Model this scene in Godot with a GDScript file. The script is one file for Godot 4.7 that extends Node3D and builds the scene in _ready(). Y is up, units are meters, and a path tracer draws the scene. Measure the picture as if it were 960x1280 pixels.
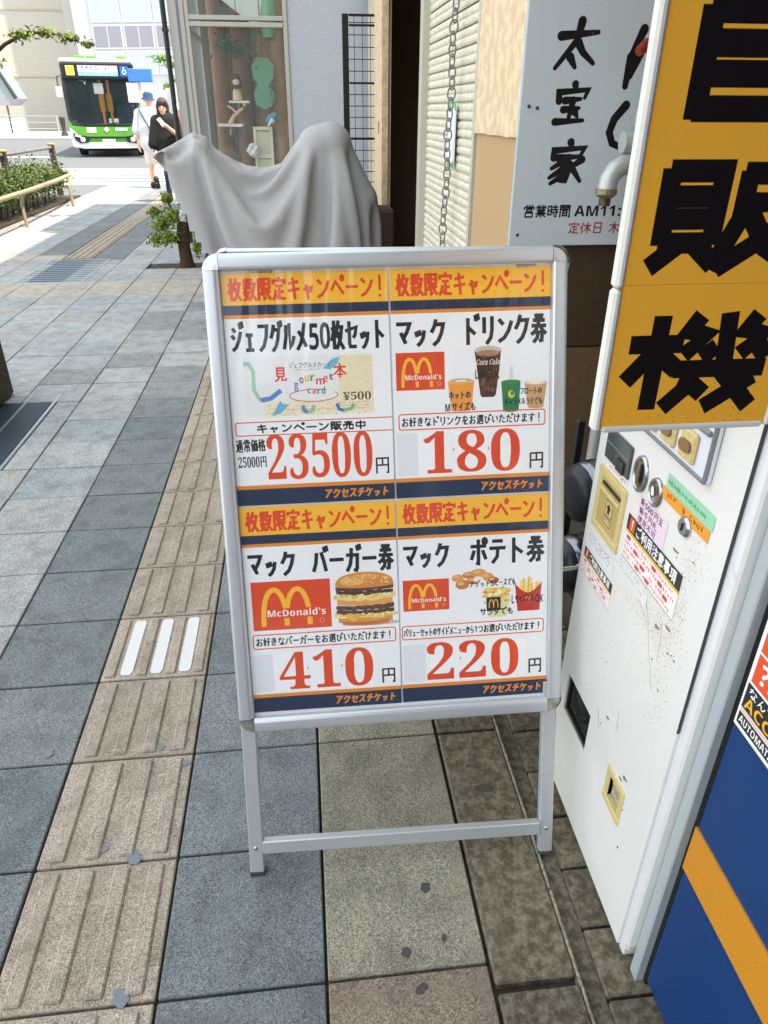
extends Node3D

# ---------------------------------------------------------------- helpers
var taken := {}
var shapes := {}
var rng := RandomNumberGenerator.new()
var tex_speckle: Texture2D
var tex_speckle_height: Texture2D
var tex_grain: Texture2D
var tex_blotch: Texture2D
var tex_streak: Texture2D
var tex_dirt: Texture2D
var tex_mottle: Texture2D
var tex_wear: Texture2D
var serif: SystemFont
var sans: SystemFont

func numbered(called: String) -> String:
	if not taken.has(called):
		taken[called] = 0
		return called
	taken[called] += 1
	return "%s_%03d" % [called, taken[called]]

func thing(called: String, label: String, category: String, at := Vector3.ZERO, turn := 0.0, group := "") -> Node3D:
	var o := Node3D.new()
	o.name = numbered(called)
	add_child(o)
	o.position = at
	o.rotation.y = turn
	o.set_meta("label", label)
	o.set_meta("category", category)
	if group:
		o.set_meta("group", group)
	return o

func structure(called: String) -> Node3D:
	var o := Node3D.new()
	o.name = numbered(called)
	add_child(o)
	o.set_meta("kind", "structure")
	return o

func part(parent: Node3D, called: String, mesh: Mesh, material: Material, at := Vector3.ZERO, turn := Vector3.ZERO) -> MeshInstance3D:
	var o := MeshInstance3D.new()
	o.name = called
	o.mesh = mesh
	o.material_override = material
	parent.add_child(o, true)
	o.position = at
	o.rotation = turn
	return o

func rgb8(r: float, g: float, b: float) -> Color:
	return Color(r / 255.0, g / 255.0, b / 255.0)

func mat(color: Color, rough := 0.7, metal := 0.0, tex: Texture2D = null, scale := 1.0) -> StandardMaterial3D:
	var m := StandardMaterial3D.new()
	m.albedo_color = color
	m.roughness = rough
	m.metallic = metal
	if tex:
		m.albedo_texture = tex
		m.uv1_triplanar = true
		m.uv1_world_triplanar = true
		m.uv1_scale = Vector3.ONE * scale
	return m

func bumped(m: StandardMaterial3D, tex: Texture2D, depth: float) -> StandardMaterial3D:
	m.heightmap_enabled = true
	m.heightmap_texture = tex
	m.heightmap_scale = depth
	return m

func glass(color: Color, alpha: float) -> StandardMaterial3D:
	var m := StandardMaterial3D.new()
	m.transparency = BaseMaterial3D.TRANSPARENCY_ALPHA
	m.albedo_color = Color(color.r, color.g, color.b, alpha)
	m.roughness = 0.03
	return m

func printed(t: Texture2D, rough := 0.45) -> StandardMaterial3D:
	var m := StandardMaterial3D.new()
	m.albedo_texture = t
	m.roughness = rough
	m.texture_repeat = false
	return m

func noise_tex(kind: int, freq: float, size: int, stops: Array, octaves := 4, seed_ := 1, cell_return := 0) -> NoiseTexture2D:
	var n := FastNoiseLite.new()
	n.noise_type = kind
	n.frequency = freq
	n.seed = seed_
	n.fractal_octaves = octaves
	n.cellular_return_type = cell_return
	if kind == FastNoiseLite.TYPE_CELLULAR:
		n.fractal_type = FastNoiseLite.FRACTAL_NONE
	var t := NoiseTexture2D.new()
	t.width = size
	t.height = size
	t.seamless = true
	t.noise = n
	var g := Gradient.new()
	var off := PackedFloat32Array()
	var col := PackedColorArray()
	for s in stops:
		off.append(s[0])
		col.append(Color(s[1], s[2], s[3]))
	g.offsets = off
	g.colors = col
	t.color_ramp = g
	return t

# one triangle, turned so that it faces away from the point ref
func tri(st: SurfaceTool, a: Vector3, b: Vector3, c: Vector3, ref: Vector3) -> void:
	var n := (c - a).cross(b - a)
	if n.dot((a + b + c) / 3.0 - ref) < 0.0:
		var t := b
		b = c
		c = t
	st.add_vertex(a)
	st.add_vertex(b)
	st.add_vertex(c)

func quad(st: SurfaceTool, a: Vector3, b: Vector3, c: Vector3, d: Vector3, ref: Vector3) -> void:
	tri(st, a, b, c, ref)
	tri(st, a, c, d, ref)

func start() -> SurfaceTool:
	var st := SurfaceTool.new()
	st.begin(Mesh.PRIMITIVE_TRIANGLES)
	st.set_smooth_group(-1)
	return st

func flat(st: SurfaceTool) -> ArrayMesh:
	st.generate_normals()
	return st.commit()

func add_box(st: SurfaceTool, at: Vector3, size: Vector3, bevel := 0.0) -> void:
	var h := size * 0.5
	if bevel <= 0.0:
		var v := []
		for i in 8:
			v.append(at + Vector3(h.x if i & 1 else -h.x, h.y if i & 2 else -h.y, h.z if i & 4 else -h.z))
		for f in [[0, 1, 3, 2], [4, 5, 7, 6], [0, 1, 5, 4], [2, 3, 7, 6], [0, 2, 6, 4], [1, 3, 7, 5]]:
			quad(st, v[f[0]], v[f[1]], v[f[2]], v[f[3]], at)
		return
	var b: float = minf(bevel, minf(h.x, minf(h.y, h.z)) * 0.95)
	var q := func(sx, sy, sz, axis) -> Vector3:
		var e := Vector3(h.x - b, h.y - b, h.z - b)
		e[axis] = h[axis]
		return at + Vector3(sx * e.x, sy * e.y, sz * e.z)
	for s in [-1, 1]:
		quad(st, q.call(s, -1, -1, 0), q.call(s, 1, -1, 0), q.call(s, 1, 1, 0), q.call(s, -1, 1, 0), at)
		quad(st, q.call(-1, s, -1, 1), q.call(1, s, -1, 1), q.call(1, s, 1, 1), q.call(-1, s, 1, 1), at)
		quad(st, q.call(-1, -1, s, 2), q.call(1, -1, s, 2), q.call(1, 1, s, 2), q.call(-1, 1, s, 2), at)
		for t in [-1, 1]:
			quad(st, q.call(s, t, -1, 0), q.call(s, t, 1, 0), q.call(s, t, 1, 1), q.call(s, t, -1, 1), at)
			quad(st, q.call(s, -1, t, 0), q.call(s, 1, t, 0), q.call(s, 1, t, 2), q.call(s, -1, t, 2), at)
			quad(st, q.call(-1, s, t, 1), q.call(1, s, t, 1), q.call(1, s, t, 2), q.call(-1, s, t, 2), at)
			for u in [-1, 1]:
				tri(st, q.call(s, t, u, 0), q.call(s, t, u, 1), q.call(s, t, u, 2), at)

func box(size: Vector3, bevel := 0.0) -> ArrayMesh:
	var key := "%.4f %.4f %.4f %.4f" % [size.x, size.y, size.z, bevel]
	if not shapes.has(key):
		var st := start()
		add_box(st, Vector3.ZERO, size, bevel)
		shapes[key] = flat(st)
	return shapes[key]

# a box between two corners, as a part
func block(parent: Node3D, called: String, material: Material, lo: Vector3, hi: Vector3, bevel := 0.0) -> MeshInstance3D:
	return part(parent, called, box((hi - lo).abs(), bevel), material, (lo + hi) * 0.5)

func tube(path: Array, radius, sides := 10, caps := true) -> ArrayMesh:
	var st := start()
	add_tube(st, path, radius, sides, caps)
	st.generate_normals()
	return st.commit()

func add_tube(st: SurfaceTool, path: Array, radius, sides := 10, caps := true) -> void:
	var rings := []
	var side := Vector3.ZERO
	for i in path.size():
		var a: Vector3 = path[maxi(i - 1, 0)]
		var b: Vector3 = path[mini(i + 1, path.size() - 1)]
		var d := (b - a).normalized()
		if side == Vector3.ZERO:
			side = d.cross(Vector3.UP if absf(d.y) < 0.9 else Vector3.RIGHT).normalized()
		else:
			side = (side - d * side.dot(d)).normalized()
		var up := side.cross(d)
		var r: float = radius[i] if radius is Array else radius
		var ring := []
		for k in sides:
			var t := TAU * k / sides
			ring.append(path[i] + (side * cos(t) + up * sin(t)) * r)
		rings.append(ring)
	st.set_smooth_group(0)
	for i in path.size() - 1:
		var ref: Vector3 = (path[i] + path[i + 1]) * 0.5
		for k in sides:
			var n := (k + 1) % sides
			quad(st, rings[i][k], rings[i][n], rings[i + 1][n], rings[i + 1][k], ref)
	if caps:
		st.set_smooth_group(-1)
		for e in [0, path.size() - 1]:
			var inward: Vector3 = path[1] if e == 0 else path[path.size() - 2]
			for k in sides:
				tri(st, path[e], rings[e][k], rings[e][(k + 1) % sides], inward)

# profile of (radius, height) turned about y
func lathe(profile: Array, sides := 20) -> ArrayMesh:
	var st := start()
	for i in profile.size() - 1:
		var p: Vector2 = profile[i]
		var q: Vector2 = profile[i + 1]
		st.set_smooth_group(0 if absf(p.y - q.y) > 0.0001 and absf(p.x - q.x) > 0.0001 else -1)
		for k in sides:
			var a := TAU * k / sides
			var b := TAU * (k + 1) / sides
			var va := Vector3(cos(a) * p.x, p.y, sin(a) * p.x)
			var vb := Vector3(cos(b) * p.x, p.y, sin(b) * p.x)
			var vc := Vector3(cos(b) * q.x, q.y, sin(b) * q.x)
			var vd := Vector3(cos(a) * q.x, q.y, sin(a) * q.x)
			var n := Vector3(q.y - p.y, p.x - q.x, 0)
			var mid := (va + vb + vc + vd) * 0.25
			var out := Vector3(cos((a + b) / 2) * n.x, n.y, sin((a + b) / 2) * n.x)
			if p.x > 0.00001:
				tri(st, va, vb, vc, mid - out)
			if q.x > 0.00001:
				tri(st, va, vc, vd, mid - out)
	st.generate_normals()
	return st.commit()

# outline in the xy plane, front at z = depth / 2
func prism(outline: PackedVector2Array, depth: float) -> ArrayMesh:
	var st := start()
	var idx := Geometry2D.triangulate_polygon(outline)
	for s in [-1.0, 1.0]:
		for i in range(0, idx.size(), 3):
			var v := []
			for k in 3:
				v.append(Vector3(outline[idx[i + k]].x, outline[idx[i + k]].y, s * depth * 0.5))
			tri(st, v[0], v[1], v[2], Vector3(v[0].x, v[0].y, -s * 10.0))
	var cw := Geometry2D.is_polygon_clockwise(outline)
	for i in outline.size():
		var p := outline[i]
		var q := outline[(i + 1) % outline.size()]
		var e := q - p
		var n := Vector2(e.y, -e.x) * (-1.0 if cw else 1.0)
		var ref := Vector3(p.x - n.x, p.y - n.y, 0)
		quad(st, Vector3(p.x, p.y, -depth / 2), Vector3(q.x, q.y, -depth / 2), Vector3(q.x, q.y, depth / 2), Vector3(p.x, p.y, depth / 2), ref)
	return flat(st)

# a sheet a (top left), b (top right), c (bottom right), d (bottom left) as its viewer sees it, with uv
func sheet(a: Vector3, b: Vector3, c: Vector3, d: Vector3) -> ArrayMesh:
	var n := (c - a).cross(b - a).normalized()
	var arr := []
	arr.resize(Mesh.ARRAY_MAX)
	arr[Mesh.ARRAY_VERTEX] = PackedVector3Array([a, b, c, a, c, d])
	arr[Mesh.ARRAY_NORMAL] = PackedVector3Array([n, n, n, n, n, n])
	arr[Mesh.ARRAY_TEX_UV] = PackedVector2Array([Vector2(0, 0), Vector2(1, 0), Vector2(1, 1), Vector2(0, 0), Vector2(1, 1), Vector2(0, 1)])
	var m := ArrayMesh.new()
	m.add_surface_from_arrays(Mesh.PRIMITIVE_TRIANGLES, arr)
	return m

# sheet on a wall that faces -x: z0 is its far (left) edge, z1 its near (right) edge
func sheet_x(x: float, y0: float, y1: float, z0: float, z1: float) -> ArrayMesh:
	return sheet(Vector3(x, y1, z0), Vector3(x, y1, z1), Vector3(x, y0, z1), Vector3(x, y0, z0))

# sheet on a wall that faces +z
func sheet_z(z: float, x0: float, x1: float, y0: float, y1: float) -> ArrayMesh:
	return sheet(Vector3(x0, y1, z), Vector3(x1, y1, z), Vector3(x1, y0, z), Vector3(x0, y0, z))

# ---------------------------------------------------------------- print: lettering drawn stroke by stroke
var glyphs := {
	"ア": "10 14 88 14 66 44/50 30 48 62 22 94", "イ": "84 8 52 38 14 58/56 36 56 96", "エ": "14 16 86 16/50 16 50 86/6 86 94 86",
	"カ": "8 32 86 32 82 84 76 92 60 90/44 6 42 40 32 70 10 94", "キ": "14 30 84 22/8 60 92 52/44 6 58 96",
	"ク": "38 6 28 30 10 50/32 22 84 22 72 54 52 80 22 96", "ケ": "32 6 24 30 8 50/26 28 94 28/62 28 58 62 32 94",
	"サ": "6 30 94 30/30 8 30 60/70 8 70 50 62 76 38 94", "シ": "20 14 40 26/10 38 30 50/12 90 44 78 72 54 90 26",
	"ス": "16 14 78 14 62 46 38 74 10 92/54 56 90 92", "セ": "6 38 90 26 78 52 66 60/34 8 34 80 40 90 86 90",
	"タ": "38 6 28 30 10 50/32 22 84 22 72 54 52 80 22 96/30 46 70 66", "チ": "78 8 50 16 20 20/6 46 94 46/52 16 50 62 24 94",
	"ツ": "14 24 24 48/42 18 52 42/86 20 76 56 54 80 28 94", "テ": "22 14 78 14/6 40 94 40/52 40 48 72 22 94",
	"ト": "34 6 34 96/34 36 82 60", "ナ": "6 34 94 34/52 6 50 50 42 74 18 94", "ニ": "18 24 82 24/6 84 94 84",
	"ハ": "32 18 24 56 6 88/64 16 80 48 94 88", "ヒ": "24 8 24 80 32 90 86 90/24 48 80 34", "フ": "12 14 86 14 78 48 56 78 24 94",
	"ヘ": "6 62 36 26 94 78", "ホ": "8 30 92 30/50 6 50 94 38 92/26 46 10 78/74 46 92 78", "マ": "8 18 90 18 72 46 48 70/34 50 62 86",
	"メ": "76 8 62 44 40 74 12 94/26 34 58 56 84 84", "ヤ": "8 38 88 24 80 42 68 54/34 10 54 96", "ユ": "20 22 74 22 68 82/6 82 94 82",
	"ラ": "20 12 80 12/10 38 86 38 76 66 56 84 30 96", "リ": "26 10 26 60/76 8 76 50 68 76 42 96",
	"ル": "30 14 28 50 8 90/58 8 58 88 78 74 94 50", "ロ": "16 16 16 90/16 16 84 16 84 90/16 84 84 84",
	"ン": "12 18 38 34/12 90 46 78 74 54 92 24", "ー": "6 50 94 50", "！": "50 4 50 66/50 86 50 94",
	"お": "8 28 60 28/34 6 34 82 22 92 10 82 16 66 50 52 76 56 84 74 70 90 52 92/70 16 90 30",
	"い": "18 16 18 66 28 84 40 70/72 22 84 44 90 66", "か": "8 34 56 28 64 38 58 78 48 90 36 84/38 6 28 52 10 90/74 22 92 50",
	"き": "16 24 80 16/14 44 86 36/44 4 74 66/72 66 40 58 20 72 30 90 72 92", "け": "18 10 14 50 22 92/36 32 94 32/70 8 70 56 50 94",
	"こ": "22 18 78 18/18 66 30 86 84 86", "す": "6 24 94 24/56 6 56 56 46 70 32 62 38 46 56 50/56 56 54 80 30 96",
	"た": "8 26 60 26/36 6 26 50 10 92/52 46 88 44/50 70 60 88 92 88", "つ": "8 34 56 22 84 34 88 58 70 78 34 88",
	"て": "8 18 92 18/74 18 48 36 40 62 54 84 78 92",
	"な": "8 26 54 26/34 6 24 44 10 62/70 18 92 34/70 44 70 80 54 94 36 84 46 72 68 76 92 92",
	"の": "54 18 46 62 28 86 12 70 14 44 36 20 64 16 86 36 86 64 62 92",
	"ひ": "6 24 36 20 20 50 20 74 38 92 60 84 70 50 72 20/72 20 80 44 94 60",
	"ま": "12 22 88 22/16 44 84 44/52 6 52 78 38 92 20 86 24 72 44 70 88 90",
	"も": "42 6 36 70 46 90 70 90 86 74 82 54/12 32 72 32/10 54 70 54", "ら": "34 8 60 18/24 32 20 66 46 50 76 52 82 72 66 90 34 94",
	"を": "12 22 82 22/44 6 32 40 10 66 40 48 54 58 54 76/88 40 48 62 34 78 44 92 84 92",
	"ん": "50 6 10 94 36 56 50 60 54 84 66 92 80 80 94 52",
	"枚": "4 30 44 30/24 4 24 96/24 32 4 68/26 40 42 58/60 4 44 40/54 24 96 24/84 24 74 60 42 96/52 42 68 72 96 96",
	"数": "10 8 18 22/44 6 36 22/4 26 52 26/28 4 28 50/26 30 6 48/30 30 50 46/4 62 54 62/22 50 16 74 46 94/42 62 34 80 6 96/66 4 52 40/60 26 96 26/86 26 76 62 50 96/60 42 72 74 98 96",
	"限": "8 8 8 96/8 8 38 8 26 34 38 54 32 70 20 70/48 8 48 92 64 86/48 8 88 8 88 48/48 28 88 28/48 48 88 48/60 48 72 74 96 94/92 56 72 68",
	"定": "50 2 50 14/8 30 8 16 92 16 92 30/26 38 76 38/52 38 52 88/52 62 82 62/28 54 22 76 6 96/22 76 46 90 96 92",
	"券": "30 4 36 18/70 4 62 18/14 24 86 24/6 42 94 42/50 4 46 38 30 58 4 70/60 42 72 56 96 68/28 64 72 64 70 90 54 92/46 64 40 82 18 96",
	"見": "24 6 24 64/24 6 76 6 76 64/24 24 76 24/24 44 76 44/24 64 76 64/38 64 32 84 8 96/60 64 60 90 90 90 92 76",
	"本": "8 28 92 28/50 4 50 96/48 30 32 56 6 76/52 30 68 56 94 76/30 76 70 76",
	"販": "8 8 8 72/8 8 40 8 40 72/8 30 40 30/8 50 40 50/8 72 40 72/18 76 4 94/32 76 44 92/54 10 96 10/56 10 56 50 44 96/58 36 88 36 76 66 48 96/62 46 76 76 98 96",
	"売": "14 14 86 14/50 2 50 32/24 32 76 32/8 60 8 44 92 44 92 60/38 54 34 78 10 96/60 54 60 88 90 88 92 74",
	"中": "12 24 12 68/12 24 88 24 88 68/12 64 88 64/50 2 50 98",
	"通": "12 8 24 22/4 40 22 40 22 78/22 78 4 96/22 80 46 94 98 94/38 8 86 8 66 20/50 14 62 24/40 28 40 82/40 28 88 28 88 82/40 46 88 46/40 62 88 62/64 28 64 82",
	"常": "24 4 32 16/50 2 50 18/76 4 68 16/8 34 8 22 92 22 92 34/28 34 28 50/28 34 72 34 72 50/28 50 72 50/18 60 18 90/18 60 82 60 82 88 72 88/50 50 50 98",
	"価": "28 4 18 32 4 52/18 30 18 96/36 14 98 14/40 38 40 92/40 38 94 38 94 92/40 88 94 88/56 14 56 88/78 14 78 88",
	"格": "4 30 42 30/24 4 24 96/24 32 4 66/26 40 40 56/62 4 54 24 42 38/56 18 86 18 72 40 42 60/56 28 74 46 98 58/54 62 54 94/54 62 88 62 88 94/54 90 88 90",
	"円": "12 10 12 96/12 10 88 10 88 92 76 92/50 10 50 50/12 50 88 50",
	"好": "22 4 14 46 6 60 40 94/36 28 28 66 6 94/2 30 44 30/52 12 90 12 72 34/72 34 74 88 60 92/46 50 98 50",
	"選": "10 8 22 20/4 38 20 38 20 78/20 78 4 96/20 80 44 94 98 94/34 8 56 8 56 20 36 20 36 30 58 30/68 8 90 8 90 20 70 20 70 30 92 30/34 46 96 46/30 64 98 64/52 34 52 64/78 34 78 64/52 68 38 82/76 68 92 82",
	"自": "52 2 38 18/18 18 18 96/18 18 82 18 82 96/18 42 82 42/18 64 82 64/18 90 82 90",
	"機": "2 30 36 30/20 4 20 96/20 34 2 66/22 40 36 56/46 4 40 18 52 22 40 40/54 34 60 44/86 4 80 18 92 22 80 40/92 34 98 44/36 56 98 56/66 2 70 60 94 96/92 66 62 96/48 56 44 78 32 96/44 66 58 82",
	"太": "8 32 92 24/50 4 46 40 6 94/50 44 66 64 94 84/38 74 52 92",
	"宝": "50 2 56 14/12 40 8 20 90 14 84 32/30 40 72 36/30 62 72 58/52 40 48 90/12 92 90 88/64 68 72 78",
	"家": "50 2 56 14/12 36 10 20 90 14 84 28/26 38 78 34/50 38 12 62/36 50 58 68 54 92 40 92/48 60 10 84/54 74 16 98/88 42 62 60/60 54 94 92",
	"営": "22 2 30 14/50 0 52 14/80 2 70 14/8 34 8 20 92 20 92 34/28 32 28 52/28 32 72 32 72 52/28 52 72 52/46 52 42 62/18 62 18 96/18 62 82 62 82 96/18 94 82 94",
	"業": "38 2 38 20/62 2 62 20/16 6 24 20/84 6 76 20/6 22 94 22/30 26 36 38/70 26 64 38/12 40 88 40/18 54 82 54/4 68 96 68/50 40 50 98/44 70 8 94/56 70 92 94",
	"時": "6 12 6 82/6 12 34 12 34 82/6 46 34 46/6 78 34 78/44 18 92 18/68 2 68 36/40 38 98 38/42 58 98 58/80 40 80 92 66 92/52 68 62 80",
	"間": "8 6 8 98/8 6 42 6 42 36 8 36/8 20 42 20/92 6 92 96 82 96/92 6 58 6 58 36 92 36/58 20 92 20/32 48 32 88/32 48 68 48 68 88/32 66 68 66/32 86 68 86",
	"休": "28 4 18 32 4 54/18 30 18 96/34 30 98 30/66 4 66 96/64 32 52 60 34 78/68 32 80 60 98 78",
	"日": "20 8 20 94/20 8 80 8 80 94/20 48 80 48/20 90 80 90", "木": "8 28 92 28/50 4 50 96/48 30 32 60 6 82/52 30 68 60 94 82",
	"新": "28 2 28 12/4 14 52 14/16 18 20 32/42 18 36 32/2 36 54 36/4 54 52 54/28 36 28 96/26 58 6 84/30 58 50 78/92 6 62 14 62 54 52 96/62 40 98 40/80 40 80 96",
	"玉": "12 12 88 12/16 48 84 48/50 12 50 90/6 90 94 90/66 62 78 78", "千": "80 6 50 14 14 18/4 48 96 48/50 14 50 98",
	"札": "4 30 46 30/26 4 26 96/26 32 4 68/28 40 46 58/60 4 60 84 68 92 94 92 96 74",
	"使": "26 4 16 32 4 52/16 30 16 96/30 16 98 16/40 30 40 56/40 30 88 30 88 56/40 56 88 56/64 4 62 66 34 96/44 62 66 86 98 96",
	"用": "18 8 18 60 6 96/18 8 84 8 84 92 74 94/18 34 84 34/18 60 84 60/50 8 50 94", "不": "6 12 94 12/58 12 40 44 6 70/50 32 50 98/58 44 92 66",
	"可": "4 14 96 14/16 36 16 72/16 36 56 36 56 72/16 68 56 68/80 14 80 90 64 92",
	"利": "52 4 10 14/2 32 56 32/30 10 30 96/28 34 4 68/32 40 54 60/68 12 68 70/92 4 92 92 78 92",
	"注": "12 6 26 18/4 34 20 46/6 94 26 60/54 2 66 14/36 24 96 24/40 54 92 54/66 24 66 90/32 90 98 90",
	"意": "50 0 50 8/14 10 86 10/30 14 34 24/70 14 64 24/4 26 96 26/24 34 24 64/24 34 76 34 76 64/24 48 76 48/24 62 76 62/14 74 6 92/30 70 32 90 64 92 68 80/50 68 56 78/82 70 94 86",
	"事": "6 10 94 10/22 20 22 36/22 20 78 20 78 36/22 36 78 36/14 48 82 48 82 76/4 62 96 62/14 76 82 76/50 2 50 94 36 94",
	"項": "2 16 36 16/20 16 20 72/2 80 38 66/42 8 98 8/68 8 62 22/48 22 48 76/48 22 92 22 92 76/48 40 92 40/48 58 92 58/48 76 92 76/58 80 42 96/80 80 96 96",
}
var voiced := {"ガ": "カ", "グ": "ク", "ゲ": "ケ", "ジ": "シ", "ズ": "ス", "ダ": "タ", "デ": "テ", "ド": "ト", "バ": "ハ", "ご": "こ", "だ": "た", "で": "て", "び": "ひ"}
var popped := {"ペ": "ヘ", "ポ": "ホ", "ピ": "ヒ"}
var small := {"ャ": "ヤ", "ッ": "ツ", "ェ": "エ", "ュ": "ユ"}

func strokes_of(ch: String) -> Array:
	var base := ch
	if voiced.has(ch):
		base = voiced[ch]
	elif popped.has(ch):
		base = popped[ch]
	elif small.has(ch):
		base = small[ch]
	var out := []
	if not glyphs.has(base):
		return out
	for s in (glyphs[base] as String).split("/"):
		var n: PackedFloat64Array = s.split_floats(" ")
		var p := PackedVector2Array()
		for i in range(0, n.size() - 1, 2):
			var v := Vector2(n[i], n[i + 1]) * 0.01
			if small.has(ch):
				v = Vector2(0.1 + v.x * 0.72, 0.3 + v.y * 0.7)
			elif voiced.has(ch):
				v = Vector2(v.x * 0.92, 0.06 + v.y * 0.94)
			p.append(v)
		out.append(p)
	if voiced.has(ch):
		out.append(PackedVector2Array([Vector2(0.78, 0.02), Vector2(0.84, 0.2)]))
		out.append(PackedVector2Array([Vector2(0.92, -0.02), Vector2(0.98, 0.16)]))
	elif popped.has(ch):
		var c := PackedVector2Array()
		for k in 9:
			c.append(Vector2(0.86, 0.12) + Vector2.from_angle(TAU * k / 8) * 0.09)
		out.append(c)
	return out

class Print:
	var host
	var im: Image
	var s: float
	func _init(host_, w: float, h: float, scale: float, paper: Color):
		host = host_
		s = scale * 2.0
		im = Image.create(int(w * s), int(h * s), false, Image.FORMAT_RGBA8)
		im.fill(paper)
	func rect(x: float, y: float, w: float, h: float, c: Color) -> void:
		im.fill_rect(Rect2i(roundi(x * s), roundi(y * s), maxi(1, roundi(w * s)), maxi(1, roundi(h * s))), c)
	func poly(p: PackedVector2Array, c: Color) -> void:
		var n := p.size()
		var lo := INF
		var hi := -INF
		for v in p:
			lo = minf(lo, v.y)
			hi = maxf(hi, v.y)
		var y0 := maxi(0, int(lo * s))
		var y1 := mini(im.get_height() - 1, int(hi * s) + 1)
		for y in range(y0, y1 + 1):
			var yy := (y + 0.5) / s
			var cross := []
			for i in n:
				var a := p[i]
				var b := p[(i + 1) % n]
				if (a.y <= yy) != (b.y <= yy):
					cross.append(a.x + (yy - a.y) / (b.y - a.y) * (b.x - a.x))
			cross.sort()
			for i in range(0, cross.size() - 1, 2):
				var x0 := roundi(cross[i] * s)
				var x1 := roundi(cross[i + 1] * s)
				if x1 > x0:
					im.fill_rect(Rect2i(x0, y, x1 - x0, 1), c)
	func disc(at: Vector2, rx: float, ry: float, c: Color, n := 20) -> void:
		var p := PackedVector2Array()
		for k in n:
			p.append(at + Vector2(cos(TAU * k / n) * rx, sin(TAU * k / n) * ry))
		poly(p, c)
	func line(p: PackedVector2Array, w: float, c: Color, cap := 0.0, taper := 0.0) -> void:
		var n := p.size()
		if n < 2:
			return
		var q := p.duplicate()
		q[0] -= (p[1] - p[0]).normalized() * w * cap
		q[n - 1] += (p[n - 1] - p[n - 2]).normalized() * w * cap
		var closed := n > 3 and p[0].distance_to(p[n - 1]) < 0.01
		var left := PackedVector2Array()
		var right := PackedVector2Array()
		for i in n:
			var d1 := (q[i] - q[i - 1]).normalized() if i > 0 else (q[1] - q[0]).normalized()
			var d2 := (q[i + 1] - q[i]).normalized() if i < n - 1 else d1
			if closed and i == 0:
				d1 = (q[n - 1] - q[n - 2]).normalized()
			elif closed and i == n - 1:
				d2 = (q[1] - q[0]).normalized()
			var n1 := Vector2(-d1.y, d1.x)
			var m := n1 + Vector2(-d2.y, d2.x)
			m = m.normalized() if m.length() > 0.05 else n1
			var half := w * 0.5 * (1.0 - taper * i / (n - 1.0))
			m *= half / maxf(0.6, m.dot(n1))
			left.append(q[i] + m)
			right.append(q[i] - m)
		for i in n - 1:
			poly(PackedVector2Array([left[i], left[i + 1], right[i + 1], right[i]]), c)
		if taper > 0.0:
			disc(q[0], w * 0.5, w * 0.5, c, 16)
			disc(q[n - 1], w * 0.5 * (1.0 - taper), w * 0.5 * (1.0 - taper), c, 16)
	func glyph(ch: String, x: float, y: float, w: float, h: float, pen: float, c: Color, slant := 0.0, taper := 0.0) -> void:
		for st in host.strokes_of(ch):
			var q := PackedVector2Array()
			for v in st:
				q.append(Vector2(x + v.x * w + slant * (0.5 - v.y) * h, y + v.y * h))
			line(q, pen, c, 0.12, taper)
	func text(t: String, x: float, y: float, w: float, h: float, pen: float, c: Color, slant := 0.0) -> void:
		var cell := w / t.length()
		for i in t.length():
			if t[i] != " ":
				glyph(t[i], x + cell * (i + 0.04), y, cell * 0.92, h, pen, c, slant)
	func latin(t: String, x: float, y: float, w: float, h: float, font: Font, c: Color, slant := 0.0) -> void:
		var tm := TextMesh.new()
		tm.text = t
		tm.font = font
		tm.font_size = 64
		tm.pixel_size = 1.0
		tm.depth = 0.0
		var arr := tm.get_mesh_arrays()
		var v: PackedVector3Array = arr[Mesh.ARRAY_VERTEX]
		var idx = arr[Mesh.ARRAY_INDEX]
		if idx == null or idx.size() == 0:
			idx = PackedInt32Array(range(v.size()))
		var box_ := Rect2(v[0].x, v[0].y, 0, 0)
		for q in v:
			box_ = box_.expand(Vector2(q.x, q.y))
		for i in range(0, idx.size(), 3):
			var p := PackedVector2Array()
			for k in 3:
				var q := v[idx[i + k]]
				var fy := 1.0 - (q.y - box_.position.y) / box_.size.y
				p.append(Vector2(x + (q.x - box_.position.x) / box_.size.x * w + slant * (0.5 - fy) * h, y + fy * h))
			poly(p, c)
	func frame(x: float, y: float, w: float, h: float, r: float, pen: float, c: Color) -> void:
		var p := PackedVector2Array()
		for k in 4:
			var at := Vector2(x + (w - r if k < 1 or k == 3 else r), y + (h - r if k < 2 else r))
			if k == 3:
				at = Vector2(x + w - r, y + r)
			for j in 5:
				p.append(at + Vector2.from_angle(PI / 2 * k + PI / 8 * j) * r)
		p.append(p[0])
		line(p, pen, c)
	# rows of tiny unreadable print
	func small_print(x: float, y: float, w: float, rows: int, row_h: float, c: Color, seed_: int) -> void:
		var g := RandomNumberGenerator.new()
		g.seed = seed_
		for r in rows:
			var at := x
			var end := x + w * g.randf_range(0.8, 1.0)
			while at < end:
				var cw := row_h * 0.62
				if g.randf() < 0.88:
					var k := g.randi_range(2, 4)
					for j in k:
						if g.randf() < 0.5:
							rect(at + cw * g.randf() * 0.5, y + r * row_h + row_h * 0.6 * j / k, cw * g.randf_range(0.3, 0.8), row_h * 0.12, c)
						else:
							rect(at + cw * g.randf() * 0.8, y + r * row_h + row_h * 0.1 * g.randf(), cw * 0.16, row_h * g.randf_range(0.3, 0.6), c)
				at += cw * 1.12
	func done() -> ImageTexture:
		im.shrink_x2()
		return ImageTexture.create_from_image(im)
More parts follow.
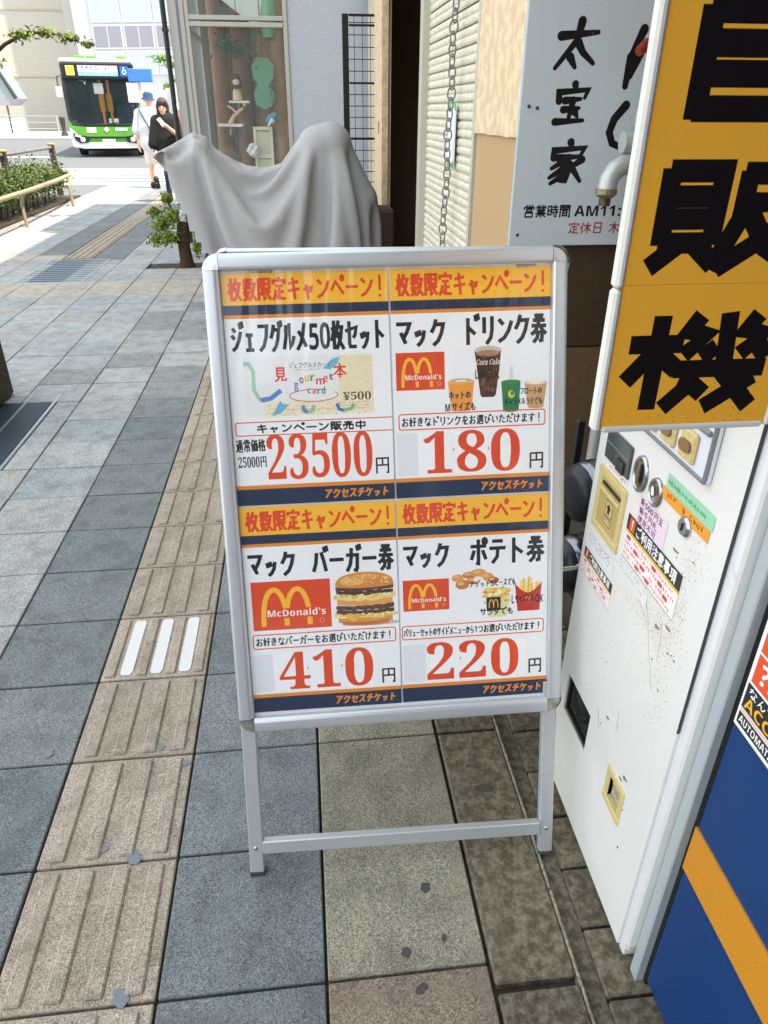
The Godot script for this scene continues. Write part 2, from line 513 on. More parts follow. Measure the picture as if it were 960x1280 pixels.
# ---------------------------------------------------------------- the scene
func _ready() -> void:
	rng.seed = 20240
	var cam := Camera3D.new()
	cam.name = "camera"
	add_child(cam)
	cam.position = Vector3(0, 1.467, 0)
	cam.rotation_degrees = Vector3(-29.4, -6.45, 0.3)
	cam.fov = 71.32
	cam.near = 0.02
	cam.far = 400.0
	var sky_mat := ProceduralSkyMaterial.new()
	sky_mat.sky_top_color = Color(0.77, 0.805, 0.835)
	sky_mat.sky_horizon_color = Color(0.94, 0.935, 0.92)
	sky_mat.sky_curve = 0.2
	sky_mat.ground_bottom_color = Color(0.4, 0.4, 0.4)
	sky_mat.ground_horizon_color = Color(0.8, 0.82, 0.84)
	sky_mat.sky_energy_multiplier = 1.0
	var sky := Sky.new()
	sky.sky_material = sky_mat
	var env := Environment.new()
	env.background_mode = Environment.BG_SKY
	env.sky = sky
	env.tonemap_mode = Environment.TONE_MAPPER_LINEAR
	env.tonemap_exposure = 3.45
	env.sdfgi_enabled = true
	env.ssao_enabled = true
	env.ssil_enabled = true
	var we := WorldEnvironment.new()
	we.name = "world_environment"
	we.environment = env
	add_child(we)
	var sun := DirectionalLight3D.new()
	sun.name = "sun"
	sun.light_energy = 0.95
	sun.light_color = Color(1.0, 0.95, 0.88)
	sun.light_angular_distance = 0.5
	sun.shadow_enabled = true
	add_child(sun)
	sun.basis = Basis.looking_at(Vector3(-0.34, -0.92, -0.2).normalized(), Vector3.UP)

	make_textures()
	build_ground()
	build_shop()
	build_near_building()
	build_street_behind()
	build_corner_building()
	build_far_buildings()
	build_board()
	build_machine()
	build_blue_cabinet()
	build_yellow_sign()
	build_shop_front()
	build_alley()
	build_bike_cover()
	build_stump()
	build_hedge()
	build_street_things()
	build_bus()
	build_people()
	build_pavement_things()

func make_textures() -> void:
	serif = SystemFont.new()
	serif.font_names = PackedStringArray(["Droid Serif"])
	serif.font_weight = 700
	sans = SystemFont.new()
	sans.font_names = PackedStringArray(["Droid Sans"])
	sans.font_weight = 700
	var cel := FastNoiseLite.TYPE_CELLULAR
	var sim := FastNoiseLite.TYPE_SIMPLEX_SMOOTH
	tex_speckle = noise_tex(cel, 0.24, 1024, [[0.0, 0.52, 0.53, 0.54], [0.25, 0.7, 0.71, 0.71], [0.5, 0.78, 0.79, 0.79], [0.78, 0.9, 0.9, 0.89], [1.0, 1.0, 1.0, 1.0]], 1, 3, FastNoiseLite.RETURN_CELL_VALUE)
	tex_speckle_height = noise_tex(cel, 0.24, 1024, [[0.0, 0.0, 0.0, 0.0], [1.0, 1.0, 1.0, 1.0]], 1, 3, FastNoiseLite.RETURN_DISTANCE)
	tex_grain = noise_tex(sim, 0.06, 512, [[0.0, 0.82, 0.82, 0.82], [1.0, 1.0, 1.0, 1.0]], 5, 5)
	tex_blotch = noise_tex(sim, 0.012, 1024, [[0.2, 0.6, 0.57, 0.52], [0.42, 0.74, 0.71, 0.66], [0.58, 0.85, 0.84, 0.8], [0.85, 1.0, 1.0, 0.98]], 6, 9)
	var rough := noise_tex(sim, 0.016, 1024, [[0.25, 0.62, 0.59, 0.54], [0.45, 0.76, 0.73, 0.68], [0.55, 0.86, 0.85, 0.81], [0.75, 1.0, 1.0, 0.98]], 8, 31)
	(rough.noise as FastNoiseLite).fractal_gain = 0.78
	tex_mottle = rough
	var worn_ := noise_tex(sim, 0.007, 1024, [[0.2, 0.85, 0.85, 0.845], [0.42, 0.93, 0.93, 0.928], [0.6, 0.98, 0.98, 0.98], [0.8, 1.0, 1.0, 1.0]], 7, 57)
	(worn_.noise as FastNoiseLite).fractal_gain = 0.66
	tex_wear = worn_
	tex_streak = noise_tex(sim, 0.02, 512, [[0.3, 0.9, 0.9, 0.9], [0.7, 1.0, 1.0, 1.0]], 4, 12)
	tex_dirt = noise_tex(sim, 0.012, 1024, [[0.0, 0.78, 0.75, 0.69], [0.08, 0.92, 0.905, 0.88], [0.18, 0.985, 0.985, 0.98], [1.0, 1.0, 1.0, 1.0]], 6, 21)

func blob(r: float, n := 10, squash := 1.0) -> ArrayMesh:
	var p := PackedVector2Array()
	var ph := rng.randf() * TAU
	for k in n * 2:
		var a := PI * k / n
		p.append(Vector2.from_angle(a) * r * (0.85 + 0.16 * sin(2 * a + ph) + 0.1 * sin(5 * a + ph * 3.0) + rng.randf_range(-0.05, 0.05)) * Vector2(1, squash))
	return prism(p, 0.0008)

# ---------------------------------------------------------------- ground
func in_view(p: Vector3, margin: float) -> bool:
	var b := Basis.from_euler(Vector3(deg_to_rad(-29.4), deg_to_rad(-6.45), deg_to_rad(0.3)))
	var q := b.transposed() * (p - Vector3(0, 1.467, 0))
	if q.z > -0.1:
		return false
	return absf(q.x / q.z) < 0.538 + margin and absf(q.y / q.z) < 0.7175 + margin

# dirt and wear trodden into the stone in uneven patches
func worn(m: StandardMaterial3D) -> StandardMaterial3D:
	m.detail_enabled = true
	m.detail_albedo = tex_wear
	m.detail_blend_mode = BaseMaterial3D.BLEND_MODE_MUL
	m.detail_uv_layer = BaseMaterial3D.DETAIL_UV_2
	m.uv2_triplanar = true
	m.uv2_world_triplanar = true
	m.uv2_scale = Vector3.ONE * 0.9
	return m

func paver_material(color: Color) -> StandardMaterial3D:
	var m := mat(color, 0.85, 0.0, tex_speckle, 2.0)
	return worn(bumped(m, tex_speckle_height, 0.06))

func build_ground() -> void:
	var road := structure("road")
	var asphalt := bumped(mat(rgb8(120, 124, 128), 0.9, 0.0, tex_speckle, 0.7), tex_speckle_height, 0.08)
	part(road, "asphalt", box(Vector3(320, 0.2, 320)), asphalt, Vector3(0, -0.2, -100))
	var white_paint := mat(rgb8(235, 236, 232), 0.7, 0.0, tex_streak, 0.9)
	for k in 6:
		block(road, "painted_stripe", white_paint, Vector3(-8.4, -0.1, -19.1 - k * 0.95), Vector3(-0.4, -0.095, -19.55 - k * 0.95))
	block(road, "painted_line", white_paint, Vector3(-12.3, -0.1, -30.6), Vector3(-8.7, -0.095, -30.2))
	for k in 4:
		block(road, "painted_line", white_paint, Vector3(-9.6, -0.1, -14.0 + k * 8.0), Vector3(-9.45, -0.095, -9.0 + k * 8.0))

	var pavement := structure("pavement")
	block(pavement, "bed", mat(rgb8(84, 76, 64), 0.95, 0.0, tex_grain, 3.0), Vector3(-3.97, -0.16, 2.5), Vector3(1.6, -0.022, -17.9))
	var kerb_stone := bumped(mat(rgb8(170, 168, 160), 0.85, 0.0, tex_speckle, 1.0), tex_speckle_height, 0.05)
	for k in 33:
		block(pavement, "kerb", kerb_stone, Vector3(-4.12, -0.16, 2.5 - k * 0.62), Vector3(-3.975, 0.0, 1.886 - k * 0.62), 0.006)
	for k in 8:
		block(pavement, "kerb", kerb_stone, Vector3(-3.96 + k * 0.7, -0.16, -18.05), Vector3(-3.266 + k * 0.7, 0.0, -17.905), 0.006)

	var cols := [0.298, -0.02, -0.342, -0.653, -0.977, -1.305, -1.63, -1.975, -2.32, -2.65, -2.98, -3.31, -3.64, -3.965]
	var blue := []
	for c in [[151, 156, 158], [144, 151, 154], [158, 161, 162], [147, 152, 153]]:
		blue.append(paver_material(rgb8(c[0], c[1], c[2])))
	var pale := []
	for c in [[214, 214, 213], [204, 206, 208], [218, 215, 212], [196, 200, 203], [209, 205, 202]]:
		pale.append(paver_material(rgb8(c[0], c[1], c[2])))
	var middling := paver_material(rgb8(182, 184, 181))
	var beige := []
	for c in [[186, 180, 158], [179, 173, 151]]:
		beige.append(paver_material(rgb8(c[0], c[1], c[2])))
	var brown := paver_material(rgb8(176, 156, 138))
	var cream := []
	for c in [[226, 215, 198], [220, 210, 196]]:
		cream.append(paver_material(rgb8(c[0], c[1], c[2])))
	var tact := []
	for c in [[212, 193, 173], [206, 189, 170], [216, 198, 179]]:
		tact.append(worn(bumped(mat(rgb8(c[0], c[1], c[2]), 0.85, 0.0, tex_speckle, 2.4), tex_speckle_height, 0.04)))
	var cells := []
	var rows := []
	var z := 0.738
	while z > -6.65:
		rows.append([z, z - 0.3])
		z -= 0.3
	rows.append([z, z - 0.33])
	rows.append([z - 0.33, z - 0.66])
	z -= 0.66
	while z > -17.7:
		rows.append([z, z - 0.3])
		z -= 0.3
	for r in rows:
		for i in cols.size() - 1:
			var x1: float = cols[i]
			var x0: float = cols[i + 1]
			var z1: float = r[0]
			var z0: float = r[1]
			var band: bool = z1 < -6.6 and z0 > -7.5
			if i == 2 and z1 > -6.6:
				continue
			if i == 8 and z1 < -8.6:
				continue
			if z1 < -3.1 and z0 > -4.25 and x0 < -1.32:
				if i == 5:
					x0 = -1.432
				else:
					if x1 > -2.2:
						continue
			if z1 < -7.35 and z0 > -8.65 and x1 < -2.0 and x0 > -2.9 and i in [7, 8]:
				continue
			if z1 < -8.0 and z0 > -8.7 and i in [4, 5]:
				if i == 5 and z0 > -8.5:
					continue
				if i == 4 and z0 > -8.5:
					x0 = -1.06
					if x1 < x0 + 0.03:
						continue
			var m: Material
			if band:
				m = cream[rng.randi() % 2]
			elif z1 < -8.5 and z0 > -9.0 and i >= 9:
				m = cream[0]
			elif i == 0:
				m = brown if (z1 > -0.5 and z1 < -0.1) else beige[rng.randi() % 2]
				if z1 < -7.5:
					m = pale[rng.randi() % 5]
			elif i == 1 or i == 3:
				m = blue[rng.randi() % 4] if z1 > -3.9 else (pale[rng.randi() % 5] if rng.randf() < 0.6 else middling)
			elif i == 7 and z1 < -8.6 or i == 9:
				m = blue[rng.randi() % 4] if z1 < -8.6 else pale[rng.randi() % 5]
			else:
				m = pale[rng.randi() % 5]
				if rng.randf() < 0.1:
					m = middling
			cells.append({"x0": x0, "x1": x1, "z0": z0, "z1": z1, "m": m, "d": Vector2((x0 + x1) / 2, (z0 + z1) / 2).length(), "seen": in_view(Vector3((x0 + x1) / 2, 0, (z0 + z1) / 2), 0.16)})
	cells.sort_custom(func(a, b): return (a.d if a.seen else a.d + 1000.0) < (b.d if b.seen else b.d + 1000.0))
	var rest := {}
	for n in cells.size():
		var c = cells[n]
		var size := Vector3(c.x1 - c.x0 - 0.006, 0.05, c.z1 - c.z0 - 0.006)
		var at := Vector3((c.x0 + c.x1) / 2, -0.025 + rng.randf_range(-0.0018, 0.0012), (c.z0 + c.z1) / 2)
		if n < 290 and c.seen:
			part(pavement, "paver", box(size, 0.0025), c.m, at, Vector3(rng.randf_range(-0.003, 0.003), 0, rng.randf_range(-0.003, 0.003)))
		else:
			if not rest.has(c.m):
				rest[c.m] = start()
			add_box(rest[c.m], at, size, 0.0)
	for m in rest:
		var o := part(pavement, "paver_field", flat(rest[m]), m)
		o.set_meta("kind", "stuff")

	# guiding blocks for the blind, each with four ribs
	var base := box(Vector3(0.305, 0.05, 0.294), 0.0025)
	var rib := start()
	for k in 4:
		var x := -0.112 + k * 0.0747
		add_box(rib, Vector3(x, 0.002, 0), Vector3(0.034, 0.008, 0.27), 0.0035)
	var ribs := flat(rib)
	var wide := start()
	for x in [-0.128, -0.037, 0.048, 0.128]:
		add_box(wide, Vector3(x, 0.002, 0), Vector3(0.03, 0.008, 0.27), 0.0035)
	var ribs_white := flat(wide)
	var bar_white := mat(rgb8(236, 235, 231), 0.6, 0.0, tex_grain, 6.0)
	var bar := prism(PackedVector2Array([Vector2(-0.018, -0.118), Vector2(-0.012, -0.13), Vector2(0.012, -0.13), Vector2(0.018, -0.118), Vector2(0.018, 0.118), Vector2(0.012, 0.13), Vector2(-0.012, 0.13), Vector2(-0.018, 0.118)]), 0.006)
	var zz := 0.588
	while zz > -6.7:
		var t := part(pavement, "guiding_block", base, tact[rng.randi() % 3], Vector3(-0.4975, -0.0255, zz))
		var white: bool = absf(zz + 1.812) < 0.05
		part(t, "rib", ribs_white if white else ribs, t.material_override, Vector3(0, 0.0255, 0))
		if white:
			for x in [-0.082, 0.005, 0.088]:
				part(t, "white_bar", bar, bar_white, Vector3(x, 0.0245, 0.0), Vector3(-PI / 2, 0, 0))
		zz -= 0.3
	zz = -8.85
	while zz > -17.8:
		var t := part(pavement, "guiding_block", base, tact[rng.randi() % 3], Vector3(-2.485, -0.0255, zz))
		part(t, "rib", ribs, t.material_override, Vector3(0, 0.0255, 0))
		zz -= 0.3

	# the weathered kerb stones and bricks along the shop
	var stone := bumped(mat(rgb8(134, 127, 111), 0.8, 0.0, tex_mottle, 1.6), tex_mottle, 0.25)
	var stone2 := bumped(mat(rgb8(122, 116, 102), 0.85, 0.0, tex_mottle, 1.9), tex_mottle, 0.25)
	var k0 := 0
	for zs in [0.6, -0.07, -0.722, -1.364, -2.0, -2.66, -3.3, -3.95, -4.6, -5.25, -5.9]:
		block(pavement, "edge_stone", stone if k0 % 2 == 0 else stone2, Vector3(0.303, -0.06, zs), Vector3(0.463, 0.002 + 0.002 * (k0 % 2), zs - 0.634), 0.004)
		k0 += 1
	var rim := bumped(mat(rgb8(176, 172, 158), 0.85, 0.0, tex_blotch, 6.0), tex_grain, 0.3)
	for k in 14:
		block(pavement, "gutter_lip", rim, Vector3(0.4635, -0.05, 0.6 - k * 0.5), Vector3(0.4685, 0.004 + rng.randf() * 0.003, 0.106 - k * 0.5), 0.001)
	block(pavement, "gutter", stone2, Vector3(0.469, -0.02, 0.6), Vector3(0.507, -0.009, -2.7))
	var zb := 0.5
	while zb > -2.75:
		var d := 0.115 + rng.randf() * 0.02
		block(pavement, "brick", stone2 if rng.randf() < 0.6 else stone, Vector3(0.508, -0.06, zb), Vector3(0.8, -0.004 + rng.randf() * 0.004, zb - d), 0.004)
		zb -= d + 0.007

	# the kerbs and pavements across the side street and across the main road
	var far_paving := mat(rgb8(196, 194, 188), 0.9, 0.0, tex_grain, 0.8)
	var across := structure("pavement_across_side_street")
	block(across, "slab", far_paving, Vector3(-4.1, -0.1, -28.5), Vector3(20, 0.02, -70), 0.01)
	var opposite := structure("pavement_across_road")
	block(opposite, "slab", far_paving, Vector3(-60, -0.1, -48), Vector3(-10.5, 0.02, -60), 0.02)

	# worn dark and bluish marks on the paving
	var chip := mat(rgb8(134, 142, 148), 0.9, 0.0, tex_grain, 8.0)
	var gum := mat(rgb8(84, 80, 74), 0.9, 0.0, tex_grain, 8.0)
	for p in [[-0.512, -1.1, 0.012, 0], [-0.44, -1.07, 0.02, 0], [-0.372, -1.41, 0.012, 0], [-0.43, -1.39, 0.011, 0], [-0.40, -1.22, 0.009, 0], [-0.47, -1.16, 0.011, 0], [-0.60, -0.95, 0.01, 0], [-0.41, -0.775, 0.02, 0], [-0.36, -1.33, 0.012, 0], [-0.72, -1.4, 0.016, 0], [-0.45, -1.53, 0.005, 1],
			[0.20, -0.93, 0.014, 1], [0.14, -0.8, 0.012, 1], [0.22, -0.82, 0.008, 1], [0.385, -1.17, 0.02, 1], [0.16, -0.73, 0.012, 1], [0.5, -1.3, 0.012, 1], [0.36, -1.24, 0.006, 1]]:
		part(pavement, "stain", blob(p[2] * 0.85, 13, 1.3), gum if p[3] else chip, Vector3(p[0], 0.0012 if p[0] < 0.29 else 0.0048, p[1]), Vector3(-PI / 2, rng.randf() * 3.0, 0))
	for k in 18:
		var x := rng.randf_range(-3.0, -0.7)
		part(pavement, "stain", blob(rng.randf_range(0.004, 0.012), 8, 0.8), chip if k % 3 else bar_white, Vector3(x, 0.0012, rng.randf_range(-6.0, -1.2)), Vector3(-PI / 2, rng.randf() * 3.0, 0))

# things let into the pavement
func build_pavement_things() -> void:
	var steel := mat(rgb8(96, 112, 126), 0.5, 0.6, tex_grain, 4.0)
	var pale_steel := mat(rgb8(170, 182, 192), 0.45, 0.6, tex_grain, 4.0)
	var g := thing("drain_grating", "blue grey steel drain grating with pale frame beside stone planter", "grating", Vector3(-1.78, 0, -3.67))
	block(g, "pit_floor", mat(rgb8(122, 122, 118), 0.9), Vector3(-0.34, -0.02, -0.5), Vector3(0.33, -0.017, 0.5))
	for s in [-1, 1]:
		block(g, "frame", pale_steel, Vector3(s * 0.345 - 0.02, -0.021, -0.515), Vector3(s * 0.345 + 0.0, 0.002, 0.515), 0.002)
		block(g, "frame", pale_steel, Vector3(-0.365, -0.021, s * 0.51 - 0.006), Vector3(0.345, 0.001, s * 0.51 + 0.006), 0.002)
	for k in 52:
		var x := -0.325 + k * 0.0124
		var light := k % 14 == 12
		block(g, "bar", pale_steel if light else steel, Vector3(x, -0.0165, -0.5), Vector3(x + (0.009 if light else 0.006), 0.001 if light else -0.002, 0.5))
	var h := thing("manhole_hatch", "ribbed steel hatch with pale frame let into far pavement", "hatch", Vector3(-2.43, 0, -7.99))
	block(h, "plate", mat(rgb8(150, 158, 162), 0.55, 0.4, tex_grain, 3.0), Vector3(-0.3, -0.021, -0.6), Vector3(0.29, -0.004, 0.6))
	for k in 24:
		part(h, "rib", box(Vector3(0.58, 0.006, 0.014)), pale_steel if k % 2 else steel, Vector3(-0.005, -0.002, -0.575 + k * 0.05))
	for s in [-1, 1]:
		block(h, "frame", pale_steel, Vector3(-0.005 + s * 0.31 - 0.012, -0.021, -0.63), Vector3(-0.005 + s * 0.31 + 0.012, 0.003, 0.63), 0.002)
		block(h, "frame", pale_steel, Vector3(-0.292, -0.021, s * 0.617 - 0.012), Vector3(0.282, 0.002, s * 0.617 + 0.012), 0.002)
	var b := thing("stone_planter", "dark mossy stone planter standing beside the drain grating", "planter", Vector3(-2.0, 0.0, -3.86))
	var moss := bumped(mat(rgb8(78, 74, 60), 0.85, 0.0, tex_blotch, 5.0), tex_grain, 0.6)
	block(b, "trough", moss, Vector3(-0.3, 0.003, -0.36), Vector3(0.285, 0.375, 0.42), 0.012)
	block(b, "soil", mat(rgb8(70, 56, 42), 0.95, 0.0, tex_grain, 8.0), Vector3(-0.25, 0.376, -0.31), Vector3(0.235, 0.38, 0.37))
# ---------------------------------------------------------------- the sandwich board
const PW := 640.0
const PH := 904.0
var red_ink := rgb8(226, 70, 10)
var orange_ink := rgb8(232, 140, 34)
var yellow_ink := rgb8(252, 190, 46)
var navy_ink := rgb8(6, 36, 72)
var black_ink := rgb8(8, 6, 6)

func golden_arches(p, x: float, y: float, w: float, h: float, c: Color) -> void:
	for s in 2:
		var q := PackedVector2Array()
		for k in 15:
			var t := PI * k / 14
			q.append(Vector2(x + w * (0.27 + 0.46 * s) - cos(t) * w * 0.23, y + h * (1.0 - 0.96 * pow(sin(t), 0.75))))
		p.line(q, w * 0.1, c)

func logo(p, x: float, y: float, w: float, h: float) -> void:
	p.rect(x, y, w, h, red_ink)
	golden_arches(p, x + w * 0.11, y + h * 0.14, w * 0.64, h * 0.78, yellow_ink)
	p.rect(x + w * 0.2, y + h * 0.56, w * 0.62, h * 0.2, red_ink)
	p.latin("McDonald's", x + w * 0.19, y + h * 0.58, w * 0.74, h * 0.15, sans, rgb8(250, 248, 244))
	p.frame(x + w * 0.85, y + h * 0.8, h * 0.09, h * 0.09, h * 0.044, 1.4, rgb8(250, 220, 200))

func burger(p, x: float, y: float, w: float, h: float) -> void:
	var g := RandomNumberGenerator.new()
	g.seed = 7
	var slab := func(y0: float, y1: float, ins: float, c: Color, wav: float) -> void:
		var q := PackedVector2Array()
		for k in 17:
			q.append(Vector2(x + w * (ins + (1 - 2 * ins) * k / 16.0), y + h * (y0 + sin(PI * k / 16.0) * 0.03) + g.randf_range(-wav, wav)))
		for k in 17:
			q.append(Vector2(x + w * (1 - ins - (1 - 2 * ins) * k / 16.0), y + h * (y1 + sin(PI * k / 16.0) * 0.03) + g.randf_range(-wav, wav)))
		p.poly(q, c)
	p.disc(Vector2(x + w * 0.62, y + h * 0.965), w * 0.48, h * 0.04, rgb8(196, 186, 180))
	slab.call(0.80, 0.93, 0.06, rgb8(222, 150, 62), 1.0)
	slab.call(0.90, 0.97, 0.12, rgb8(196, 112, 36), 1.0)
	slab.call(0.74, 0.83, 0.0, rgb8(238, 206, 104), 5.0)
	p.poly(PackedVector2Array([Vector2(x + w * 0.1, y + h * 0.78), Vector2(x + w * 0.46, y + h * 0.78), Vector2(x + w * 0.3, y + h * 0.93)]), rgb8(246, 178, 48))
	slab.call(0.69, 0.76, 0.03, rgb8(84, 48, 38), 3.0)
	slab.call(0.60, 0.68, 0.03, rgb8(96, 56, 42), 3.0)
	slab.call(0.49, 0.60, 0.05, rgb8(232, 164, 84), 1.0)
	slab.call(0.40, 0.50, 0.0, rgb8(240, 216, 130), 5.0)
	slab.call(0.33, 0.40, 0.04, rgb8(82, 46, 36), 3.0)
	slab.call(0.25, 0.33, 0.03, rgb8(98, 58, 44), 3.0)
	for k in 70:
		var yy: float = [0.28, 0.36, 0.63, 0.71][k % 4] + g.randf_range(0.0, 0.04)
		p.disc(Vector2(x + w * g.randf_range(0.08, 0.92), y + h * (yy + 0.02)), w * 0.018, h * 0.008, [rgb8(142, 98, 82), rgb8(48, 28, 24), rgb8(118, 72, 54)][k % 3], 8)
	for k in 46:
		var yy: float = 0.42 if k % 2 else 0.77
		p.disc(Vector2(x + w * g.randf_range(0.0, 1.0), y + h * (yy + g.randf_range(0.0, 0.08))), w * g.randf_range(0.015, 0.04), h * 0.016, [rgb8(250, 238, 180), rgb8(214, 176, 66), rgb8(250, 246, 222), rgb8(190, 190, 84)][g.randi() % 4], 8)
	var bun := PackedVector2Array()
	for k in 25:
		var t := PI * k / 24
		bun.append(Vector2(x + w * (0.5 - cos(t) * 0.47), y + h * (0.26 - 0.25 * pow(sin(t), 0.7))))
	for k in 9:
		bun.append(Vector2(x + w * (0.97 - 0.94 * k / 8.0), y + h * (0.27 + 0.035 * sin(PI * k / 8.0))))
	p.poly(bun, rgb8(218, 142, 58))
	p.disc(Vector2(x + w * 0.3, y + h * 0.17), w * 0.2, h * 0.08, rgb8(238, 180, 100))
	p.disc(Vector2(x + w * 0.5, y + h * 0.1), w * 0.25, h * 0.05, rgb8(230, 164, 82))
	for k in 44:
		var sx := g.randf_range(0.18, 0.9)
		p.disc(Vector2(x + w * sx, y + h * g.randf_range(0.05 + 0.4 * (sx - 0.5) * (sx - 0.5), 0.23)), w * 0.014, h * 0.011, rgb8(250, 226, 172), 8)

func cup(p, x: float, y: float, w: float, h: float, narrow: float, c: Color, rim: Color) -> void:
	p.poly(PackedVector2Array([Vector2(x, y), Vector2(x + w, y), Vector2(x + w * (1 - narrow), y + h), Vector2(x + w * narrow, y + h)]), c)
	p.disc(Vector2(x + w / 2, y + h), w * (0.5 - narrow), h * 0.05, c)
	p.disc(Vector2(x + w / 2, y), w * 0.5, w * 0.1, rim)

func poster(kind: int) -> ImageTexture:
	var p := Print.new(self, PW, PH, 1.0, rgb8(246, 246, 247))
	var g := RandomNumberGenerator.new()
	g.seed = 40 + kind
	p.rect(0, 0, PW, 118, yellow_ink)
	p.text("枚数限定キャンペーン", 22, 16, 562, 88, 11.5, red_ink)
	p.glyph("！", 588, 16, 40, 88, 10, red_ink)
	p.rect(0, 118, PW, 36, navy_ink)
	p.rect(0, 154, PW, 14, orange_ink)
	p.rect(0, 822, PW, 16, orange_ink)
	p.rect(0, 838, PW, 66, navy_ink)
	p.text("アクセスチケット", 352, 850, 268, 38, 7.5, orange_ink, 0.12)
	var box_y := 562.0
	if kind == 0:
		p.text("ジェフグルメ", 20, 182, 300, 116, 13.5, black_ink)
		p.latin("50", 324, 190, 82, 104, sans, black_ink)
		p.text("枚セット", 408, 182, 218, 116, 13.5, black_ink)
		# the sample gift card
		p.rect(60, 312, 500, 236, rgb8(240, 238, 236))
		p.rect(430, 318, 138, 222, rgb8(240, 226, 190))
		p.rect(130, 486, 430, 62, rgb8(244, 234, 208))
		for k in 900:
			var at := Vector2(g.randf_range(432, 566), g.randf_range(320, 538)) if k % 3 else Vector2(g.randf_range(134, 556), g.randf_range(488, 546))
			p.rect(at.x, at.y, 4, 4, [rgb8(226, 200, 140), rgb8(246, 238, 214), rgb8(232, 212, 160)][k % 3])
		p.line(PackedVector2Array([Vector2(62, 338), Vector2(84, 342), Vector2(98, 370), Vector2(96, 440), Vector2(116, 478), Vector2(140, 484)]), 15, rgb8(160, 208, 170))
		p.line(PackedVector2Array([Vector2(62, 338), Vector2(84, 340)]), 15, rgb8(150, 196, 220))
		p.line(PackedVector2Array([Vector2(120, 482), Vector2(160, 476), Vector2(202, 446)]), 18, rgb8(84, 138, 204))
		p.poly(PackedVector2Array([Vector2(160, 546), Vector2(196, 486), Vector2(206, 500), Vector2(232, 502), Vector2(196, 536)]), rgb8(110, 180, 214))
		p.poly(PackedVector2Array([Vector2(370, 366), Vector2(410, 330), Vector2(440, 322), Vector2(430, 350), Vector2(400, 372)]), rgb8(110, 190, 220))
		p.line(PackedVector2Array([Vector2(284, 508), Vector2(290, 530), Vector2(304, 536)]), 14, rgb8(80, 140, 204))
		p.line(PackedVector2Array([Vector2(304, 536), Vector2(322, 530), Vector2(330, 508)]), 14, rgb8(150, 200, 150))
		p.line(PackedVector2Array([Vector2(420, 506), Vector2(428, 528), Vector2(446, 534)]), 13, rgb8(70, 110, 190))
		p.line(PackedVector2Array([Vector2(446, 534), Vector2(476, 528), Vector2(490, 510)]), 13, rgb8(130, 190, 140))
		p.text("見", 176, 356, 56, 56, 6.5, rgb8(222, 58, 36))
		p.text("本", 408, 346, 60, 60, 6.5, rgb8(222, 58, 36))
		p.text("ジェフグルメカード", 236, 340, 170, 22, 2.4, rgb8(120, 120, 124))
		p.small_print(262, 366, 110, 1, 11, rgb8(150, 150, 154), 3)
		var ring := PackedVector2Array()
		for k in 25:
			var t := TAU * (0.08 + 0.92 * k / 24.0) - 1.0
			ring.append(Vector2(330 + cos(t) * 96, 470 + sin(t) * 24))
		p.line(ring, 3.4, rgb8(214, 96, 84))
		var word := "gourmet"
		var inks := [rgb8(40, 130, 196), rgb8(120, 120, 120), rgb8(238, 178, 30), rgb8(92, 160, 60), rgb8(214, 70, 60), rgb8(230, 110, 50), rgb8(110, 124, 120)]
		for k in 7:
			p.latin(word[k], 254 + k * 22 + (0 if k < 5 else 8), 430 - [0, 20, 26, 28, 14, 22, 30][k] - 12, 34.0 if k == 4 else 17.0, 34.0 if k == 0 else 24.0, sans, inks[k])
		for k in 4:
			p.latin("card"[k], 306 + k * 19, 444 + [-2, 0, 2, -8][k], 14, 20.0 if k < 3 else 30.0, sans, [rgb8(90, 150, 140), rgb8(220, 90, 60), rgb8(70, 150, 200), rgb8(60, 140, 70)][k])
		p.small_print(290, 494, 78, 1, 10, rgb8(190, 190, 192), 5)
		p.latin("¥500", 446, 462, 112, 32, serif, rgb8(96, 78, 60))
		p.small_print(420, 500, 140, 3, 11, rgb8(170, 140, 100), 8)
		p.small_print(210, 520, 180, 1, 12, rgb8(214, 120, 90), 9)
		p.frame(14, 568, 640, 52, 8, 4, red_ink)
		p.text("キャンペーン販売中", 92, 576, 444, 36, 6.2, black_ink)
		p.text("通常価格", 8, 634, 118, 52, 5.0, black_ink)
		p.latin("25000", 14, 704, 84, 44, serif, black_ink)
		p.text("円", 100, 702, 28, 48, 4, black_ink)
		p.latin("23500", 130, 620, 424, 184, serif, red_ink)
		p.text("円", 560, 726, 68, 72, 6.5, black_ink)
	else:
		var title: String = ["", "ドリンク券", "バーガー券", "ポテト券"][kind]
		p.text("マック", 14, 188, 206, 108, 15, black_ink)
		p.text(title, 284 if kind != 3 else 300, 180, 344 if kind != 3 else 328, 118, 15, black_ink)
		p.rect(8, 640, 86 if kind != 3 else 96, 170, rgb8(232, 233, 236))
		for k in 3:
			p.rect((112 if kind == 3 else 96) + k * 146, 636, 140, 178, rgb8(250, 250, 250))
			if k:
				p.disc(Vector2((111 if kind == 3 else 95) + k * 146, 712), 2.4, 6, rgb8(90, 90, 90), 8)
	if kind == 1:
		logo(p, 14, 318, 196, 148)
		p.latin("180", 118, 634, 400, 176, serif, red_ink)
		cup(p, 222, 436, 108, 116, 0.12, rgb8(240, 156, 58), rgb8(226, 196, 160))
		p.disc(Vector2(276, 436), 44, 9, rgb8(214, 166, 118))
		p.disc(Vector2(276, 436), 26, 5, rgb8(240, 226, 210))
		p.poly(PackedVector2Array([Vector2(332, 318), Vector2(440, 318), Vector2(434, 380), Vector2(418, 494), Vector2(410, 504), Vector2(362, 504), Vector2(354, 494), Vector2(340, 380)]), rgb8(66, 34, 24))
		p.disc(Vector2(386, 318), 54, 17, rgb8(206, 192, 176))
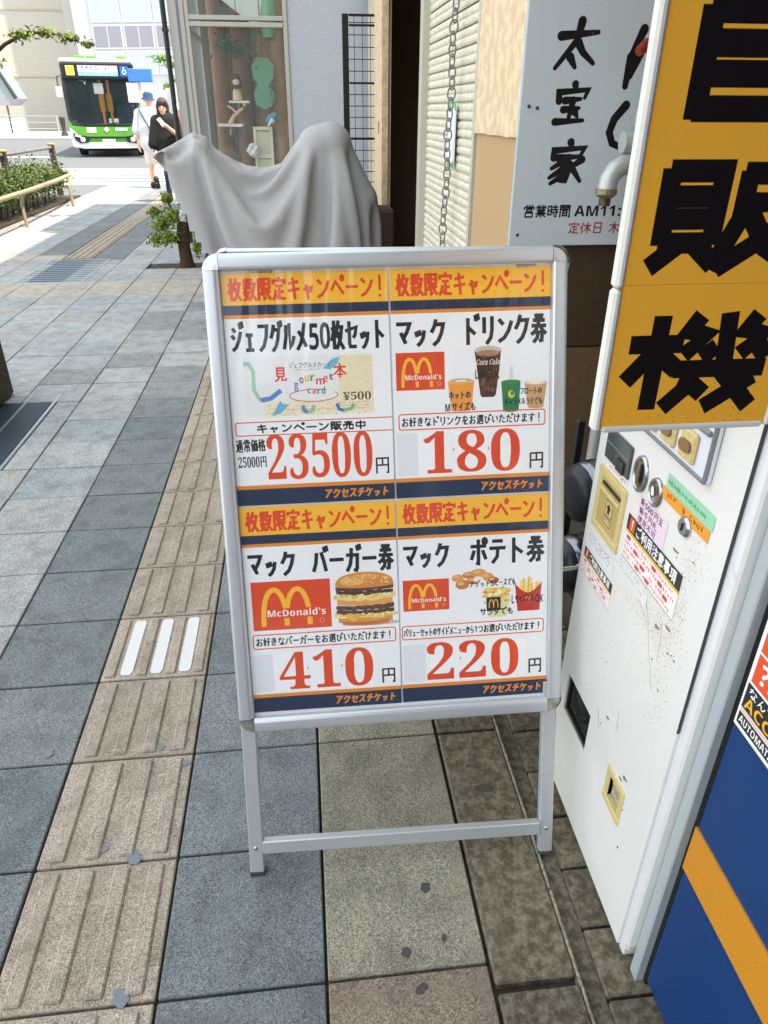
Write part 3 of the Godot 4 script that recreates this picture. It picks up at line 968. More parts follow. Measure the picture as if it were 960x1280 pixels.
		p.disc(Vector2(386, 330), 48, 13, rgb8(168, 132, 104))
		for k in 40:
			p.disc(Vector2(g.randf_range(352, 424), g.randf_range(340, 490)), g.randf_range(4, 10), g.randf_range(6, 16), [rgb8(92, 50, 34), rgb8(46, 20, 14), rgb8(120, 74, 50), rgb8(58, 28, 20)][k % 4], 8)
		p.latin("Coca Cola", 340, 352, 96, 24, serif, rgb8(244, 240, 234), 0.25)
		p.latin("L", 334, 394, 10, 36, sans, black_ink)
		p.text("も", 350, 392, 28, 38, 3.6, black_ink)
		p.latin("OK", 380, 394, 54, 36, sans, black_ink)
		cup(p, 440, 446, 80, 116, 0.1, rgb8(20, 124, 74), rgb8(22, 140, 84))
		p.poly(PackedVector2Array([Vector2(470, 436), Vector2(492, 436), Vector2(486, 380), Vector2(480, 380)]), rgb8(224, 220, 222))
		p.disc(Vector2(482, 496), 14, 16, rgb8(240, 200, 60))
		p.disc(Vector2(486, 492), 8, 9, rgb8(40, 150, 70))
		cup(p, 536, 452, 94, 100, 0.16, rgb8(206, 162, 108), rgb8(232, 214, 190))
		p.disc(Vector2(583, 446), 32, 14, rgb8(248, 240, 226))
		p.text("ホットの", 224, 476, 92, 30, 4, black_ink)
		p.latin("M", 210, 526, 20, 30, sans, black_ink)
		p.text("サイズも", 236, 522, 100, 34, 4, black_ink)
		p.text("フロートの", 516, 472, 94, 26, 3.2, black_ink)
		p.text("キャラメルラテでも", 452, 512, 160, 28, 3.2, black_ink)
		p.frame(20, box_y, 602, 62, 10, 4.5, red_ink)
		p.text("お好きなドリンクをお選びいただけます", 30, box_y + 12, 552, 38, 4.6, black_ink)
		p.glyph("！", 582, box_y + 12, 30, 38, 5, black_ink)
	elif kind == 2:
		logo(p, 24, 318, 330, 214)
		burger(p, 368, 296, 262, 240)
		p.latin("410", 118, 634, 404, 176, serif, red_ink)
		p.frame(18, box_y - 10, 606, 62, 10, 4.5, red_ink)
		p.text("お好きなバーガーをお選びいただけます", 28, box_y + 2, 556, 38, 4.6, black_ink)
		p.glyph("！", 584, box_y + 2, 30, 38, 5, black_ink)
	elif kind == 3:
		logo(p, 14, 348, 198, 138)
		p.latin("220", 110, 634, 404, 176, serif, red_ink)
		for n in [[270, 380, 30, 22], [250, 350, 26, 16], [300, 340, 30, 16], [340, 332, 34, 18], [376, 350, 30, 18], [404, 368, 24, 16], [318, 366, 30, 16]]:
			p.disc(Vector2(n[0], n[1]), n[2], n[3], [rgb8(206, 126, 58), rgb8(226, 156, 82), rgb8(188, 100, 44)][int(n[0]) % 3], 12)
			p.disc(Vector2(n[0] - 6, n[1] - 5), n[2] * 0.5, n[3] * 0.4, rgb8(238, 184, 112), 10)
		p.disc(Vector2(340, 362), 22, 14, rgb8(244, 238, 230))
		p.text("ナゲット", 300, 366, 92, 30, 3.6, black_ink)
		p.latin("5", 394, 368, 14, 26, sans, black_ink)
		p.text("ピースでも", 410, 364, 92, 30, 3.6, black_ink)
		cup(p, 366, 412, 112, 116, 0.12, rgb8(232, 222, 170), rgb8(236, 214, 120))
		for k in 60:
			p.disc(Vector2(g.randf_range(366, 480), g.randf_range(400, 478)), g.randf_range(5, 13), 6, [rgb8(244, 214, 96), rgb8(252, 240, 190), rgb8(226, 180, 70), rgb8(206, 210, 120), rgb8(226, 130, 60)][g.randi() % 5], 8)
		p.rect(374, 444, 62, 60, rgb8(34, 38, 34))
		golden_arches(p, 384, 454, 42, 38, yellow_ink)
		p.text("サラダでも", 344, 492, 148, 32, 4.4, black_ink)
		for k in 16:
			var x0 := 512 + k * 6.4
			p.line(PackedVector2Array([Vector2(x0, 440), Vector2(x0 + g.randf_range(-10, 10), 354 + g.randf_range(0, 34) + absf(k - 8) * 3)]), 8, [rgb8(246, 208, 96), rgb8(236, 186, 64), rgb8(252, 224, 130)][k % 3])
		var bag := PackedVector2Array([Vector2(498, 384)])
		for k in 9:
			bag.append(Vector2(504 + 104 * k / 8.0, 396 + 36 * sin(PI * k / 8.0)))
		bag.append_array([Vector2(616, 384), Vector2(606, 514), Vector2(510, 514)])
		p.poly(bag, rgb8(196, 44, 20))
		golden_arches(p, 542, 448, 34, 30, yellow_ink)
		p.latin("L", 484, 440, 10, 38, sans, black_ink)
		p.text("サイズでも", 498, 440, 86, 36, 3.6, black_ink)
		p.latin("OK", 588, 442, 34, 36, sans, black_ink)
		p.frame(6, box_y - 8, 618, 60, 10, 4.5, red_ink)
		p.text("バリューセットのサイドメニューから", 12, box_y + 4, 306, 36, 4.0, black_ink)
		p.latin("1", 321, box_y + 8, 9, 28, sans, black_ink)
		p.text("つお選びいただけます", 334, box_y + 4, 254, 36, 4.4, black_ink)
		p.glyph("！", 588, box_y + 4, 30, 36, 5, black_ink)
	if kind != 0:
		p.text("円", 552, 734, 72, 72, 7.0, black_ink)
	return p.done()

func build_board() -> void:
	var t := thing("sandwich_board", "silver framed A-frame sandwich board with four ticket posters", "signboard", Vector3(0.164, 0, -0.99), deg_to_rad(-1.6))
	var alu := mat(rgb8(204, 207, 210), 0.3, 0.5)
	var leg_alu := mat(rgb8(200, 203, 205), 0.38, 0.5)
	var chrome := mat(rgb8(186, 188, 190), 0.18, 0.9)
	var backing := mat(rgb8(228, 230, 232), 0.6)
	var lean := Basis.from_euler(Vector3(deg_to_rad(-17.8), 0, 0))
	var put := func(o: MeshInstance3D, b: Basis, at: Vector3, origin: Vector3) -> void:
		o.transform = Transform3D(b, origin + b * at)
	var twist := Basis.from_euler(Vector3(0, 0, deg_to_rad(0.85)))
	var black_foot := mat(rgb8(60, 60, 60), 0.8)
	for side in 2:
		var b := lean
		var o0 := Vector3(-0.004, 0, 0)
		if side == 1:
			b = Basis.from_euler(Vector3(0, PI, 0)) * lean
			o0 = Vector3(0, 0, -0.805)
		for s in [-1, 1]:
			var leg := part(t, "leg", box(Vector3(0.03, 0.414, 0.02), 0.002), leg_alu)
			put.call(leg, b, Vector3(s * 0.322, 0.214, -0.006), o0)
			part(leg, "foot_cap", box(Vector3(0.032, 0.012, 0.022), 0.002), black_foot, Vector3(0, -0.2085, 0))
			part(leg, "screw", lathe([Vector2(0, 0.002), Vector2(0.004, 0.0016), Vector2(0.005, 0)], 10), chrome, Vector3(0, -0.145, 0.01), Vector3(PI / 2, 0, 0))
		put.call(part(t, "crossbar", box(Vector3(0.613, 0.03, 0.02), 0.002), leg_alu), b, Vector3(0, 0.072, 0.0), o0)
		var bt := b * (twist if side == 0 else Basis.IDENTITY)
		var ot := o0 + b * Vector3(0.009 if side == 0 else 0.0, 0, 0)
		for s in [-1, 1]:
			put.call(part(t, "side_rail", rail_profile(0.89, false), alu), bt, Vector3(s * 0.3265, 0.8275, 0.006), ot)
			put.call(part(t, "corner_cap", corner_cap(PI * 0.5 if s < 0 else 0.0), chrome), bt, Vector3(s * 0.3115, 1.2725, 0.006), ot)
			put.call(part(t, "corner_cap", corner_cap(PI if s < 0 else -PI * 0.5), chrome), bt, Vector3(s * 0.3115, 0.3825, 0.006), ot)
		put.call(part(t, "top_rail", rail_profile(0.622, true), alu), bt, Vector3(0, 1.2875, 0.006), ot)
		put.call(part(t, "bottom_rail", rail_profile(0.622, true), alu), bt, Vector3(0, 0.3675, 0.006), ot)
		put.call(part(t, "back_panel", box(Vector3(0.64, 0.91, 0.004)), backing), bt, Vector3(0, 0.8275, -0.004), ot)
	for s in [-1, 1]:
		part(t, "hinge", box(Vector3(0.05, 0.03, 0.03), 0.006), chrome, Vector3(s * 0.25, 1.2, -0.4025))
	var labels := ["white poster offering a set of fifty gourmet gift cards for 23500 yen", "white poster with cola and drink cups priced 180 yen", "white poster with large double hamburger priced 410 yen", "white poster with fries, salad and nuggets priced 220 yen"]
	for k in 4:
		var x0 := -0.3105 + (k % 2) * 0.3125
		var y1 := 1.2675 - (k / 2) * 0.4405
		var paper := MeshInstance3D.new()
		paper.name = "poster"
		paper.mesh = wavy_sheet(0.309, 0.4365, k)
		var m := printed(poster(k), 0.65)
		m.metallic_specular = 0.25
		paper.material_override = m
		paper.set_meta("label", labels[k])
		t.add_child(paper, true)
		paper.transform = Transform3D(lean * twist, Vector3(-0.004, 0, 0) + lean * Vector3(0.009, 0, 0) + lean * twist * Vector3(x0, y1, 0.0005))
	var film := glass(Color(1, 1, 1), 0.03)
	film.roughness = 0.08
	var cover := MeshInstance3D.new()
	cover.name = "clear_cover"
	cover.mesh = film_sheet(0.622, 0.888)
	cover.material_override = film
	t.add_child(cover, true)
	cover.transform = Transform3D(lean * twist, Vector3(-0.004, 0, 0) + lean * Vector3(0.009, 0, 0) + lean * twist * Vector3(-0.311, 1.272, 0.0035))

# a sheet of paper from its top left corner, hardly buckled
func wavy_sheet(w: float, h: float, seed_: int) -> ArrayMesh:
	return grid_sheet(w, h, 12, 16, func(u: float, v: float) -> float: return 0.0007 * sin(u * 5.0 + seed_ * 1.7) * sin(v * 6.0 + seed_))

# the clear film, crinkled along its top edge where it is pinched in the frame
func film_sheet(w: float, h: float) -> ArrayMesh:
	var n := FastNoiseLite.new()
	n.seed = 4
	n.frequency = 1.0
	return grid_sheet(w, h, 110, 40, func(u: float, v: float) -> float:
		var crease := 0.0022 * n.get_noise_2d(u * 16.0 + v * 3.0, v * 2.2) * maxf(0.0, 1.0 - v * 2.6)
		return crease + 0.0004 * n.get_noise_2d(u * 2.0, v * 2.0 + 7.0))

func grid_sheet(w: float, h: float, nu: int, nv: int, lift: Callable) -> ArrayMesh:
	var v := PackedVector3Array()
	var uv := PackedVector2Array()
	var idx := PackedInt32Array()
	for j in nv + 1:
		for i in nu + 1:
			var a := float(i) / nu
			var b := float(j) / nv
			v.append(Vector3(a * w, -b * h, lift.call(a, b)))
			uv.append(Vector2(a, b))
	for j in nv:
		for i in nu:
			var p := j * (nu + 1) + i
			idx.append_array([p, p + 1, p + nu + 2, p, p + nu + 2, p + nu + 1])
	var st := SurfaceTool.new()
	st.begin(Mesh.PRIMITIVE_TRIANGLES)
	for i in v.size():
		st.set_uv(uv[i])
		st.add_vertex(v[i])
	for i in idx:
		st.add_index(i)
	st.generate_normals()
	return st.commit()

# rounded snap-frame rail, along x or along y
func rail_profile(length: float, along_x: bool) -> ArrayMesh:
	var key := "rail%.3f%s" % [length, along_x]
	if shapes.has(key):
		return shapes[key]
	var prof := [Vector2(-0.015, -0.010), Vector2(-0.015, 0.0045), Vector2(-0.0142, 0.0072), Vector2(-0.0125, 0.0086), Vector2(-0.009, 0.0092), Vector2(0.004, 0.0092), Vector2(0.0085, 0.0088), Vector2(0.012, 0.0066), Vector2(0.0146, 0.0028), Vector2(0.015, -0.010)]
	var st := start()
	var h := length / 2
	var at := func(p: Vector2, s: float) -> Vector3:
		return Vector3(s, p.x, p.y) if along_x else Vector3(p.x, s, p.y)
	for i in prof.size():
		var p: Vector2 = prof[i]
		var q: Vector2 = prof[(i + 1) % prof.size()]
		st.set_smooth_group(0 if i > 0 and i < prof.size() - 2 else -1)
		quad(st, at.call(p, -h), at.call(q, -h), at.call(q, h), at.call(p, h), Vector3(0, 0, -0.001))
	st.set_smooth_group(-1)
	for s in [-1.0, 1.0]:
		for i in prof.size() - 1:
			tri(st, at.call(Vector2(0, -0.010), s * h), at.call(prof[i], s * h), at.call(prof[i + 1], s * h), Vector3.ZERO)
	st.generate_normals()
	shapes[key] = st.commit()
	return shapes[key]

# quarter-round metal corner, centre of curvature at the origin, bulging to +x +y
func corner_cap(turned: float) -> ArrayMesh:
	var key := "corner%.2f" % turned
	if shapes.has(key):
		return shapes[key]
	var st := start()
	var rr := [0.0006, 0.010, 0.025, 0.0297, 0.0306]
	var zs := [0.0105, 0.0108, 0.0098, 0.006, -0.010]
	var n := 8
	for i in rr.size() - 1:
		for k in n:
			var a := PI / 2 * k / n + turned
			var b := PI / 2 * (k + 1) / n + turned
			var da := Vector3(cos(a), sin(a), 0)
			var db := Vector3(cos(b), sin(b), 0)
			quad(st, da * rr[i] + Vector3(0, 0, zs[i]), db * rr[i] + Vector3(0, 0, zs[i]), db * rr[i + 1] + Vector3(0, 0, zs[i + 1]), da * rr[i + 1] + Vector3(0, 0, zs[i + 1]), Vector3(0, 0, -0.03) + (da + db) * 0.004)
	shapes[key] = flat(st)
	return shapes[key]
# ---------------------------------------------------------------- ticket machine, cabinet and projecting sign
func build_machine() -> void:
	var t := thing("ticket_machine", "scuffed white ticket vending machine with beige banknote slot", "vending machine", Vector3(0.56, 0, -0.985))
	var enamel := mat(rgb8(230, 230, 226), 0.32)
	var enamel_plain := mat(rgb8(228, 229, 228), 0.34, 0.0, tex_dirt, 1.1)
	var ivory := mat(rgb8(232, 212, 146), 0.45, 0.0, tex_grain, 5.0)
	var ivory_dark := mat(rgb8(206, 184, 120), 0.5, 0.0, tex_grain, 5.0)
	var steel := mat(rgb8(176, 180, 182), 0.25, 0.9)
	var grey := mat(rgb8(140, 146, 150), 0.5, 0.2, tex_grain, 6.0)
	var dark := mat(rgb8(34, 34, 33), 0.35)
	# y up, z along the front; machine centre z = -0.985
	block(t, "body", enamel_plain, Vector3(0.022, 0.05, -0.228), Vector3(0.42, 1.78, 0.25), 0.012)
	# the door with its openings left free
	var st := start()
	var openings := [[0.247, 0.352, -0.196, -0.062], [0.262, 0.326, 0.066, 0.112]]
	var ys := [0.018, 0.247, 0.262, 0.326, 0.352, 1.40]
	for i in ys.size() - 1:
		var cuts := []
		for o in openings:
			if o[0] <= ys[i] + 0.0001 and o[1] >= ys[i + 1] - 0.0001:
				cuts.append(o)
		var z := -0.236
		for o in cuts:
			add_box(st, Vector3(0.011, (ys[i] + ys[i + 1]) / 2, (z + o[2]) / 2), Vector3(0.022, ys[i + 1] - ys[i], o[2] - z))
			z = o[3]
		add_box(st, Vector3(0.011, (ys[i] + ys[i + 1]) / 2, (z + 0.222) / 2), Vector3(0.022, ys[i + 1] - ys[i], 0.222 - z))
	part(t, "door", flat(st), enamel)
	var roll := []
	for k in 7:
		var a := PI / 2 * k / 6
		roll.append(Vector2(-0.236 - sin(a) * 0.014, 0.014 * (1.0 - cos(a))))
	var rs := start()
	for k in 6:
		quad(rs, Vector3(roll[k].y, 0.018, roll[k].x), Vector3(roll[k + 1].y, 0.018, roll[k + 1].x), Vector3(roll[k + 1].y, 1.4, roll[k + 1].x), Vector3(roll[k].y, 1.4, roll[k].x), Vector3(0.05, 0.6, -0.2))
	rs.generate_normals()
	part(t, "door_edge", rs.commit(), enamel)
	block(t, "post", enamel_plain, Vector3(-0.006, 0.07, 0.243), Vector3(0.03, 1.78, 0.2615), 0.004)
	block(t, "inner_post", mat(rgb8(222, 223, 230), 0.32), Vector3(0.004, 0.012, 0.2225), Vector3(0.03, 1.78, 0.2425), 0.002)
	block(t, "base", enamel_plain, Vector3(0.03, 0.004, -0.22), Vector3(0.4, 0.05, 0.22), 0.004)
	block(t, "hinge", mat(rgb8(222, 206, 172), 0.5), Vector3(0.0, 0.046, 0.2435), Vector3(0.03, 0.069, 0.256), 0.004)
	# lower delivery window and coin return
	block(t, "tray_back", dark, Vector3(0.0205, 0.24, -0.2), Vector3(0.0218, 0.36, -0.058))
	var win := part(t, "delivery_window", box(Vector3(0.004, 0.1, 0.13)), glass(Color(0.1, 0.13, 0.13), 0.55), Vector3(0.012, 0.302, -0.129))
	part(win, "rim", ring_x(0.108, 0.137, 0.008, 0.01), dark, Vector3(-0.009, -0.002, 0))
	part(win, "slip", box(Vector3(0.001, 0.034, 0.03)), mat(rgb8(214, 218, 220), 0.7), Vector3(0.003, 0.012, -0.02), Vector3(0.3, 0, 0))
	block(t, "coin_cup", dark, Vector3(0.0205, 0.255, 0.06), Vector3(0.0218, 0.335, 0.118))
	var coin := part(t, "coin_return", ring_x(0.09, 0.078, 0.016, 0.014), ivory, Vector3(-0.004, 0.294, 0.089))
	part(coin, "flap", box(Vector3(0.004, 0.05, 0.036), 0.001), ivory_dark, Vector3(0.014, -0.004, 0.004), Vector3(0, 0, 0.35))
	part(coin, "cup_wall", box(Vector3(0.003, 0.026, 0.044)), mat(rgb8(96, 90, 78), 0.4), Vector3(0.021, 0.018, 0.0))
	# banknote slot
	var bill := part(t, "banknote_slot", ring_x(0.132, 0.124, 0.016, 0.014), ivory, Vector3(-0.006, 0.809, -0.147))
	part(bill, "face", box(Vector3(0.006, 0.104, 0.096), 0.001), ivory_dark, Vector3(0.008, 0, 0))
	part(bill, "slot", box(Vector3(0.003, 0.006, 0.08)), dark, Vector3(0.004, 0.037, 0))
	part(bill, "lip", box(Vector3(0.01, 0.008, 0.09), 0.002), ivory, Vector3(0.003, 0.026, 0))
	var mark := Print.new(self, 60, 90, 2.0, rgb8(206, 184, 120))
	mark.frame(6, 6, 48, 48, 3, 3, rgb8(60, 48, 34))
	mark.frame(6, 60, 48, 24, 3, 3, rgb8(60, 48, 34))
	mark.poly(PackedVector2Array([Vector2(30, 12), Vector2(46, 30), Vector2(37, 30), Vector2(37, 46), Vector2(23, 46), Vector2(23, 30), Vector2(14, 30)]), rgb8(40, 30, 24))
	mark.small_print(11, 66, 36, 1, 14, rgb8(60, 48, 34), 2)
	part(bill, "mark", sheet_x(0.0045, -0.042, 0.016, -0.02, 0.02), printed(mark.done(), 0.5))
	# display
	var disp := part(t, "display", box(Vector3(0.006, 0.062, 0.106), 0.002), mat(rgb8(70, 74, 74), 0.12), Vector3(-0.002, 0.926, -0.146))
	part(disp, "reader", box(Vector3(0.004, 0.024, 0.03), 0.001), mat(rgb8(40, 42, 42), 0.3), Vector3(-0.0045, -0.018, 0.022))
	part(disp, "line", box(Vector3(0.001, 0.003, 0.1)), mat(rgb8(120, 122, 120), 0.3), Vector3(-0.0035, 0.004, 0))
	# coin inlet and return lever
	for c in [[0.928, -0.052, 0.034, 0], [0.924, 0.008, 0.026, 1]]:
		var ring := part(t, "coin_inlet" if c[3] == 0 else "return_knob", lathe([Vector2(0.0, 0.002), Vector2(c[2] * 0.78, 0.002), Vector2(c[2] * 0.82, 0.007), Vector2(c[2] * 0.95, 0.006), Vector2(c[2], 0.0)], 28), steel, Vector3(0.0, c[0], c[1]), Vector3(0, 0, PI / 2))
		ring.scale = Vector3(1.0, 1.0, 0.72 if c[3] == 0 else 0.8)
		if c[3] == 0:
			part(ring, "coin_plate", box(Vector3(0.046, 0.003, 0.02), 0.001), mat(rgb8(150, 128, 84), 0.3, 0.7), Vector3(0, 0.004, -0.004))
			part(ring, "coin_slot", box(Vector3(0.034, 0.004, 0.006)), dark, Vector3(0.003, 0.0045, 0.004))
		else:
			part(ring, "lever", box(Vector3(0.02, 0.008, 0.012), 0.003), steel, Vector3(0.002, 0.008, 0), Vector3(0, 0.5, 0))
	var lock := part(t, "lock", lathe([Vector2(0.0, 0.007), Vector2(0.013, 0.007), Vector2(0.0165, 0.003), Vector2(0.0165, 0.0)], 24), steel, Vector3(0, 0.919, 0.11), Vector3(0, 0, PI / 2))
	part(lock, "keyhole", box(Vector3(0.012, 0.002, 0.003)), dark, Vector3(0, 0.0078, 0))
	# button shelf
	var shelf := part(t, "button_panel", box(Vector3(0.012, 0.2, 0.36), 0.004), mat(rgb8(224, 226, 236), 0.4), Vector3(-0.004, 1.106, -0.035))
	part(shelf, "frame", box(Vector3(0.014, 0.007, 0.356), 0.002), grey, Vector3(-0.002, -0.096, 0))
	part(shelf, "frame", box(Vector3(0.014, 0.19, 0.006), 0.002), grey, Vector3(-0.002, 0.0, 0.176))
	for k in 5:
		var b := part(shelf, "button", box(Vector3(0.008, 0.046, 0.044), 0.003), ivory, Vector3(-0.009, -0.062, -0.12 + k * 0.0605))
		part(b, "cap", stadium_x(0.018, 0.032, 0.006), mat(rgb8(136, 104, 60), 0.35), Vector3(-0.005, 0, 0))
	for k in 3:
		part(shelf, "shelf_edge", box(Vector3(0.016, 0.008, 0.34), 0.002), grey, Vector3(-0.004, -0.026 + k * 0.042, 0))
	# stickers
	var note := Print.new(self, 300, 170, 1.0, rgb8(238, 214, 232))
	note.glyph("新", 14, 10, 42, 44, 5, rgb8(70, 20, 44))
	note.latin("500", 62, 16, 88, 34, sans, rgb8(60, 24, 48))
	note.text("円玉", 160, 10, 96, 44, 5, rgb8(60, 24, 48))
	note.text("新千円札", 14, 62, 200, 44, 5, rgb8(70, 20, 44))
	note.text("使用不可", 14, 114, 200, 44, 5, rgb8(60, 24, 48))
	part(t, "note_sticker", sheet_x(-0.0009, 0.842, 0.896, -0.04, 0.062), printed(note.done()))
	var warn := warning_print()
	part(t, "warning_sticker", sheet_x(-0.0009, 0.757, 0.844, -0.068, 0.134), printed(warn))
	part(t, "warning_sticker", sheet_x(-0.0009, 0.618, 0.679, -0.222, -0.078), printed(warn))
	var green := Print.new(self, 420, 74, 1.0, rgb8(150, 216, 174))
	var gi := RandomNumberGenerator.new()
	gi.seed = 12
	var gx := 14.0
	for word in [5, 8, 2, 3, 4, 3, 2, 6]:
		for k in word:
			var q := PackedVector2Array([Vector2(gx, 44), Vector2(gx + 3, 28 - (10 if gi.randf() < 0.3 else 0)), Vector2(gx + 5, 46), Vector2(gx + 7, 40 + (14 if gi.randf() < 0.2 else 0))])
			green.line(q, 2.6, rgb8(20, 40, 30))
			gx += 8.6
		gx += 8
	part(t, "instruction_sticker", sheet_x(-0.0011, 0.948, 0.972, 0.032, 0.176), printed(green.done()))
	var orange := Print.new(self, 420, 60, 1.0, rgb8(240, 160, 50))
	orange.small_print(12, 12, 420, 1, 44, rgb8(90, 44, 10), 31)
	part(t, "instruction_sticker", sheet_x(-0.0011, 0.926, 0.9465, 0.022, 0.172), printed(orange.done()))
	var faint := Print.new(self, 300, 90, 1.0, rgb8(234, 236, 236))
	faint.small_print(6, 6, 280, 4, 20, rgb8(80, 80, 84), 44)
	part(t, "small_print", sheet_x(-0.0008, 0.694, 0.722, -0.216, -0.09), printed(faint.done()))
	var faint2 := Print.new(self, 300, 60, 1.0, rgb8(232, 233, 232))
	faint2.small_print(6, 6, 280, 2, 24, rgb8(176, 178, 180), 46)
	part(t, "small_print", sheet_x(-0.0008, 0.722, 0.752, -0.07, 0.05), printed(faint2.done()))
	var redline := Print.new(self, 200, 30, 1.0, rgb8(234, 236, 236))
	redline.small_print(6, 4, 190, 1, 26, rgb8(206, 70, 70), 48)
	part(t, "small_print", sheet_x(-0.0008, 0.876, 0.888, -0.19, -0.095), printed(redline.done()))
	# grime rubbed into the enamel round the stickers and below them
	var gr := Print.new(self, 916, 1200, 1.0, rgb8(230, 230, 226))
	var gg := RandomNumberGenerator.new()
	gg.seed = 91
	var tones := [rgb8(214, 208, 192), rgb8(196, 186, 162), rgb8(170, 156, 126), rgb8(206, 198, 178), rgb8(222, 219, 209)]
	# centre z, y (metres from the machine's middle and from the ground), spread, amount
	for q in [[0.145, 0.80, 0.014, 0.05, 700], [0.11, 0.72, 0.04, 0.03, 900], [0.05, 0.70, 0.05, 0.012, 400], [0.135, 0.63, 0.03, 0.05, 420], [0.15, 0.885, 0.02, 0.02, 240], [-0.02, 0.56, 0.12, 0.09, 500], [0.03, 0.74, 0.06, 0.012, 300], [-0.1, 0.5, 0.1, 0.06, 260]]:
		for k in q[4]:
			var u: float = (q[0] + gg.randfn() * q[2] + 0.236) * 2000.0
			var v: float = (1.0 - (q[1] + gg.randfn() * q[3])) * 2000.0
			var r := gg.randf_range(0.6, 2.4)
			gr.disc(Vector2(u, v), r, r * gg.randf_range(0.6, 2.0), tones[gg.randi() % 5], 6)
	part(t, "grimy_front", sheet_x(-0.0002, 0.40, 1.0, -0.236, 0.222), printed(gr.done(), 0.34))
	# scratches, scuffs and chips in the paint
	var scuff := mat(rgb8(150, 142, 122), 0.9, 0.0, tex_grain, 9.0)
	var chip := mat(rgb8(52, 44, 38), 0.9)
	for p in [[0.70, 0.165, 0.006], [0.705, 0.176, 0.004], [0.702, 0.186, 0.005], [0.655, 0.126, 0.004], [0.62, 0.165, 0.005], [0.44, 0.07, 0.003], [0.43, 0.07, 0.003], [0.3, 0.15, 0.004], [0.21, 0.165, 0.006], [0.38, 0.005, 0.004], [0.52, -0.02, 0.003], [0.27, -0.1, 0.004], [0.88, 0.17, 0.004], [0.78, 0.18, 0.003], [0.86, 0.125, 0.003]]:
		part(t, "paint_chip", blob(p[2] * 0.55, 8, 0.5), chip, Vector3(-0.0006, p[0], p[1] - 0.02), Vector3(rng.randf() * 3.0, PI / 2, 0))
	for p in [[0.37, 0.135, 0.014], [0.352, 0.12, 0.009], [0.42, 0.03, 0.01], [0.87, 0.12, 0.012], [0.74, 0.15, 0.012], [0.72, 0.12, 0.014]]:
		part(t, "scuff", blob(p[2] * 0.7, 10, 0.5), scuff, Vector3(-0.0006, p[0], p[1] - 0.02), Vector3(PI / 2 + rng.randf_range(-0.3, 0.3), PI / 2, 0))
	for p in [[0.75, 0.06, 0.66, 0.11], [0.66, 0.11, 0.60, 0.145], [0.735, 0.13, 0.66, 0.14], [0.47, 0.06, 0.43, 0.066], [0.40, -0.02, 0.36, 0.0], [0.285, -0.13, 0.292, -0.11], [0.762, 0.05, 0.72, 0.075], [0.72, 0.04, 0.70, 0.085]]:
		var a := Vector3(-0.0002, p[0], p[1] - 0.02)
		var b2 := Vector3(-0.0002, p[2], p[3] - 0.02)
		part(t, "scratch", tube([a, (a + b2) / 2 + Vector3(0, 0.003, 0.002), b2], 0.0004, 5), scuff)
	block(t, "seam", mat(rgb8(70, 70, 70), 0.8), Vector3(-0.0014, 0.60, 0.2212), Vector3(0.004, 1.3, 0.2223))

func warning_print() -> ImageTexture:
	var p := Print.new(self, 440, 190, 1.0, rgb8(244, 238, 236))
	p.rect(0, 0, 440, 66, rgb8(40, 46, 42))
	p.rect(22, 6, 44, 54, rgb8(226, 88, 40))
	p.glyph("！", 24, 10, 40, 46, 8, rgb8(250, 250, 250))
	p.text("ご利用注意事項", 76, 8, 330, 52, 7, rgb8(246, 246, 246))
	p.rect(0, 66, 440, 12, rgb8(232, 190, 50))
	p.small_print(10, 86, 420, 4, 25, rgb8(216, 50, 64), 61)
	for k in 8:
		p.rect([18, 92, 160, 240, 300, 350, 120, 210][k], 86 + [0, 25, 50, 0, 25, 50, 75, 75][k], 34, 16, rgb8(214, 62, 60))
	p.rect(0, 186, 440, 4, rgb8(160, 150, 90))
	return p.done()

# rectangular frame that faces -x: outer height, outer width, bar width, depth
func ring_x(h: float, w: float, bar: float, depth: float) -> ArrayMesh:
	var st := start()
	for s in [-1, 1]:
		add_box(st, Vector3(depth / 2, s * (h - bar) / 2, 0), Vector3(depth, bar, w), 0.002)
		add_box(st, Vector3(depth / 2 + 0.0005, 0, s * (w - bar) / 2), Vector3(depth - 0.001, h - 2 * bar + 0.002, bar), 0.002)
	return flat(st)

func stadium_x(r: float, length: float, depth: float) -> ArrayMesh:
	var p := PackedVector2Array()
	for k in 13:
		p.append(Vector2(length / 2 - r / 2, 0) + Vector2.from_angle(-PI / 2 + PI * k / 12) * r / 2)
	for k in 13:
		p.append(Vector2(-length / 2 + r / 2, 0) + Vector2.from_angle(PI / 2 + PI * k / 12) * r / 2)
	var m := prism(p, depth)
	var st := SurfaceTool.new()
	st.append_from(m, 0, Transform3D(Basis.from_euler(Vector3(0, PI / 2, 0)), Vector3.ZERO))
	return st.commit()

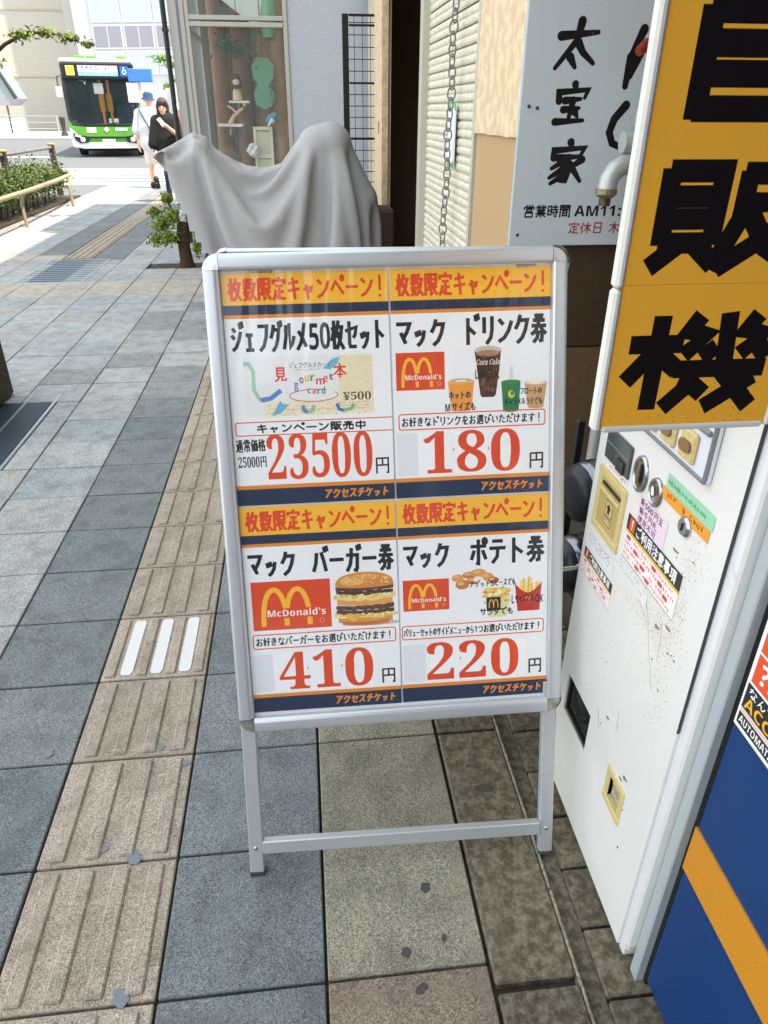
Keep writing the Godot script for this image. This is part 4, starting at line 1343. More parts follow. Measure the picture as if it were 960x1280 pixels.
func build_blue_cabinet() -> void:
	var t := thing("blue_cabinet", "navy blue cabinet with orange stripe and white ticket sticker", "cabinet", Vector3(0.58, 0, 0.1))
	var navy := bumped(mat(rgb8(3, 62, 122), 0.42, 0.0, tex_grain, 10.0), tex_grain, 0.03)
	var amber := bumped(mat(rgb8(226, 152, 38), 0.4, 0.0, tex_grain, 10.0), tex_grain, 0.03)
	block(t, "body", navy, Vector3(0.003, 0.03, -0.786), Vector3(0.5, 1.95, 1.4), 0.004)
	block(t, "plinth", mat(rgb8(40, 44, 50), 0.7), Vector3(0.03, 0.002, -0.76), Vector3(0.5, 0.03, 1.4))
	block(t, "stripe", amber, Vector3(0.0, 0.372, -0.785), Vector3(0.004, 0.474, 1.4))
	block(t, "edge_strip", mat(rgb8(190, 200, 202), 0.4, 0.3), Vector3(-0.01, 0.004, -0.8215), Vector3(0.02, 1.95, -0.797), 0.002)
	block(t, "gap", mat(rgb8(14, 12, 12), 0.9), Vector3(0.006, 0.01, -0.797), Vector3(0.02, 1.95, -0.7865))
	var p := Print.new(self, 1040, 960, 1.0, rgb8(244, 244, 244))
	for r in 3:
		for k in 5:
			p.rect(24 + k * 190, 510 - r * 178, 176, 166, rgb8(226, 82, 36))
	p.latin("?!", 62, 536, 106, 112, sans, rgb8(250, 250, 250))
	p.latin("4", 76, 356, 74, 116, sans, rgb8(250, 250, 250))
	p.rect(14, 690, 1026, 150, rgb8(30, 38, 32))
	p.text("なんでも自販機", 30, 700, 490, 54, 7, rgb8(248, 248, 248))
	p.latin("ACCESS", 30, 764, 377, 66, sans, rgb8(244, 180, 40))
	p.rect(14, 846, 1026, 6, rgb8(226, 150, 140))
	p.rect(14, 856, 1026, 6, rgb8(226, 150, 140))
	p.rect(14, 868, 1026, 70, rgb8(30, 34, 34))
	p.latin("AUTOMATIC TICKET", 26, 882, 470, 42, sans, rgb8(246, 246, 246))
	part(t, "sticker", sheet_x(0.0015, 0.708, 0.988, -0.782, -0.482), printed(p.done()))

func build_yellow_sign() -> void:
	var t := thing("projecting_sign", "orange yellow projecting sign with bold black characters and white frame", "sign", Vector3(0.428, 1.146, -0.73))
	var frame := mat(rgb8(228, 226, 218), 0.5, 0.0, tex_dirt, 7.0)
	var w := 0.206
	var h := 0.72
	block(t, "panel", mat(rgb8(226, 160, 50), 0.5), Vector3(-w / 2 + 0.004, 0.004, -0.006), Vector3(w / 2 - 0.004, h - 0.004, 0.006))
	var p := Print.new(self, 400, 1440, 1.0, rgb8(255, 184, 56))
	var ink := rgb8(20, 12, 10)
	var g := RandomNumberGenerator.new()
	g.seed = 17
	for k in 500:
		p.disc(Vector2(g.randf() * 400, 500 + g.randf() * 940), g.randf_range(0.4, 0.9), g.randf_range(0.4, 1.4), [rgb8(250, 178, 52), rgb8(255, 190, 68), rgb8(244, 172, 50)][k % 3], 6)
	for k in 26:
		p.disc(Vector2(g.randf() * 400, 1400 + g.randf() * 40), g.randf_range(0.6, 1.6), g.randf_range(0.6, 2.0), rgb8(150, 104, 50), 6)
	p.glyph("機", 34, 1178, 332, 222, 41, ink)
	p.glyph("販", 34, 884, 340, 208, 41, ink)
	p.glyph("自", 20, 600, 350, 216, 44, ink)
	
	p.rect(0, 1116, 400, 1, rgb8(196, 132, 40))
	var face := printed(p.done(), 0.6)
	face.metallic_specular = 0.3
	part(t, "face", sheet_z(0.0066, -w / 2 + 0.005, w / 2 - 0.005, 0.005, h - 0.005), face)
	part(t, "face", sheet(Vector3(w / 2 - 0.005, h - 0.005, -0.0066), Vector3(-w / 2 + 0.005, h - 0.005, -0.0066), Vector3(-w / 2 + 0.005, 0.005, -0.0066), Vector3(w / 2 - 0.005, 0.005, -0.0066)), face)
	for s in [-1, 1]:
		block(t, "side_frame", frame, Vector3(s * w / 2 - 0.005, 0.002, -0.008), Vector3(s * w / 2 + 0.004, 0.16, 0.009), 0.003)
		block(t, "side_frame", frame, Vector3(s * w / 2 - 0.005, 0.1612, -0.008), Vector3(s * w / 2 + 0.004, h, 0.009), 0.003)
	block(t, "bottom_frame", frame, Vector3(-w / 2 + 0.0055, 0.0, -0.0075), Vector3(w / 2 - 0.0055, 0.009, 0.0085), 0.003)
	block(t, "top_frame", frame, Vector3(-w / 2 + 0.0055, h - 0.009, -0.0075), Vector3(w / 2 - 0.0055, h, 0.0085), 0.003)
	for y in [0.2, 0.6]:
		block(t, "bracket", mat(rgb8(120, 122, 124), 0.5, 0.6), Vector3(w / 2 + 0.005, y, -0.006), Vector3(0.146, y + 0.03, 0.002), 0.002)
# ---------------------------------------------------------------- buildings
func window_grid(parent: Node3D, x0: float, x1: float, y0: float, y1: float, z: float, nx: int, ny: int, frame: Material, pane: Material) -> void:
	var cw := (x1 - x0) / nx
	var ch := (y1 - y0) / ny
	for i in nx:
		for j in ny:
			var w := block(parent, "window", frame, Vector3(x0 + i * cw + 0.06, y0 + j * ch + 0.06, z - 0.1), Vector3(x0 + (i + 1) * cw - 0.06, y0 + (j + 1) * ch - 0.06, z + 0.03))
			part(w, "pane", box(Vector3(cw - 0.3, ch - 0.3, 0.04)), pane, Vector3(0, 0, 0.065))

# shop with the shutter, and the storeys above it that shade the pavement
func build_shop() -> void:
	var t := thing("shop_building", "shop with cream shutter, beige boarded pillar and dark doorway", "building", Vector3(0.8, 0, -2.8))
	var cream := mat(rgb8(226, 214, 186), 0.75, 0.0, tex_grain, 2.0)
	var board := bumped(mat(rgb8(232, 206, 168), 0.6, 0.0, tex_streak, 1.2), tex_grain, 0.05)
	var raw := bumped(mat(rgb8(204, 168, 120), 0.7, 0.0, tex_grain, 7.0), tex_grain, 0.15)
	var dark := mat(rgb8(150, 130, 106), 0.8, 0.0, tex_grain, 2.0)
	var brown := bumped(mat(rgb8(92, 66, 42), 0.8, 0.0, tex_speckle, 2.2), tex_speckle_height, 0.05)
	var tan := bumped(mat(rgb8(138, 110, 76), 0.8, 0.0, tex_speckle, 2.2), tex_speckle_height, 0.05)
	# x to the right of the facade, z back from the corner
	block(t, "upper_wall", cream, Vector3(0.002, 2.6, -6.6), Vector3(8, 11.0, 0.0))
	block(t, "end_wall", brown, Vector3(0.03, 0.62, -0.4), Vector3(6, 2.6, -0.006))
	block(t, "end_wall_foot", tan, Vector3(0.03, 0.0, -0.4), Vector3(6, 0.612, 0.0))
	block(t, "pillar_core", cream, Vector3(0.03, 0.0, -0.79), Vector3(0.5, 2.6, -0.41))
	part(t, "pillar_board", grain_board(0.745, 1.22), board, Vector3(0.0, 1.38, -0.01))
	part(t, "pillar_board", grain_board(0.735, 1.39), raw, Vector3(0.012, 0.0, -0.012))
	block(t, "shutter_guide", mat(rgb8(206, 204, 190), 0.5, 0.2, tex_grain, 4.0), Vector3(-0.005, 0, -2.40), Vector3(0.07, 2.6, -2.30), 0.003)
	block(t, "shutter_guide", mat(rgb8(214, 210, 194), 0.5, 0.2, tex_grain, 4.0), Vector3(-0.002, 0, -0.80), Vector3(0.07, 2.6, -0.765), 0.003)
	# shutter: one curved slat above the other
	var slat_mat := mat(rgb8(232, 226, 204), 0.45, 0.1, tex_streak, 2.0)
	var st := start()
	var prof := []
	for half in 2:
		for k in 6:
			var a := PI * k / 5
			prof.append(Vector2(0.043 - 0.006 * pow(sin(a), 0.45), 0.002 + 0.036 * half + 0.033 * k / 5.0))
	prof.append(Vector2(0.05, 0.072))
	prof.append(Vector2(0.05, 0.078))
	for k in prof.size() - 1:
		var p: Vector2 = prof[k]
		var q: Vector2 = prof[k + 1]
		quad(st, Vector3(p.x, p.y, -0.805), Vector3(p.x, p.y, -2.30), Vector3(q.x, q.y, -2.30), Vector3(q.x, q.y, -0.805), Vector3(0.2, 0.035, -1.5))
	st.generate_normals()
	var slat := st.commit()
	for k in 33:
		part(t, "shutter_slat", slat, slat_mat, Vector3(0, 0.02 + k * 0.078, 0))
	block(t, "shutter_back", dark, Vector3(0.06, 0, -2.3), Vector3(0.08, 2.6, -0.8))
	block(t, "threshold", mat(rgb8(120, 116, 108), 0.85, 0.0, tex_blotch, 2.0), Vector3(0.002, -0.02, -6.6), Vector3(0.6, 0.015, -0.8), 0.004)
	# the dark doorway and its far jamb
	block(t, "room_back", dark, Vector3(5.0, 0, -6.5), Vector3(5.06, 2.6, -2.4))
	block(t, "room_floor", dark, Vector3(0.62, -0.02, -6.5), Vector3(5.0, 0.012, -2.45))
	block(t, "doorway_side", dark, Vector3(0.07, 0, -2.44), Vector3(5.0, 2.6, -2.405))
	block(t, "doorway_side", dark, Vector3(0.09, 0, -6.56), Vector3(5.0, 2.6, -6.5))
	block(t, "doorway_lintel", board, Vector3(0.01, 2.38, -4.56), Vector3(0.1, 2.598, -2.45))
	var jamb := block(t, "door_jamb", board, Vector3(-0.01, 0, -5.2), Vector3(0.055, 2.6, -4.57), 0.004)
	part(jamb, "strike_plate", box(Vector3(0.004, 0.1, 0.05)), mat(rgb8(60, 52, 42), 0.4, 0.5), Vector3(-0.034, 0.02, 0.1))
	block(t, "back_wall", cream, Vector3(0.056, 0, -6.6), Vector3(0.08, 2.6, -4.6))
	var wf := mat(rgb8(90, 92, 96), 0.5)
	for k in 3:
		for j in 3:
			var w := block(t, "window", wf, Vector3(-0.03, 3.6 + j * 2.4, -1.9 - k * 2.0), Vector3(0.0, 5.0 + j * 2.4, -0.7 - k * 2.0))
			part(w, "pane", box(Vector3(0.02, 1.26, 1.06)), glass(Color(0.3, 0.36, 0.4), 0.6), Vector3(-0.02, 0, 0))

# a board seen from -x, its lower or right-hand edge not quite straight
func grain_board(width: float, height: float) -> ArrayMesh:
	var p := PackedVector2Array()
	for k in 9:
		p.append(Vector2(-width * k / 8.0, 0.0022 * sin(k * 2.3)))
	p.append(Vector2(-width, height))
	p.append(Vector2(0, height))
	var m := prism(p, 0.012)
	var st := SurfaceTool.new()
	st.append_from(m, 0, Transform3D(Basis(Vector3(0, 0, 1), Vector3(0, 1, 0), Vector3(-1, 0, 0)), Vector3(0.006, 0, 0)))
	return st.commit()

func build_near_building() -> void:
	var t := thing("near_building", "tall pale grey building standing over the ticket machine", "building", Vector3(0.8, 0, 0))
	var wall := mat(rgb8(196, 194, 188), 0.8, 0.0, tex_grain, 1.0)
	block(t, "upper_wall", wall, Vector3(0.0, 2.7, -2.79), Vector3(8, 11.0, 8.0))
	block(t, "canopy", mat(rgb8(150, 146, 138), 0.8, 0.0, tex_grain, 1.0), Vector3(-0.9, 2.56, -1.0), Vector3(-0.001, 2.69, 4.5), 0.01)  # unseen canopy, added to deepen the shade on the near paving
	block(t, "ground_wall", wall, Vector3(0.32, 0.0, -1.3), Vector3(1.0, 2.7, 8.0))
	block(t, "alley_wall", mat(rgb8(150, 138, 120), 0.85, 0.0, tex_blotch, 1.2), Vector3(0.75, 0.0, -2.79), Vector3(1.0, 2.7, -1.3))
	for k in 4:
		for j in 3:
			var w := block(t, "window", mat(rgb8(90, 92, 96), 0.5), Vector3(-0.03, 3.6 + j * 2.4, -1.9 + k * 2.3), Vector3(-0.001, 5.0 + j * 2.4, -0.7 + k * 2.3))
			part(w, "pane", box(Vector3(0.02, 1.26, 1.06)), glass(Color(0.3, 0.36, 0.4), 0.6), Vector3(-0.02, 0, 0))

# unseen building added behind the camera to darken reflections; the board, the panes and the enamel mirror it
func build_street_behind() -> void:
	var t := thing("added_street_building", "unseen grey brown building added opposite the sandwich board for its reflection", "building", Vector3(-2, -0.1, 22))
	block(t, "wall", mat(rgb8(116, 108, 100), 0.85, 0.0, tex_grain, 0.4), Vector3(-0.4, 0, 0), Vector3(9.5, 16.0, 8))
	block(t, "low_wing", mat(rgb8(116, 108, 100), 0.85, 0.0, tex_grain, 0.4), Vector3(-9, 0, 0.1), Vector3(-0.4, 8.2, 7.9))  # kept low so that sky glare reaches only the left of the film
	for i in 6:
		for j in (2 if i < 3 else 5):
			var w := block(t, "window", mat(rgb8(80, 80, 80), 0.5), Vector3(-8.4 + i * 3.0, 0.9 + j * 2.8, -0.05), Vector3(-6.4 + i * 3.0, 2.5 + j * 2.8, 0.0))
			part(w, "pane", box(Vector3(1.8, 1.4, 0.03)), mat(rgb8(46, 52, 58), 0.2), Vector3(0, 0, -0.03))

# grey corner building with the display window that faces down the pavement
func build_corner_building() -> void:
	var zf := -9.6
	var t := thing("corner_building", "blue grey corner building with tall framed display window", "building", Vector3(0, 0, zf))
	var wall := bumped(mat(rgb8(206, 212, 222), 0.8, 0.0, tex_grain, 2.0), tex_speckle_height, 0.1)
	var frame := mat(rgb8(206, 204, 196), 0.45, 0.2, tex_grain, 3.0)
	var frame_dark := mat(rgb8(120, 126, 130), 0.45, 0.3)
	var clear := glass(Color(0.85, 0.93, 0.93), 0.05)
	block(t, "front_wall", wall, Vector3(-0.02, -0.02, -0.25), Vector3(2.2, 6.0, 0.0))
	block(t, "upper_wall", wall, Vector3(-1.33, 4.2, -3.2), Vector3(-0.021, 6.0, 0.0))
	block(t, "side_wall", wall, Vector3(-1.33, -0.02, -3.2), Vector3(-1.2, 4.199, -2.2))
	block(t, "back_wall", wall, Vector3(-1.199, -0.02, -3.2), Vector3(2.2, 4.199, -3.0))
	block(t, "window_base", frame_dark, Vector3(-1.13, -0.02, -0.2), Vector3(-0.021, 0.35, -0.01))
	var post := block(t, "corner_post", frame, Vector3(-1.30, -0.02, -0.12), Vector3(-1.13, 4.199, 0.03), 0.008)
	part(post, "groove", box(Vector3(0.03, 4.1, 0.004)), frame_dark, Vector3(0.02, 0, 0.0745))
	block(t, "window_frame", frame, Vector3(-1.128, 0.35, -0.06), Vector3(-1.085, 4.19, 0.02), 0.004)
	block(t, "window_frame", frame, Vector3(-0.068, 0.35, -0.06), Vector3(-0.022, 4.19, 0.02), 0.004)
	for y in [0.35, 2.255, 2.315]:
		block(t, "window_bar", frame, Vector3(-1.084, y, -0.058), Vector3(-0.069, y + 0.045, 0.03 if y > 1.0 else 0.018), 0.004)
	block(t, "pane", clear, Vector3(-1.084, 0.396, -0.03), Vector3(-0.069, 2.254, -0.022))
	block(t, "pane", clear, Vector3(-1.084, 2.361, -0.03), Vector3(-0.069, 4.18, -0.022))
	block(t, "side_pane", clear, Vector3(-1.22, 0.35, -2.19), Vector3(-1.212, 4.19, -0.13))
	block(t, "side_bar", frame, Vector3(-1.24, 2.26, -2.19), Vector3(-1.19, 2.31, -0.13))
	block(t, "room_floor", mat(rgb8(150, 130, 100), 0.7), Vector3(-1.19, 0.0, -2.99), Vector3(2.1, 0.36, -0.26))
	block(t, "room_ceiling", mat(rgb8(196, 192, 180), 0.8), Vector3(-1.19, 4.0, -2.99), Vector3(2.1, 4.19, -0.26))
	block(t, "room_wall", mat(rgb8(206, 184, 140), 0.8), Vector3(-0.02, 0.36, -2.99), Vector3(0.04, 4.0, -0.26))
	# tiled back wall of the display, and its timber
	var ochre := [mat(rgb8(222, 198, 146), 0.8, 0.0, tex_grain, 4.0), mat(rgb8(212, 186, 132), 0.8, 0.0, tex_grain, 4.0), mat(rgb8(228, 206, 158), 0.8, 0.0, tex_grain, 4.0)]
	block(t, "display_wall", ochre[1], Vector3(-0.98, 0.36, -1.0), Vector3(-0.021, 3.9, -0.92))
	for j in 32:
		for i in 4:
			var x := -0.975 + i * 0.24 + (0.12 if j % 2 else 0.0)
			if x < -0.2:
				block(t, "brick", ochre[rng.randi() % 3], Vector3(x, 0.7 + j * 0.075, -0.925), Vector3(x + 0.232, 0.768 + j * 0.075, -0.905))
	var wood := bumped(mat(rgb8(134, 92, 56), 0.6, 0.0, tex_streak, 3.0), tex_grain, 0.2)
	var wood2 := bumped(mat(rgb8(160, 118, 74), 0.6, 0.0, tex_streak, 3.0), tex_grain, 0.2)
	part(t, "timber_column", tube([Vector3(-0.86, 0.36, -0.72), Vector3(-0.85, 2.1, -0.74), Vector3(-0.86, 3.9, -0.75)], 0.1, 14), wood)
	part(t, "timber_column", tube([Vector3(-0.62, 0.36, -0.78), Vector3(-0.61, 2.1, -0.78), Vector3(-0.62, 3.9, -0.78)], 0.13, 14), wood)
	part(t, "timber_column", tube([Vector3(-0.16, 0.36, -0.62), Vector3(-0.15, 2.1, -0.62), Vector3(-0.16, 3.9, -0.62)], 0.1, 14), wood2)
	# street-side things on it
	var pipe := thing("downpipe", "thin black downpipe on the corner of grey building", "pipe", Vector3(-1.345, 0, zf + 0.05))
	part(pipe, "tube", tube([Vector3(0, 0.02, 0), Vector3(0, 5.9, 0)], 0.028, 12), mat(rgb8(36, 36, 38), 0.5))
	for y in [0.8, 2.2, 3.6]:
		block(pipe, "clip", mat(rgb8(50, 50, 52), 0.5), Vector3(-0.032, y, -0.03), Vector3(0.034, y + 0.03, 0.032))
	# things in the display
	var green := mat(rgb8(112, 176, 132), 0.6, 0.0, tex_grain, 5.0)
	var orn := thing("green_ornament", "pale green gourd shaped ornament hanging in the display window", "ornament", Vector3(-0.34, 1.66, zf - 0.45))
	var prof := PackedVector2Array()
	for q in [[0.0, -0.2], [0.1, -0.15], [0.125, -0.03], [0.07, 0.06], [0.12, 0.14], [0.13, 0.26], [0.06, 0.34], [-0.06, 0.34], [-0.13, 0.26], [-0.12, 0.14], [-0.07, 0.06], [-0.125, -0.03], [-0.1, -0.15]]:
		prof.append(Vector2(q[0], q[1]))
	part(orn, "plaque", prism(prof, 0.05), green)
	part(orn, "cord", tube([Vector3(0, 0.34, 0), Vector3(0, 1.1, 0)], 0.006, 6), mat(rgb8(80, 70, 50), 0.8))
	part(orn, "stone", box(Vector3(0.05, 0.05, 0.02), 0.008), mat(rgb8(60, 110, 110), 0.4), Vector3(0.08, 0.05, 0.03))
	var doll := thing("display_doll", "small doll in dark hood on white shelf in window", "doll", Vector3(-0.66, 1.56, zf - 0.42))
	part(doll, "body", lathe([Vector2(0.0, 0.0), Vector2(0.055, 0.0), Vector2(0.05, 0.08), Vector2(0.03, 0.15), Vector2(0.0, 0.16)], 16), mat(rgb8(214, 196, 160), 0.7))
	part(doll, "hood", lathe([Vector2(0.06, 0.12), Vector2(0.062, 0.2), Vector2(0.04, 0.26), Vector2(0.0, 0.275)], 16), mat(rgb8(50, 40, 34), 0.8))
	part(doll, "face", lathe([Vector2(0.0, 0.14), Vector2(0.04, 0.16), Vector2(0.045, 0.2), Vector2(0.0, 0.24)], 14), mat(rgb8(226, 196, 166), 0.7), Vector3(0, 0, 0.028))
	var shelf := thing("display_shelf", "narrow white shelf carrying the doll in display window", "shelf", Vector3(-0.66, 1.53, zf - 0.42))
	block(shelf, "board", mat(rgb8(236, 232, 222), 0.5), Vector3(-0.1, 0.0, -0.3), Vector3(0.14, 0.025, 0.07), 0.003)
	block(shelf, "bracket", mat(rgb8(180, 176, 168), 0.5, 0.4), Vector3(-0.01, -0.08, -0.3), Vector3(0.01, 0.0, -0.1))
	var low := thing("display_shelf", "white shelf with wooden figure low in display window", "shelf", Vector3(-0.78, 1.28, zf - 0.4))
	block(low, "board", mat(rgb8(236, 232, 222), 0.5), Vector3(-0.14, 0.0, -0.3), Vector3(0.16, 0.03, 0.08), 0.003)
	part(low, "bracket", box(Vector3(0.02, 0.09, 0.2)), mat(rgb8(180, 176, 168), 0.5, 0.4), Vector3(0, -0.045, -0.15))
	var fig := thing("wooden_figure", "bent pale wooden figure on low shelf in window", "figurine", Vector3(-0.72, 1.31, zf - 0.38))
	part(fig, "torso", tube([Vector3(-0.05, 0.0, 0), Vector3(0.0, 0.08, 0), Vector3(0.08, 0.14, 0.02), Vector3(0.12, 0.17, 0.02)], [0.03, 0.024, 0.02, 0.012], 10), mat(rgb8(216, 178, 134), 0.6))
	part(fig, "arm", tube([Vector3(0.04, 0.12, 0), Vector3(-0.02, 0.17, 0.03), Vector3(-0.06, 0.19, 0.03)], 0.011, 8), mat(rgb8(226, 214, 200), 0.6))
	part(fig, "head", lathe([Vector2(0.0, -0.03), Vector2(0.028, 0.0), Vector2(0.0, 0.035)], 12), mat(rgb8(216, 178, 134), 0.6), Vector3(0.14, 0.2, 0.02))
	var cab := thing("window_ornament", "cream window shaped ornament frame standing in display window", "ornament", Vector3(-0.39, 0.62, zf - 0.5))
	var ivory := mat(rgb8(232, 228, 208), 0.6)
	for s in [-1, 1]:
		block(cab, "stile", ivory, Vector3(s * 0.1 - 0.018, 0.0, -0.02), Vector3(s * 0.1 + 0.018, 0.66, 0.02), 0.003)
	for y in [0.0, 0.31, 0.62]:
		block(cab, "rail", ivory, Vector3(-0.081, y, -0.018), Vector3(0.081, y + 0.04, 0.018), 0.003)
	for y in [0.17, 0.48]:
		part(cab, "panel", box(Vector3(0.16, 0.26, 0.012)), mat(rgb8(206, 212, 180), 0.6), Vector3(0, y, -0.006))
	var bird := thing("blue_bird_ornament", "small blue and white bird ornament hanging near cream frame", "ornament", Vector3(-0.27, 1.36, zf - 0.42))
	part(bird, "body", tube([Vector3(-0.07, -0.03, 0), Vector3(-0.02, 0.01, 0), Vector3(0.05, 0.05, 0), Vector3(0.07, 0.05, 0)], [0.01, 0.045, 0.035, 0.012], 12), mat(rgb8(96, 156, 190), 0.5))
	part(bird, "wing", tube([Vector3(-0.05, -0.07, 0.03), Vector3(0.02, 0.0, 0.04)], [0.012, 0.03], 10), mat(rgb8(232, 234, 236), 0.6))
	part(bird, "cord", tube([Vector3(0.02, 0.06, 0), Vector3(0.02, 0.3, 0)], 0.003, 5), mat(rgb8(80, 70, 50), 0.8))
	var paper := thing("crumpled_paper", "crumpled white paper ornament low in display window", "ornament", Vector3(-0.52, 1.02, zf - 0.4))
	part(paper, "sheet", crumple(0.07), mat(rgb8(228, 232, 238), 0.7))
	var fern := thing("hanging_fern", "dark green fern hanging at top of display window", "plant", Vector3(-0.6, 2.06, zf - 0.4))
	part(fern, "fronds", foliage([[Vector3(0, 0, 0), Vector3(0.26, 0.14, 0.16)], [Vector3(-0.14, 0.05, 0), Vector3(0.12, 0.1, 0.1)]], 420, 0.03, 5), leaf_mat(rgb8(58, 92, 44)))
	part(fern, "pot", lathe([Vector2(0.0, 0.1), Vector2(0.06, 0.1), Vector2(0.075, 0.2), Vector2(0.0, 0.2)], 14), mat(rgb8(110, 70, 44), 0.8))
	part(fern, "cord", tube([Vector3(0, 0.2, 0), Vector3(0, 1.9, 0)], 0.004, 5), mat(rgb8(60, 50, 40), 0.8))
	# things behind the upper pane
	var up := thing("upper_display_sign", "pale slanted panel hanging behind the upper window pane", "panel", Vector3(-0.62, 2.75, zf - 0.5))
	part(up, "panel", box(Vector3(0.9, 0.26, 0.03)), mat(rgb8(224, 236, 226), 0.5), Vector3(-0.05, -0.1, 0), Vector3(0, 0, -0.6))
	part(up, "disc", lathe([Vector2(0, 0), Vector2(0.09, 0), Vector2(0.09, 0.02), Vector2(0, 0.02)], 18), mat(rgb8(60, 70, 66), 0.6), Vector3(-0.15, -0.34, 0.03), Vector3(PI / 2, 0, 0))
	part(up, "cord", tube([Vector3(0, 0.0, 0), Vector3(0, 1.2, 0)], 0.004, 5), mat(rgb8(90, 90, 90), 0.8))
	var vase := thing("green_vase", "tall green and white vase behind the upper window pane", "vase", Vector3(-0.24, 2.2, zf - 0.55))
	part(vase, "vessel", lathe([Vector2(0, 0), Vector2(0.07, 0), Vector2(0.11, 0.2), Vector2(0.08, 0.42), Vector2(0.05, 0.5), Vector2(0.06, 0.56)], 18), mat(rgb8(120, 170, 130), 0.3))
	part(vase, "stand", box(Vector3(0.3, 1.82, 0.3)), mat(rgb8(160, 118, 74), 0.6, 0.0, tex_streak, 3.0), Vector3(0, -0.92, -0.22))

func crumple(r: float) -> ArrayMesh:
	var n := FastNoiseLite.new()
	n.seed = 3
	n.frequency = 18.0
	var st := start()
	var at := func(i: int, j: int) -> Vector3:
		var a := TAU * i / 10.0
		var b := PI * j / 6.0
		var d := Vector3(cos(a) * sin(b), cos(b), sin(a) * sin(b))
		return d * r * (1.0 + 0.9 * n.get_noise_3dv(d * 0.2))
	for i in 10:
		for j in 6:
			if j > 0:
				tri(st, at.call(i, j), at.call(i + 1, j), at.call(i + 1, j + 1), Vector3.ZERO)
			if j < 5:
				tri(st, at.call(i, j), at.call(i + 1, j + 1), at.call(i, j + 1), Vector3.ZERO)
	return flat(st)

func leaf_mat(color: Color) -> StandardMaterial3D:
	var m := mat(color, 0.55)
	m.vertex_color_use_as_albedo = true
	m.backlight_enabled = true
	m.backlight = color * 0.5
	return m

# leaf-sized folded faces spread through ellipsoids [centre, radii]
func foliage(lumps: Array, count: int, size: float, seed_: int) -> ArrayMesh:
	var g := RandomNumberGenerator.new()
	g.seed = seed_
	var v := PackedVector3Array()
	var nn := PackedVector3Array()
	var cc := PackedColorArray()
	for k in count:
		var l: Array = lumps[g.randi() % lumps.size()]
		var d := Vector3(g.randfn(), g.randfn(), g.randfn()).normalized()
		var r := absf(g.randfn()) * 0.5 + 0.12
		var c: Vector3 = l[0] + d * r * (l[1] as Vector3)
		var out := (d + Vector3(g.randfn(), g.randfn() + 0.6, g.randfn()) * 0.6).normalized()
		var s := out.cross(Vector3(g.randfn(), g.randfn(), g.randfn())).normalized()
		var u := s.cross(out)
		var z := size * g.randf_range(0.6, 1.25)
		var tip := c + u * z
		var tail := c - u * z * 0.8
		var a := c + s * z * 0.42 + out * z * 0.16
		var b := c - s * z * 0.42 + out * z * 0.16
		var tone := g.randf_range(0.62, 1.0)
		var col := Color(tone * g.randf_range(0.85, 1.0), tone, tone * g.randf_range(0.6, 0.9))
		for f in [[tail, a, tip], [tail, tip, b]]:
			var n: Vector3 = (f[2] - f[0]).cross(f[1] - f[0]).normalized()
			for q in f:
				v.append(q)
				nn.append(n)
				cc.append(col)
	var arr := []
	arr.resize(Mesh.ARRAY_MAX)
	arr[Mesh.ARRAY_VERTEX] = v
	arr[Mesh.ARRAY_NORMAL] = nn
	arr[Mesh.ARRAY_COLOR] = cc
	var m := ArrayMesh.new()
	m.add_surface_from_arrays(Mesh.PRIMITIVE_TRIANGLES, arr)
	return m

